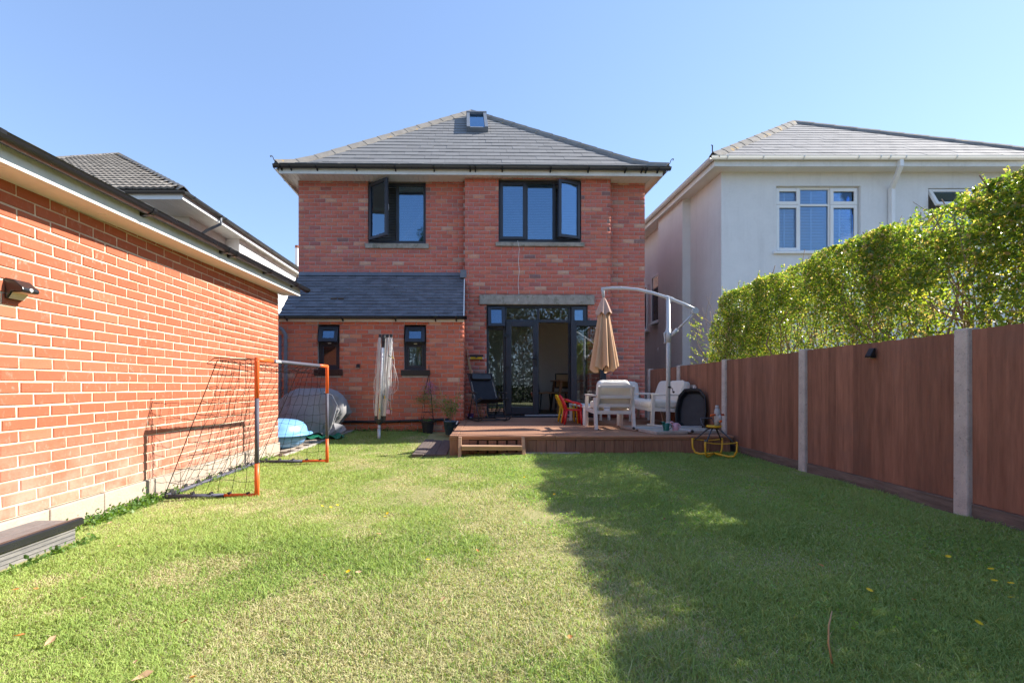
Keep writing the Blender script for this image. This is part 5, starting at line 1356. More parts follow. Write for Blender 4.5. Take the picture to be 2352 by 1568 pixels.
# step at the garage wall, lower left
t = empty('garden_step', (-2.62, 2.0, 0), 0, 'low grey composite step against the garage wall, lower left corner', 'step')
b = MB(); b.box(-.15, .085, -3.0, .955, .0, .128); b.build('riser', M['composite'], t, bevel=.004)
for k in range(2):
    xa = -.155 + k * .128; MB().box(xa, xa + .1265, -3.0, .93, .1285, .150).build('tread_board', M['composite_top'], t, bevel=.003)
k = MB(); prof = [(.075, .158), (.102, .158), (.112, .150), (.114, .118), (.106, .112), (.1035, .12), (.101, .146), (.075, .149)]
k.extrude([(x, -3.0, z - .004) for x, z in prof], (0, 3.985, 0)); k.build('nosing', M['black_plastic'], t)
for j, zz in enumerate((.03, .055, .08, .1)):
    MB().box(.0852, .0862, -3.0, .955, zz, zz + .003).build('groove', M['grey_dark'], t)

# ------------------------------------------------------------------ deck
deck = empty('deck', (1.5, DY, 0), 0, 'raised brown timber deck in front of the French doors', 'deck')
dO = Vector((1.5, DY, 0))
def dxl(y): return -.31 + (y - DY) * .036
nb = 27
for k in range(nb):
    ya = DY - .022 + k * .1255; yb = ya + .1205
    xl0, xl1 = dxl(ya) + .105, dxl(yb) + .105; xr = fx(ya) - .075
    if yb > 9.385: yb = 9.385
    if yb - ya < .03: continue
    mb = MB()
    splits = [xl0, xr] if k % 3 else [xl0, 1.55 + .5 * ((k * 7) % 3 - 1), xr]
    for q in range(len(splits) - 1):
        m_ = MB(); a, c = splits[q] + (.002 if q else 0), splits[q + 1] - .002; d = (xl1 - xl0) if q == 0 else 0
        if yb > 9.2 and c > 3.5: c = 3.46
        m_.add([Vector(p) - dO for p in ((a, ya, DZ - .028), (c, ya, DZ - .028), (c, yb, DZ - .028), (a + d, yb, DZ - .028), (a, ya, DZ), (c, ya, DZ), (c, yb, DZ), (a + d, yb, DZ))],
               [(0, 3, 2, 1), (4, 5, 6, 7), (0, 1, 5, 4), (1, 2, 6, 5), (2, 3, 7, 6), (3, 0, 4, 7)])
        m_.build('deck_board', M['deck'], deck, bevel=.004, loc=(0, 0, rng.uniform(-.002, .001)))
m_ = MB()
for (ya, yb) in ((DY - .02, 7.6), (7.605, 9.38)):
    m_ = MB(); m_.add([Vector(p) - dO for p in ((dxl(ya), ya, DZ - .028), (dxl(ya) + .1, ya, DZ - .028), (dxl(yb) + .1, yb, DZ - .028), (dxl(yb), yb, DZ - .028), (dxl(ya), ya, DZ + .002), (dxl(ya) + .1, ya, DZ + .002), (dxl(yb) + .1, yb, DZ + .002), (dxl(yb), yb, DZ + .002))],
             [(0, 3, 2, 1), (4, 5, 6, 7), (0, 1, 5, 4), (1, 2, 6, 5), (2, 3, 7, 6), (3, 0, 4, 7)])
    m_.build('edge_board', M['deck'], deck, bevel=.004)
m_ = MB(); m_.box(dxl(DY) + .02 - 1.5, fx(DY) - .09 - 1.5, .03, 3.38, .02, DZ - .035); m_.build('deck_frame', M['soil'], deck)
m_ = MB(); m_.box(dxl(DY) - .005 - 1.5, fx(DY) - .085 - 1.5, -.012, .012, DZ - .052, DZ - .0295); m_.build('deck_trim', M['deck'], deck, bevel=.003)
x = dxl(DY) + .005; k = 0
while x < fx(DY) - .19:
    instep = -.12 < x < .56
    w_ = .098 if instep else .1205
    zt_ = DZ - .053 - rng.uniform(0, .003) - (.012 if instep else 0)
    MB().box(x - 1.5, x + w_ - 1.5, -.004 + rng.uniform(-.001, .001), .022, gzf(x, DY) - .02, zt_).build('fascia_board', M['deck_face'], deck, bevel=.003)
    x += .1245; k += 1
MB().box(dxl(DY) - .0 - 1.5, dxl(DY) + .004 - 1.5, .0, 3.3, .0, DZ - .03).build('side_board', M['deck_face'], deck)
stp = []
for xs_ in (-.175, .628):
    b = MB(); b.extrude([Vector((xs_ - .021, DY - .028, DZ - .01)) - dO, Vector((xs_ - .021, DY - .068, DZ - .01)) - dO, Vector((xs_ - .021, DY - .205, .08)) - dO, Vector((xs_ - .021, DY - .10, .08)) - dO], (.042, 0, 0)); b.build('step_stringer', M['deck_trim'], deck, bevel=.004)
b = MB(); b.box(-.152 - 1.5, .605 - 1.5, -.185, -.035, .218, .243); b.build('step_tread', M['deck_trim'], deck, bevel=.004)
b = MB(); b.box(-.152 - 1.5, .605 - 1.5, -.18, -.16, .19, .2175); b.build('step_rail', M['deck_trim'], deck, bevel=.003)
b = MB(); b.box(.35 - 1.5, 1.35 - 1.5, -.09, -.01, .09, .142) ; b.build('footing_slab', M['slab'], deck)

# ------------------------------------------------------------------ garden furniture on the deck
def cushion(w, d, h, name, parent, loc, rot=(0, 0, 0), seg=4, mat='cushion'):
    bm_ = MB(); n = 8
    # puffed box: grid sides sampled from a superellipsoid
    vs = []; fs = []; nu, nv = 28, 12
    def sp(v, e): return math.copysign(abs(v) ** e, v)
    for i in range(nv + 1):
        ph = -math.pi / 2 + math.pi * i / nv
        for k in range(nu):
            th = 2 * math.pi * k / nu
            cx = sp(math.cos(ph), .30) * sp(math.cos(th), .20); cy = sp(math.cos(ph), .30) * sp(math.sin(th), .20); cz = sp(math.sin(ph), .5)
            wob = 1 + .02 * math.sin(3 * th + i)
            vs.append((cx * w / 2 * wob, cy * d / 2, cz * h / 2 * wob))
    for i in range(nv):
        for k in range(nu):
            k2 = (k + 1) % nu; fs.append((i * nu + k, i * nu + k2, (i + 1) * nu + k2, (i + 1) * nu + k))
    bm_.add(vs, fs)
    return bm_.build(name, M[mat], parent, smooth=True, loc=loc, rot=rot)
def lounge(name, loc, rz, W, label, cat, seats=1, tagged=False):
    t = empty(name, (loc[0], loc[1], DZ), rz, label, cat, 'pale metal garden seats with cushions'); A = M['alu_taupe']; D = .64; hw = W / 2
    for s_ in (-1, 1):
        x = s_ * (hw - .025)
        MB().bar((x, -D / 2 + .03, 0), (x, -D / 2 + .05, .485), .045, .05, (0, 1, 0)).build('leg', A, t, bevel=.004)
        MB().bar((x, D / 2 - .02, 0), (x, D / 2 - .10, .46), .045, .055, (0, 1, 0)).build('leg', A, t, bevel=.004)
        MB().box(x - .028, x + .028, -D / 2 + .02, D / 2 - .07, .486, .512).build('armrest', A, t, bevel=.005)
        MB().bar((x, -D / 2 + .06, .275), (x, D / 2 - .06, .255), .04, .055).build('side_rail', A, t, bevel=.004)
    b = MB(); b.bar((-hw + .05, -D / 2 + .045, .27), (hw - .05, -D / 2 + .045, .27), .04, .055); b.build('seat_frame', A, t, bevel=.004); b = MB(); b.bar((-hw + .05, D / 2 - .055, .25), (hw - .05, D / 2 - .055, .25), .04, .05); b.build('seat_frame', A, t, bevel=.004)
    hb = hw - .055; p0 = Vector((0, D / 2 - .10, .26)); p1 = Vector((0, D / 2 + .05, .635))
    b = MB()
    for s_ in (-1, 1): b.bar(p0 + Vector((s_ * hb, 0, 0)), p1 + Vector((s_ * hb, 0, 0)), .035, .04, (0, 1, 0))
    for f in (.985, .58, .24):
        q = p0.lerp(p1, f); b.bar(q + Vector((-hb + .018, 0, 0)), q + Vector((hb - .018, 0, 0)), .032, .045)
    b.build('back_frame', A, t, bevel=.004)
    w_ = (W - .13) / seats
    for i in range(seats):
        x = -W / 2 + .065 + w_ * (i + .5)
        cushion(w_ - .004, D - .12, .13, 'seat_cushion', t, (x, -.045, .345))
        cushion(w_ + .02, .14, .40, 'back_cushion', t, (x, D / 2 - .125, .525), (R(-19), 0, rng.uniform(-.04, .04)))
    if tagged:
        b = MB(); b.box(-.045, .045, -.002, .002, -.085, 0); q = p0.lerp(p1, .20); lab = b.build('care_label', M['label_white'], t, loc=(hb - .13, q.y + .035, q.z), rot=(R(-4), 0, 0))
        k = MB()
        for j in range(5): k.box(-.036 + j * .016, -.026 + j * .016, .0022, .0026, -.026, -.012)
        k.build('lettering', M['ink'], t, loc=(hb - .13, q.y + .035, q.z), rot=(R(-4), 0, 0))
    return t
lounge('armchair', (2.06, 7.06), R(180), .60, 'pale metal armchair seen from behind with white care label on its cushion', 'armchair', 1, True)
lounge('sofa', (3.07, 7.72), R(-93), 1.22, 'pale two seat garden sofa standing along the fence', 'sofa', 2)
lounge('armchair', (2.90, 8.96), 0, .80, 'pale cushioned armchair in the corner against the brick wall, facing the lawn', 'armchair', 1)
t = empty('coffee_table', (2.07, 8.05, DZ), 0, 'low white metal table between the armchairs', 'table')
MB().box(-.30, .30, -.56, .56, .285, .315).build('tabletop', M['frame_white'], t, bevel=.006)
for sx in (-.275, .275):
    for sy in (-.53, .53): MB().box(sx - .022, sx + .022, sy - .022, sy + .022, 0, .2845).build('leg', M['frame_white'], t, bevel=.003)
def kid_chair(loc, rz, mat, label):
    t = empty('child_chair', (loc[0], loc[1], DZ), rz, label, 'child chair', 'plastic child chairs'); m_ = M[mat]
    for s_ in (-1, 1):
        k = MB(); k.tube([(s_ * .15, -.135, 0), (s_ * .135, -.115, .24)], [.017, .024], 6); k.build('leg', m_, t, smooth=True)
        k = MB(); k.tube([(s_ * .15, .15, 0), (s_ * .135, .11, .24)], [.017, .024], 6); k.build('leg', m_, t, smooth=True)
        k = MB(); k.tube([(s_ * .14, -.12, .235), (s_ * .155, -.125, .32), (s_ * .157, -.09, .352), (s_ * .155, .02, .37), (s_ * .145, .12, .415)], [.019, .018, .018, .018, .02], 8); k.build('armrest', m_, t, smooth=True)
    k = MB(); k.box(-.15, .15, -.135, .12, .228, .25); k.build('seat', m_, t, bevel=.012)
    k = MB(); pts = [(-.145, .11, .24), (-.14, .15, .36), (-.12, .195, .445), (-.06, .21, .47), (.06, .21, .47), (.12, .195, .445), (.14, .15, .36), (.145, .11, .24)]
    k.tube(pts, .019, 8); k.build('back_frame', m_, t, smooth=True)
    k = MB()
    for xx in (-.07, 0, .07): k.bar((xx, .115, .245), (xx, .205, .465), .045, .012, (0, 1, 0))
    k.build('backrest', m_, t)
    return t
kid_chair((1.655, 7.78), R(86), 'red', 'red plastic child chair standing beside the low white table')
kid_chair((1.66, 8.13), R(90), 'yellow', 'yellow plastic child chair just behind the red one')

# rocking recliner
t = empty('rocking_chair', (.25, 8.55, DZ), R(19), 'black folding rocking chair with laced sling and head pillow', 'rocking chair'); m_ = M['grey_dark']
for s_ in (-1, 1):
    k = MB(); k.tube([(s_ * .26, .40, .035), (s_ * .26, .22, .012), (s_ * .26, .0, .010), (s_ * .26, -.22, .014), (s_ * .26, -.40, .045), (s_ * .26, -.54, .115)], .0125, 8); k.build('rocker', m_, t, smooth=True)
    k = MB(); k.tube([(s_ * .262, .30, .02), (s_ * .262, .12, .36), (s_ * .262, .06, .50)], .011, 8); k.tube([(s_ * .265, -.30, .02), (s_ * .265, -.16, .28), (s_ * .27, -.10, .50)], .011, 8); k.build('leg', m_, t, smooth=True)
    k = MB(); k.box(s_ * .29 - .028, s_ * .29 + .028, -.22, .10, .498, .525); k.build('armrest', M['black_plastic'], t, bevel=.008)
    k = MB(); k.tube([(s_ * .235, -.36, .415), (s_ * .235, -.32, .42), (s_ * .235, -.02, .35), (s_ * .235, .06, .37), (s_ * .235, .40, .86)], .012, 8); k.build('side_tube', m_, t, smooth=True)
    k = MB()
    for j in range(13):
        f = .10 + .62 * j / 13; p = Vector((s_ * .215, .06, .37)).lerp(Vector((s_ * .215, .40, .86)), f)
        k.tube([p + Vector((-.008, -.012, .0)), p + Vector((0, -.016, .008)), p + Vector((.012, -.01, .004))], .0035, 4)
    k.build('lacing', M['white'], t)
k = MB(); pr = [(-.36, .405), (-.30, .40), (-.16, .355), (-.02, .335), (.05, .36), (.22, .60), (.40, .855)]
vs = []; fs = []
for (y, z) in pr: vs += [(-.215, y, z), (.215, y, z), (-.215, y + .006, z - .008), (.215, y + .006, z - .008)]
for i in range(len(pr) - 1):
    a = i * 4; fs += [(a, a + 1, a + 5, a + 4), (a + 3, a + 2, a + 6, a + 7), (a, a + 4, a + 6, a + 2), (a + 1, a + 3, a + 7, a + 5)]
fs += [(0, 2, 3, 1)]; k.add(vs, fs); k.build('sling', M['sling'], t)
cushion(.40, .10, .15, 'head_pillow', t, (0, .345, .80), (R(-35), 0, 0), mat='black_plastic')
k = MB()
for (y, z) in ((-.30, .03), (.30, .025), (-.17, .285), (.13, .31), (.405, .865)): k = MB(); k.tube([(-.26, y, z), (.26, y, z)], .011, 8); k.build('cross_bar', m_, t, smooth=True)
# purple box, canes in the corner
t = empty('storage_box', (-.06, 8.98, DZ), T, 'small purple plastic box in the corner by the rocking chair', 'box')
MB().box(-.055, .055, -.04, .04, 0, .085).build('tub', M['purple'], t, bevel=.006); MB().box(-.06, .06, -.045, .045, .0855, .105).build('lid', M['purple'], t, bevel=.005); MB().box(-.018, .018, -.043, -.0405, .018, .04).build('sticker', M['label_white'], t)
for i, (bx, by, tx, tz) in enumerate(((.05, 9.0, -.145, 1.72), (.13, 9.02, -.15, 1.75), (.20, 9.0, -.135, 1.66), (.17, 9.06, -.14, 1.58), (.29, 9.05, -.12, 1.45))):
    k = MB(); a = Vector((0, 0, 0)); e = Vector((tx - bx, 9.37 - by, tz - DZ)); pts = [a, a.lerp(e, .33) + Vector((.004, 0, 0)), a.lerp(e, .66), e]; k.tube(pts, .0065, 6)
    o = k.build('bamboo_cane', M['cane'], smooth=True, loc=(bx, by, DZ)); tag(o, 'thin bamboo cane leaning in the wall corner behind the rocking chair', 'cane', 'bamboo canes leaning behind the rocking chair')

# cantilever parasol
UX, UY = 2.775, 6.62
t = empty('cantilever_parasol', (UX, UY, DZ), 0, 'folded beige cantilever parasol on a curved grey pole', 'parasol'); m_ = M['pole_grey']; u0 = Vector((UX, UY, DZ))
def up(x, y, dy=0): return px(x, y, UY + dy) - u0
b = MB()
for a in (.18, .18 + math.pi / 2):
    d = Vector((math.cos(a), math.sin(a), 0)) * .52
    b.bar(-d + Vector((0, 0, .045)), d + Vector((0, 0, .045 if a < 1 else .047)), .045, .03)
b.build('base_cross', m_, t, bevel=.003)
k = MB()
for a in (.18, .18 + math.pi / 2, .18 + math.pi, .18 - math.pi / 2):
    d = Vector((math.cos(a), math.sin(a), 0)) * .535; k.ellip(d + Vector((0, 0, .045)), .02, .02, .022, 8, 6)
k.build('end_cap', M['black_plastic'], t)
b = MB(); b.tube([(0, 0, .06), (0, 0, up(1536, 683).z)], .029, 14); b.build('pole', m_, t, smooth=True)
b = MB(); b.tube([(0, 0, .05), (0, 0, .12)], .036, 14); b.build('pole_socket', m_, t, smooth=True)
b = MB(); b.tube([(0, 0, up(1536, 786).z), (0, 0, up(1536, 755).z)], .036, 12); st_ = up(1541, 772); en = up(1597, 715, -.15)
b.tube([st_, st_.lerp(en, .28)], .028, 10); b.build('slide_sleeve', m_, t, smooth=True)
b = MB(); b.tube([st_.lerp(en, .2), en], .014, 10); b.build('strut', m_, t, smooth=True)
b = MB(); b.tube([up(1532, 762), up(1526, 765), up(1526.5, 775), up(1528, 786), up(1525, 788)], [.016, .014, .011, .010, .008], 8); b.build('lever', m_, t, smooth=True)
arm = [up(1383, 663, .50), up(1405, 661.5, .43), up(1435, 662, .33), up(1465, 665, .23), up(1500, 673, .12), up(1536, 684.5), up(1570, 698, -.08), up(1598, 711, -.15)]
b = MB(); b.tube(arm, .022, 12); b.build('arm', m_, t, smooth=True)
b = MB(); b.tube([arm[5].lerp(arm[4], .18), arm[5].lerp(arm[6], .3)], .030, 12); b.bar(up(1535, 682), up(1536, 694), .05, .05); b.build('pivot_joint', m_, t)
b = MB(); b.tube([en + Vector((-.005, -.025, .005)), en + Vector((-.005, .025, .005))], .045, 14); b.build('end_hub', m_, t)
b = MB(); b.tube([up(1384, 661, .5), up(1385, 670, .5), up(1386, 684, .5)], [.026, .024, .016], 10); b.build('drop_joint', m_, t, smooth=True)
b = MB(); b.tube([up(1424, 662, .365), up(1428, 662, .352)], .027, 12); b.build('arm_collar', m_, t)
b = MB(); b.tube([up(1537, 890, -.03), up(1545, 892, -.05), up(1545.5, 900, -.05), up(1547, 902, -.08)], .006, 6); b.ellip(up(1547, 900, -.09), .016, .022, .016, 10, 6); b.tube([up(1536, 887), up(1536, 890.5)], .034, 12); b.build('crank', M['black_plastic'], t)
# folded canopy: hanging pleats
ca = up(1386.5, 690, .5); zb_ = up(1386, 848, .5).z; zt_ = ca.z; n = 96; m2 = 18
vs = []; fs = []
cr = random.Random(4); ph = [cr.uniform(0, 6.28) for _ in range(4)]
for i in range(m2 + 1):
    f = i / m2; z = zt_ + (zb_ - zt_) * f; r0 = .035 + .135 * f ** .8 - .012 * max(0, f - .9) * 10 * 0
    for k in range(n):
        a = 2 * math.pi * k / n
        am = .10 + .24 * f
        rip = math.sin(8 * a + ph[0] + .5 * math.sin(f * 3 + a)) * am + .10 * f * math.sin(13 * a + ph[1] + f) + .05 * math.sin(21 * a + ph[2] + 2 * f)
        rr_ = r0 * (1 + rip)
        zz = z + (.035 * math.sin(8 * a + ph[0] + .6) + .022 * math.sin(3 * a + ph[3])) * (max(0, f - .6) / .4)
        vs.append((ca.x + rr_ * math.cos(a), ca.y + rr_ * math.sin(a), zz))
for i in range(m2):
    for k in range(n):
        k2 = (k + 1) % n; fs.append((i * n + k, i * n + k2, (i + 1) * n + k2, (i + 1) * n + k))
b = MB(); b.add(vs, fs); b.build('canopy', M['canopy'], t, smooth=True)
vs = []; fs = []; m3 = 6
zb2 = up(1386, 722, .5).z
for i in range(m3 + 1):
    f = i / m3; z = up(1386, 684, .5).z + (zb2 - up(1386, 684, .5).z) * f; r0 = .018 + .095 * f ** .75
    for k in range(n):
        a = 2 * math.pi * k / n; rr_ = r0 * (1 + .16 * f * math.sin(6 * a + 1)); vs.append((ca.x + rr_ * math.cos(a), ca.y + rr_ * math.sin(a), z + .022 * f * math.sin(6 * a + 1.8)))
for i in range(m3):
    for k in range(n):
        k2 = (k + 1) % n; fs.append((i * n + k, i * n + k2, (i + 1) * n + k2, (i + 1) * n + k))
b = MB(); b.add(vs, fs); b.build('canopy_cap', M['canopy_cap'], t, smooth=True)
b = MB(); b.tube([ca + Vector((0, 0, 0)), (ca.x, ca.y, zb_ - .03)], .012, 8)
for k in range(8):
    a = 2 * math.pi * k / 8; b.tube([(ca.x + .02 * math.cos(a), ca.y + .02 * math.sin(a), zt_), (ca.x + .12 * math.cos(a), ca.y + .12 * math.sin(a), zb_ + .02)], .006, 5)
b.build('ribs', M['iron'], t)
for i, (sx, sy, a, lab) in enumerate(((2.38, 6.47, .18, 'concrete slab on the parasol base, left of the teal watering can'), (2.70, 6.29, .18, 'concrete slab under the two toy watering cans'), (3.09, 6.42, .18, 'concrete slab on the parasol base, right beside the black sled'), (2.80, 6.95, .18, 'concrete slab behind the parasol pole'))):
    ca_ = (.18, .18 + math.pi / 2)
    q = [(-1, -1), (1, -1), (1, 1), (-1, 1)][[3, 0, 1, 2][i]]
    c_ = Vector((UX, UY, 0)) + Matrix.Rotation(.18, 3, 'Z') @ Vector((q[0] * .255, q[1] * .255, 0))
    o = MB().box(-.228, .228, -.228, .228, 0, .042).build('paving_slab', M['slab'], bevel=.006, loc=(c_.x, c_.y, DZ + .002), rot=(0, 0, .18)); tag(o, ['concrete slab on the back left of the parasol base', 'concrete slab on the parasol base nearest the deck edge', 'concrete slab on the parasol base nearest the fence', 'concrete slab hidden behind the parasol pole'][i], 'slab', 'slabs weighing down the parasol')
def watering_can(loc, mat, label, flip):
    t = empty('watering_can', loc, rng.uniform(-.2, .2), label, 'watering can', 'toy watering cans'); m_ = M[mat]
    k = MB(); k.lathe([(.036, 0), (.037, .004), (.042, .098), (.039, .1), (.036, .012)], n=18, cap=False); k.lathe([(.036, .001), (.036, .002)], n=18); k.build('body', m_, t, smooth=True)
    k = MB(); k.tube([(-.03, -.01, .03), (-.05, -.015, .07), (-.05, -.015, .105)], [.012, .009, .008], 8); k.ellip((-.048, -.015, .112), .026, .022, .012, 10, 6); k.build('spout', m_, t, smooth=True)
    k = MB(); k.tube([(.036, -.02, .09), (.052, -.035, .075), (.05, -.035, .04), (.034, -.02, .025)], .006, 6); k.build('handle', m_, t, smooth=True)
watering_can((2.56, 6.17, DZ + .045), 'teal', 'small dark teal toy watering can beside the parasol pole', 1)
watering_can((2.69, 6.19, DZ + .045), 'pink', 'small pink toy watering can right of the teal one', 1)

# black sled leaning on the fence
t = empty('sled', (3.19, 6.86, DZ), R(-44), 'black plastic sled tray leaning upright against the fence', 'sled')
ol = [(-.12, 0), (.12, 0), (.20, .07), (.215, .28), (.185, .50), (.11, .60), (.0, .61), (-.11, .60), (-.185, .50), (-.215, .28), (-.20, .07)]
def lay(s_, y): return [(x * s_, y, .31 + (z - .31) * s_) for x, z in ol]
loops = [lay(1.0, .0), lay(1.02, -.018), lay(.90, -.018), lay(.80, .065), lay(.0, .07)]; loops_b = [lay(1.0, .012), lay(.82, .085), lay(0, .09)]
vs = []; fs = []; n = len(ol)
for L_ in loops + loops_b: vs += L_
for i in (0, 1, 2, 3): fs += [(i * n + k, i * n + (k + 1) % n, (i + 1) * n + (k + 1) % n, (i + 1) * n + k) for k in range(n)]
for i in (5, 6): fs += [(i * n + k, (i + 1) * n + k, (i + 1) * n + (k + 1) % n, i * n + (k + 1) % n) for k in range(n)]
fs += [(k, 5 * n + k, 5 * n + (k + 1) % n, (k + 1) % n) for k in range(n)]
b = MB(); b.add(vs, fs); o = b.build('tray', M['sled'], t, rot=(R(-13), 0, 0), bevel=.006)
b = MB(); L_ = lay(.985, -.02); b.tube([Vector(p) for p in L_ + [L_[0]]], .012, 6); b.build('rim', M['sled'], t, rot=(R(-13), 0, 0), smooth=True)

# rocking toy with horse head
TX, TY = 2.93, 5.66; TG = gzf(TX, TY)
t = empty('rocking_toy', (TX, TY, TG), R(20), 'yellow and grey spinning rocker toy with a grey horse head, on the lawn', 'ride-on toy'); t.scale = (.74, .74, .90)
for i in range(4):
    a = R(-68 + 90 * i); d = Vector((math.cos(a), math.sin(a), 0)); m_ = M['toy_yellow']
    k = MB(); k.tube([d * .0 + Vector((0, 0, .05)), d * .22 + Vector((0, 0, .022)), d * .30 + Vector((0, 0, .035)), d * .345 + Vector((0, 0, .10)), d * .35 + Vector((0, 0, .235))], .0145, 10); k.build('base_leg', m_, t, smooth=True)
    k = MB(); k.tube([d * .35 + Vector((0, 0, .235)), d * .355 + Vector((0, 0, .245))], .017, 8); k.build('leg_cap', M['toy_grey'], t)
    k = MB(); e = Vector((math.cos(a + .25), math.sin(a + .25), 0)); k.tube([d * .30 + Vector((0, 0, .215)), d * .22 + Vector((0, 0, .28)), d * .11 + Vector((0, 0, .365)), d * .05 + Vector((0, 0, .39))], .0115, 8); k.build('frame_tube', M['toy_grey'], t, smooth=True)
for sgn in (0, 1):
    a0, a1 = R(-68 + 180 * sgn), R(-68 + 180 * sgn - 90); p, q = Vector((math.cos(a0), math.sin(a0), 0)) * .35, Vector((math.cos(a1), math.sin(a1), 0)) * .35
    k = MB(); pts = [p.lerp(q, f) + Vector((0, 0, .22 - .02 * math.sin(math.pi * f))) for f in (0, .25, .5, .75, 1)]
    for i in range(4): k.bar(pts[i], pts[i + 1], .035, .008)
    k.build('strap', M['toy_yellow'], t)
k = MB(); k.lathe([(.0, .40), (.10, .40), (.118, .408), (.118, .42), (.10, .428), (.0, .43)], n=18); k.build('seat', M['toy_yellow'], t, smooth=False)
k = MB(); k.tube([(-.13, .05, .395), (-.14, .12, .45), (-.12, .16, .515), (.12, .16, .515), (.14, .12, .45), (.13, .05, .395)], .010, 8); k.build('back_bar', M['toy_grey'], t, smooth=True)
k = MB(); k.tube([(.0, -.06, .43), (0, -.065, .50), (0, -.07, .57), (0, -.065, .625), (0, -.06, .66)], [.038, .046, .05, .047, .03], 12); k.ellip((-.0, -.105, .53), .036, .045, .05, 12, 8)
k.tube([(0, -.06, .655), (0, -.06, .70)], [.03, .027], 12)
k.build('horse_head', M['horse'], t, smooth=True)
k = MB()
for s_ in (-1, 1): k.ellip((s_ * .03, -.108, .575), .006, .006, .008, 8, 6)
k.build('eye', M['ink'], t)
k = MB(); k.box(-.018, .018, -.146, -.12, .475, .505); k.build('muzzle_mark', M['orange'], t, bevel=.006)
for s_ in (-1, 1): k = MB(); k.tube([(s_ * .045, -.065, .575), (s_ * .14, -.065, .57)], .0135, 10); k.build('handle', M['orange'], t, smooth=True)

# ------------------------------------------------------------------ football goal
gN = Vector((-1.934, 4.14, .005)); gF = Vector((-1.845, 5.84, .035)); HT = 1.225
bN = Vector((-2.70, 4.05, .03)); bF = Vector((-2.715, 5.88, .035)); tN = Vector((-2.28, 4.13, 1.225)); tF = Vector((-2.20, 5.86, 1.22))
t = empty('football_goal', gN, 0, 'small football goal with orange and grey tubes and black net by the garage wall', 'football goal'); G = lambda p: Vector(p) - gN
o_, gr = M['orange'], M['goal_grey']; r_ = .020
tNp, tFp = gN + Vector((.0, 0, HT)), gF + Vector((0, 0, HT - .02))
for base, topp in ((gN, tNp), (gF, tFp)):
    a = G(base); c = G(topp)
    MB().tube([a, a.lerp(c, .245)], r_ * 1.03, 12).build('post', o_, t, smooth=True); MB().tube([a.lerp(c, .245), a.lerp(c, .72)], r_ * .94, 12).build('post', gr, t, smooth=True); MB().tube([a.lerp(c, .72), a.lerp(c, .985), c], r_ * 1.03, 12).build('post', o_, t, smooth=True)
a, c = G(tNp), G(tFp)
MB().tube([a + Vector((0, -.012, 0)), a.lerp(c, .165)], r_ * 1.03, 12).build('crossbar', o_, t, smooth=True); MB().tube([a.lerp(c, .165), a.lerp(c, .85)], r_ * .94, 12).build('crossbar', gr, t, smooth=True); MB().tube([a.lerp(c, .85), c + Vector((0, .012, 0))], r_ * 1.03, 12).build('crossbar', o_, t, smooth=True)
for base, bk_ in ((gN, bN), (gF, bF)):
    a, c = G(base) + Vector((0, 0, .02)), G(bk_)
    MB().tube([a, a.lerp(c, .36)], r_ * .8, 10).build('base_bar', o_, t, smooth=True); MB().tube([a.lerp(c, .36), c], r_, 10).build('base_bar', gr, t, smooth=True)
MB().tube([G(bN), G(bN).lerp(G(bF), .5), G(bF)], r_, 10).build('base_bar', gr, t, smooth=True)
net = MB(); nr2 = random.Random(9)
def net_patch(A, B, C, D, nu, nv, sag=(0, 0, 0), jit=.02, r=.0022):
    """A-B bottom edge, D-C top edge"""
    A, B, C, D, sag = map(Vector, (A, B, C, D, sag)); P = {}
    for i in range(nu + 1):
        for j in range(nv + 1):
            u, v = i / nu, j / nv; p = A.lerp(B, u).lerp(D.lerp(C, u), v) + sag * (4 * u * (1 - u) * 4 * v * (1 - v)) ** .5 * 1.0
            if 0 < i < nu and 0 < j < nv: p += Vector((nr2.uniform(-jit, jit), nr2.uniform(-jit, jit), nr2.uniform(-jit, jit)))
            P[i, j] = p - gN
    for j in range(nv + 1):
        pts = []
        for i in range(nu + 1):
            pts.append(P[i, j])
            if i < nu: pts.append(P[i, j].lerp(P[i + 1, j], .5) - Vector((0, 0, nr2.uniform(.0, .014))))
        net.tube(pts, r, 3, False)
    for i in range(nu + 1): net.tube([P[i, j] for j in range(nv + 1)], r, 3, False)
net_patch(bN, gN + Vector((0, 0, .03)), tNp, tN, 7, 10, (0, .05, 0), .018)
net_patch(bF, gF + Vector((0, 0, .03)), tFp, tF, 7, 10, (0, -.05, 0), .018)
net_patch(bN, bF, tF, tN, 14, 10, (.06, 0, -.05), .02)
net_patch(tN, tF, tFp, tNp, 14, 3, (0, 0, -.09), .015)
net.build('net', M['net'], t)
for A_, B_, bb_ in ((tNp, tN, bN), (tFp, tF, bF)):
    k = MB(); k.tube([G(A_), G(B_) + Vector((-.02, -.01, .02))], .0045, 5); k.tube([G(A_) - Vector((0, 0, .12)), G(B_) + Vector((-.09, -.01, -.03)), G(B_) + Vector((-.02, -.01, .02))], .0035, 5)
    k.tube([G(bb_), G(B_)], .004, 5); k.build('net_cord', M['net'], t)
for q0, q1, m_ in ((bN, bF, 9), (gN, bN, 5), (gF, bF, 5)):
    for i in range(m_): p = Vector(q0).lerp(Vector(q1), (i + .5) / m_) - gN + Vector((0, 0, .03)); k = MB(); k.bar(p + Vector((-.008, -.012, 0)), p + Vector((.008, .012, .006)), .02, .022); k.build('net_clip', M['grey_dark'], t)
fc = bpy.data.curves.new('lettering', 'FONT'); fc.body = 'KIPSTA'; fc.size = .036; fc.align_x = 'LEFT'; fc.extrude = .0006; fc.offset = .0006
fo = bpy.data.objects.new('lettering_curve', fc); COL.objects.link(fo); bpy.context.view_layer.update()
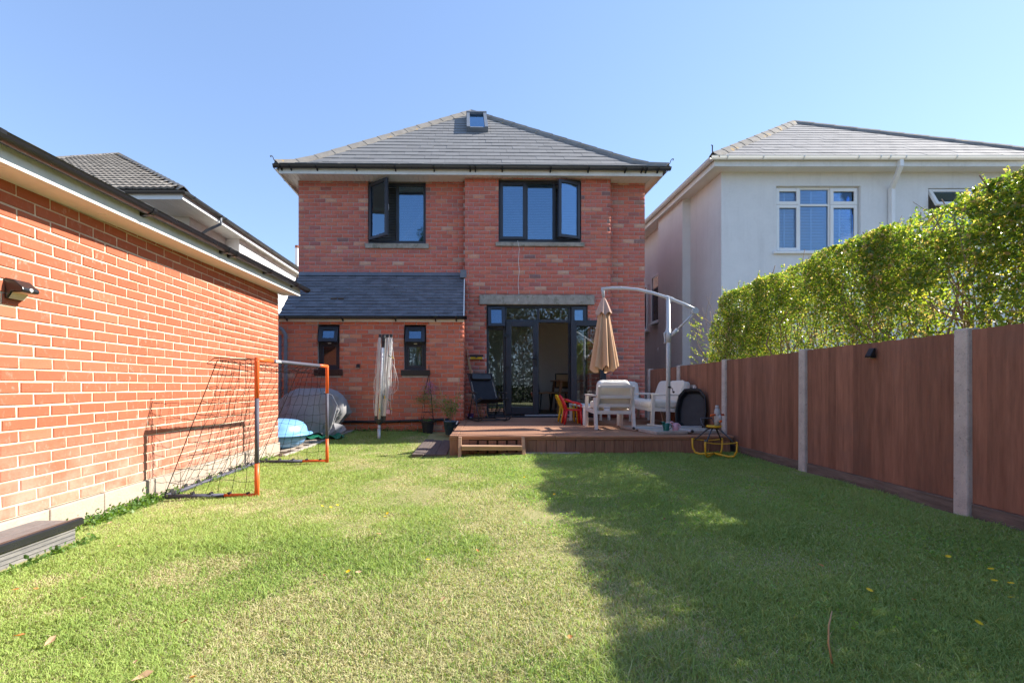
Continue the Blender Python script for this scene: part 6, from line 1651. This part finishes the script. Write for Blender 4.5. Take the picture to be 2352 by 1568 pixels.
lm = bpy.data.meshes.new_from_object(fo.evaluated_get(bpy.context.evaluated_depsgraph_get())); bpy.data.objects.remove(fo); lm.materials.clear(); lm.materials.append(M['white'])
fo = bpy.data.objects.new('lettering', lm); link(fo, t)
cb_ = (G(tFp) - G(tNp)).normalized(); p = G(tNp).lerp(G(tFp), .185)
nx_ = Vector((.93, -.36, 0)); nx_ = (nx_ - cb_ * nx_.dot(cb_)).normalized(); uz = nx_.cross(cb_)
fo.matrix_basis = Matrix.Translation(p + nx_ * (r_ * .955) - uz * .012) @ Matrix((cb_, uz, nx_)).transposed().to_4x4()

# ------------------------------------------------------------------ rotary clothes airer
AX, AY = -1.575, 7.72; AG = gzf(AX, AY)
t = empty('clothes_airer', (AX, AY, AG), 0, 'closed rotary clothes airer with white lines standing in the grass', 'clothes airer'); m_ = M['alu']; a0 = Vector((AX, AY, AG))
def ap_(zx, zy, dy=0): return px((1460 + zx / 3.267) * .57422, (1310 + zy / 3.267) * .57422, AY + dy) - a0
b = MB(); b.tube([(0, 0, -.1), (0, 0, .17)], .027, 10); b.build('ground_socket', m_, t, smooth=True)
b = MB(); b.tube([ap_(184, 1370), ap_(186, 1250)], .024, 10); b.build('spindle', m_, t, smooth=True)
b = MB(); b.tube([ap_(186, 1225, -.03), ap_(232, 262, -.03)], .021, 10); b.build('mast', M['white'], t, smooth=True)
k = MB()
for i in range(46): p = ap_(186, 1225, -.03).lerp(ap_(232, 262, -.03), .05 + .9 * i / 46); k.box(p.x - .004, p.x + .004, p.y - .0225, p.y - .0205, p.z - .005, p.z + .004)
k.build('slots', M['bark'], t)
for (x0_, x1_, dy) in ((197, 142, -.01), (299, 226, .03), (343, 252, -.01), (262, 200, .05)):
    A_, B_ = ap_(x0_, 95, dy), ap_(x1_, 1190, dy); b = MB(); b.bar(B_, A_, .045 if dy < .02 else .035, .022, (0, 1, 0)); b.build('arm', m_, t, bevel=.005)
    b = MB(); d = (A_ - B_).normalized(); b.bar(A_ - d * .045, A_ + d * .012, .048, .026, (0, 1, 0)); b.build('arm_tip', M['grey_dark'], t, bevel=.006)
    b = MB(); b.bar(B_ + d * .05, B_ - d * .03, .05, .026, (0, 1, 0)); b.build('arm_foot', M['grey_dark'], t, bevel=.006)
b = MB(); b.tube([ap_(240, 170), ap_(246, 95)], .032, 12); b.tube([ap_(241, 125), ap_(242, 140)], .042, 12); b.build('top_hub', M['grey_dark'], t)
b = MB(); b.bar(ap_(234, 258, -.03), ap_(238, 165, -.03), .045, .035, (0, 1, 0)); b.build('slider', M['black_plastic'], t, bevel=.008)
b = MB(); b.lathe([(.03, 0), (.062, .05), (.07, .085), (.03, .10)], ap_(190, 1265), 12); b.build('lower_hub', M['grey_dark'], t)
lines = MB(); lr = random.Random(12)
for i in range(22):
    xa = lr.choice((180, 200, 285, 300, 330, 345, 355)); xb = xa - lr.uniform(20, 60); zb2 = lr.uniform(650, 1130); dy = lr.uniform(-.05, .05)
    lines.tube([ap_(xa, lr.uniform(110, 240), dy), ap_((xa + xb) / 2 + lr.uniform(-8, 8), (150 + zb2) / 2, dy * 1.3), ap_(xb + lr.uniform(-6, 6), zb2, dy)], .0018, 4, False)
for pts in (((165, 590), (120, 690), (112, 770), (130, 830), (165, 845), (185, 810)), ((335, 430), (395, 540), (436, 720), (425, 800), (380, 855), (320, 865), (265, 820)), ((350, 200), (380, 420), (397, 700), (385, 850), (360, 830)), ((360, 180), (345, 500), (350, 800), (362, 940)), ((172, 150), (140, 520), (110, 1020), (120, 1110)), ((330, 300), (372, 560), (378, 760), (340, 860), (300, 860)), ((315, 110), (318, 300), (300, 620), (270, 820)), ((340, 800), (332, 1000), (350, 1140)), ((235, 640), (280, 800), (310, 1040))):
    lines.tube([ap_(x_, y_, -.05 + .01 * i) for i, (x_, y_) in enumerate(pts)], .0024, 5, False)
lines.build('lines', M['white'], t)
for (x_, y_, mm, dx_, dy_) in ((322, 375, 'teal', 18, 14), (362, 392, 'yellow', 14, 16), (320, 655, 'pink', 16, -14), (165, 862, 'pink', 10, 8), (240, 905, 'teal', 2, 24), (256, 908, 'yellow', 4, 20), (318, 950, 'green_net', 14, 14), (190, 1075, 'yellow', 6, 20), (345, 1062, 'yellow', 10, 4)):
    MB().bar(ap_(x_ - dx_, y_ - dy_, -.07), ap_(x_ + dx_, y_ + dy_, -.07), .012, .012).build('peg', M[mm], t)
k = MB(); 
for i in range(7): k.tube([ap_(285 + i * 6, 1070, -.06), ap_(278 + i * 7, 1125, -.065)], .006, 4)
k.build('pink_cloth', M['pink'], t)

# ------------------------------------------------------------------ covered barbecue, sandpit shell, green net
BX, BY = -2.80, 8.06; BG = gzf(-2.6, BY) + .02
def rx(h):                                     # right-hand outline by height above ground
    return float(np.interp(h, [0, .10, .22, .38, .54, .68, .76, .80], [.33, .36, .46, .57, .59, .48, .34, .24]))
def lx(h): return float(np.interp(h, [0, .3, .55, .68, .75, .80], [.56, .58, .55, .44, .30, .22]))
n = 84; hs_ = [.03, .08, .14, .21, .29, .37, .45, .53, .60, .66, .71, .75, .775, .79]
vs = []; fs = []; cr = random.Random(6)
for i, h in enumerate(hs_):
    for k in range(n):
        a = 2 * math.pi * k / n; ca_, sa_ = math.cos(a), math.sin(a)
        ex = .55; cx = math.copysign(abs(ca_) ** ex, ca_); cy = math.copysign(abs(sa_) ** ex, sa_)
        hx = rx(h) if ca_ > 0 else lx(h); hy = float(np.interp(h, [0, .5, .66, .76, .80], [.28, .30, .27, .2, .15]))
        fold = (.035 * math.sin(9 * a + 2.4 * h * 3) + .022 * math.sin(17 * a + 5 * h) + .018 * math.sin(5 * a - 9 * h)) * (1 - .45 * h / .8)
        drape = .028 * math.sin(7 * h * 3.1 + 4 * a) * (1 if .42 < h < .72 else .25)
        A_ = np.array([a * 2.6 + h * 1.5]); H_ = np.array([h * 5.2]); rid = abs(float(fbm(A_, H_, 1.1, 301)[0]) - .5) + .6 * abs(float(fbm(A_, H_, 2.7, 305)[0]) - .5)
        f = 1 + fold + drape + .75 * (rid - .16) * min(1, (math.pi - abs(a - math.pi)) * 3)
        vs.append((hx * cx * f, hy * cy * f, h + (.02 * math.sin(4 * a + 1) + .012 * math.sin(9 * a)) * (1 if i < 1 else .5 * (h / .8))))
for i in range(len(hs_) - 1):
    for k in range(n):
        k2 = (k + 1) % n; fs.append((i * n + k, i * n + k2, (i + 1) * n + k2, (i + 1) * n + k))
top0 = len(vs); vs.append((0, 0, .80)); fs += [((len(hs_) - 1) * n + k, (len(hs_) - 1) * n + (k + 1) % n, top0) for k in range(n)]
t = empty('covered_barbecue', (BX, BY, BG), T, 'barbecue under a crumpled grey cover beside the garage corner', 'barbecue')
b = MB(); b.add(vs, fs); o = b.build('cover', M['cover'], t, smooth=True)
for sx in (-.40, .28):
    for sy in (-.2, .2): MB().box(sx - .02, sx + .02, sy - .02, sy + .02, -.02, .5).build('leg', M['black_plastic'], t)
b = MB(); b.tube([(.28, -.27, .74), (.44, -.34, .69), (.52, -.33, .52), (.42, -.34, .14), (.36, -.33, .04)], .006, 5); b.build('cover_seam', M['white'], t)
b = MB(); vs = [(.34, -.28, .0), (.50, -.20, .02), (.62, -.12, .10), (.56, -.1, .17), (.42, -.2, .22), (.47, -.26, .10)]; b.add(vs, [(0, 1, 5), (1, 2, 3), (1, 3, 5), (3, 4, 5), (0, 5, 4)]); b.build('cover_flap', M['cover'], t)
# crumpled green net sheet under the barbecue
gr_ = MB(); nx2, ny2 = 26, 7; V_ = []
for j in range(ny2):
    for i in range(nx2):
        x = -3.2 + 1.02 * i / (nx2 - 1); y = 7.60 + .30 * j / (ny2 - 1) + .04 * math.sin(i * .9); V_.append((x + 2.7, y - 7.75, gzf(x, y) + .03 + .022 * math.sin(i * 1.3 + j) + .02 * math.sin(i * .7 - 2 * j) - BG + .02))
gr_.add(V_, [(j * nx2 + i, j * nx2 + i + 1, (j + 1) * nx2 + i + 1, (j + 1) * nx2 + i) for j in range(ny2 - 1) for i in range(nx2 - 1)])
gr_.tube([Vector(V_[i]) + Vector((0, -.01, .004)) for i in range(nx2)], .008, 5)
o = gr_.build('green_netting', M['green_net'], smooth=True, loc=(-2.7, 7.75, BG)); tag(o, 'crumpled green netting lying on the pavers under the covered barbecue', 'netting')
# blue shell
t = empty('sandpit_shell', (-3.0, 7.12, gzf(-2.8, 7.0) + .018), 0, 'closed light blue plastic sandpit shell at the garage corner', 'sandpit'); m_ = M['blue_toy']
def shell(prof, rib):
    b = MB(); n = 48; vs = []; fs = []
    for r0, z in prof:
        for k in range(n):
            a = 2 * math.pi * k / n; rr_ = r0 * (1 + rib * math.sin(12 * a)); vs.append((rr_ * math.cos(a), rr_ * math.sin(a), z))
    for i in range(len(prof) - 1):
        for k in range(n):
            k2 = (k + 1) % n; fs.append((i * n + k, i * n + k2, (i + 1) * n + k2, (i + 1) * n + k))
    fs.append(tuple(range(n))[::-1]); fs.append(tuple((len(prof) - 1) * n + k for k in range(n))); b.add(vs, fs); return b
shell([(.26, 0), (.30, .01), (.37, .06), (.41, .13), (.425, .175)], .012).build('bowl', m_, t, smooth=True)
shell([(.425, .1755), (.50, .185), (.51, .195), (.50, .21), (.43, .215), (.415, .30), (.37, .36), (.28, .40), (.15, .42), (.03, .425)], .006).build('lid', m_, t, smooth=True)

# ------------------------------------------------------------------ pots and plants
def plant_leaves(parent, pts, size, mat, seed, name='leaves', asp=.45):
    r = np.random.default_rng(seed); V, Q = leaves_np(np.array(pts), size, r, .2, asp); o = link(bpy.data.objects.new(name, np_mesh(name, V, Q, mat=M[mat])), parent); o['kind'] = 'stuff'; return o
PX, PY = -.83, 8.40; PG = gzf(PX, PY)
t = empty('potted_plant', (PX, PY, PG), 0, 'black pot with purple flowers climbing an iron obelisk by the brick wall', 'potted plant')
b = MB(); b.lathe([(.085, 0), (.09, .005), (.115, .19), (.13, .195), (.13, .222), (.118, .222), (.11, .18)], n=22, cap=False); b.build('pot', M['pot_black'], t, smooth=False)
b = MB(); b.lathe([(.0, .195), (.112, .195)], n=16, cap=False); b.build('soil', M['soil'], t)
tp = Vector((.02, 0, 1.08)); b = MB()
for sx, sy in ((-.115, -.06), (.115, -.06), (-.09, .08), (.09, .08)): b.tube([(sx, sy, .19), (sx * .55, sy * .6, .72), tp], .0045, 5)
for z_, f in ((.38, .8), (.62, .6)):
    q = [Vector((sx * f, sy * f, z_)) for sx, sy in ((-.115, -.06), (.115, -.06), (.09, .08), (-.09, .08), (-.115, -.06))]; b.tube(q, .003, 4)
b.tube([(-.1, -.06, .25), (.0, -.06, .42), (.09, -.05, .3)], .003, 4); b.tube([tp, tp + Vector((0, 0, .15))], .004, 5); b.ellip(tp + Vector((0, 0, .10)), .008, .008, .012, 8, 6)
b.build('obelisk', M['iron'], t)
r = np.random.default_rng(3); pts = []; fl_ = []
for i in range(900):
    f = r.random(); c = np.array([.10 - .16 * f + .05 * math.sin(f * 9), -.04, .42 + .46 * f]); pts.append(c + r.normal(0, [.045, .04, .05], 3))
for i in range(320): pts.append(np.array([-.13, -.05, .60]) + r.normal(0, [.055, .04, .045], 3))
for i in range(150): pts.append(np.array([.0, -.03, .23]) + r.normal(0, [.05, .04, .02], 3))
plant_leaves(t, pts, .022, 'leaf_plant', 4)
for i in range(240): fl_.append(np.array([.03, -.07, .80]) + r.normal(0, [.06, .03, .07], 3))
plant_leaves(t, fl_, .020, 'petal', 5, 'flowers', .9)
PX, PY = -.395, 7.98; PG = gzf(PX, PY) + .03
t = empty('potted_plant', (PX, PY, PG), 0, 'dark blue glazed pot with leafy shrub and canes beside the deck', 'potted plant')
b = MB(); b.lathe([(.085, 0), (.09, .004), (.128, .215), (.136, .218), (.136, .238), (.124, .238), (.118, .19)], n=22, cap=False); b.build('pot', M['pot_blue'], t, smooth=True)
b = MB(); b.lathe([(.0, .205), (.12, .205)], n=16, cap=False); b.build('soil', M['soil'], t)
for (x0_, x1_, z_) in ((-.10, -.21, .98), (.07, .145, 1.02)): b = MB(); b.tube([(x0_, -.02, .2), (x1_, 0, z_)], .005, 5); b.build('cane', M['cane'], t)
b = MB(); b.box(.0, .022, -.10, -.098, .21, .27); b.build('plant_label', M['label_white'], t, rot=(0, R(25), 0))
pts = []; b = MB()
for i in range(11):
    a = r.uniform(0, 6.28); sp_ = r.uniform(.10, .30); z_ = r.uniform(.42, .72); e = Vector((math.cos(a) * sp_, math.sin(a) * sp_ * .6, z_)); b.tube([(0, 0, .2), (e.x * .4, e.y * .4, .2 + (z_ - .2) * .6), e], .0035, 4)
    for _ in range(60): f = r.uniform(.3, 1.05); pts.append(np.array([e.x * f, e.y * f, .2 + (z_ - .2) * f ** .8]) + r.normal(0, .032, 3))
b.build('stems', M['stem'], t); plant_leaves(t, pts, .034, 'leaf_plant', 6)

# ------------------------------------------------------------------ weeds at the wall foot, litter on the lawn
r = np.random.default_rng(23); pts = []
for yc, s_, n_ in ((3.35, .05, 260), (3.55, .06, 420), (3.78, .07, 520), (3.92, .05, 300), (3.1, .05, 160), (4.2, .05, 120), (4.8, .08, 120), (5.4, .1, 120), (6.1, .12, 160), (2.98, .03, 120)):
    for _ in range(n_):
        y = yc + r.normal(0, s_); x = -2.755 + abs(r.normal(0, .05)); pts.append((x, y, gzf(x, y) + abs(r.normal(0, .028)) + .005))
for _ in range(220): x = r.uniform(-2.47, -2.40); y = r.uniform(2.4, 3.0); pts.append((x, y, gzf(x, y) + abs(r.normal(0, .02))))
for _ in range(500): x = r.uniform(-2.2, -.9); y = 8.60 - abs(r.normal(0, .05)); pts.append((x, y, gzf(x, y) + abs(r.normal(0, .04))))
V, Q = leaves_np(np.array(pts), .030, r, .5, .6)
tag(link(bpy.data.objects.new('weeds', np_mesh('weeds', V, Q, mat=M['leaf_plant']))), kind='stuff')
def clover(n, seed):
    r = np.random.default_rng(seed); x = r.uniform(.3, 3.2, n); y = r.uniform(1.6, 5.8, n); k = lawn_ok(x, y) & (fbm(x, y, 1.6, 97) > .52); x, y = x[k], y[k]
    P = np.stack([x, y, gz(x, y) + r.uniform(.012, .03, len(x))], 1); d = np.zeros_like(P)
    V, Q = leaves_np(P, .013, r, .0, .9); tag(link(bpy.data.objects.new('clover', np_mesh('clover', V, Q, mat=M['leaf_clover']))), kind='stuff')
clover(11000, 8)
def gpt(x, y):
    dx, dz = (x - 1088) / 1066, (885 - y) / 1066; t = 2.0
    for _ in range(30): t = (1 - gzf(dx * t, t) - .03) / -dz
    return Vector((dx * t, t, 1 + dz * t))
lv = MB(); lv.add([(-.5, 0, 0), (-.2, -.26, .1), (.15, -.28, .05), (.5, 0, .12), (.18, .27, .16), (-.22, .25, .02), (0, 0, -.06)], [(0, 1, 6), (1, 2, 6), (2, 3, 6), (3, 4, 6), (4, 5, 6), (5, 0, 6)]); lvm = {k: lv.mesh('fallen_leaf', M['leaf_' + k]) for k in ('tan', 'orange', 'brown')}
for (x_, y_, s_, k, lab) in ((328, 1553, .085, 'tan', 'largest pale tan leaf, at the very bottom edge of the lawn'), (116, 1471, .06, 'tan', 'broad pale leaf in the lower left corner of the lawn'), (44, 1458, .052, 'orange', 'orange leaf at the left edge, beside the broad pale leaf'),
    (313, 1518, .045, 'tan', 'small pale leaf just above the largest tan leaf'), (191, 1372, .045, 'tan', 'pale leaf on its own in the sunny lawn below the step'), (35, 1353, .042, 'orange', 'orange leaf at the left edge below the step, left of a pair'), (82, 1351, .03, 'orange', 'tiny orange leaf below the step, right of a pair'),
    (252, 1200, .045, 'tan', 'pale curled leaf on the grass just right of the weeds'), (273, 1253, .045, 'tan', 'pale leaf in front of the goal, nearest the step'), (424, 1426, .048, 'brown', 'dark brown leaf in the sunny foreground lawn'), (443, 1554, .045, 'orange', 'orange leaf at the bottom edge, right of the largest tan leaf'),
    (302, 1342, .034, 'brown', 'small dark brown leaf in the left part of the lawn'), (1017, 1376, .045, 'tan', 'pale leaf in the middle of the sunny lawn'), (745, 1320, .03, 'brown', 'small brown leaf on a straw-coloured patch of lawn'), (823, 1313, .042, 'tan', 'pale leaf beside the small brown one on the straw-coloured patch'),
    (870, 1225, .05, 'tan', 'pale crumpled leaf on the sunny lawn, farther back than the rest'), (1097, 1263, .03, 'orange', 'orange leaf near the edge of the hedge shadow, upright on the lawn'), (1310, 1462, .042, 'orange', 'orange leaf lying inside the edge of the lawn shadow in the foreground'), (1526, 1191, .03, 'brown', 'small brown leaf far back in the shaded lawn'),
    (1885, 1297, .042, 'orange', 'orange leaf in the shaded lawn toward the fence'), (2101, 1376, .045, 'orange', 'orange leaf in the shaded lawn near the right edge')):
    o = bpy.data.objects.new('fallen_leaf', lvm[k]); link(o); o.location = gpt(x_, y_); o.rotation_euler = (rng.uniform(-.4, .4), rng.uniform(-.4, .4), rng.uniform(0, 6.28)); o.scale = (s_ * .72,) * 3
    tag(o, lab, 'leaf', 'fallen leaves on the lawn')
fw = MB()
for k in range(11):
    a = 2 * math.pi * k / 11; c, s_ = math.cos(a), math.sin(a); fw.add([(0, 0, 0), (c * .6 - s_ * .22, s_ * .6 + c * .22, .12), (c, s_, .2), (c * .6 + s_ * .22, s_ * .6 - c * .22, .12)], [(0, 1, 2, 3)])
fwm = fw.mesh('yellow_flower', M['flower_yellow'])
for (x_, y_) in ((884, 1190), (775, 1163), (1273, 1138), (1205, 1098), (983, 1290), (800, 1317), (1997, 1361), (2276, 1312), (2248, 1437), (2323, 1378), (2284, 1339), (2322, 1345), (2178, 1283), (705, 1082), (890, 1182), (740, 1165), (760, 1168), (1124, 1036), (1098, 1042), (1052, 1040), (610, 1074)):
    p = gpt(x_, y_); o = bpy.data.objects.new('yellow_flower', fwm); link(o); o.location = p + Vector((0, 0, .012)); o.scale = (.013,) * 3; o.rotation_euler = (rng.uniform(-.5, .3), rng.uniform(-.3, .3), rng.uniform(0, 6))
    tag(o, 'small yellow dandelion flower in the lawn', 'flower', 'dandelions in the lawn')
p = gpt(1912, 1515); k = MB(); k.tube([Vector((0, 0, -.01)), Vector((-.004, .01, .045)), Vector((.012, .03, .09)), Vector((.045, .06, .12))], [.003, .003, .0026, .002], 6)
tag(k.build('twig', M['cane'], smooth=True, loc=p), 'thin curved brown stalk sticking up from the shaded lawn', 'stalk')
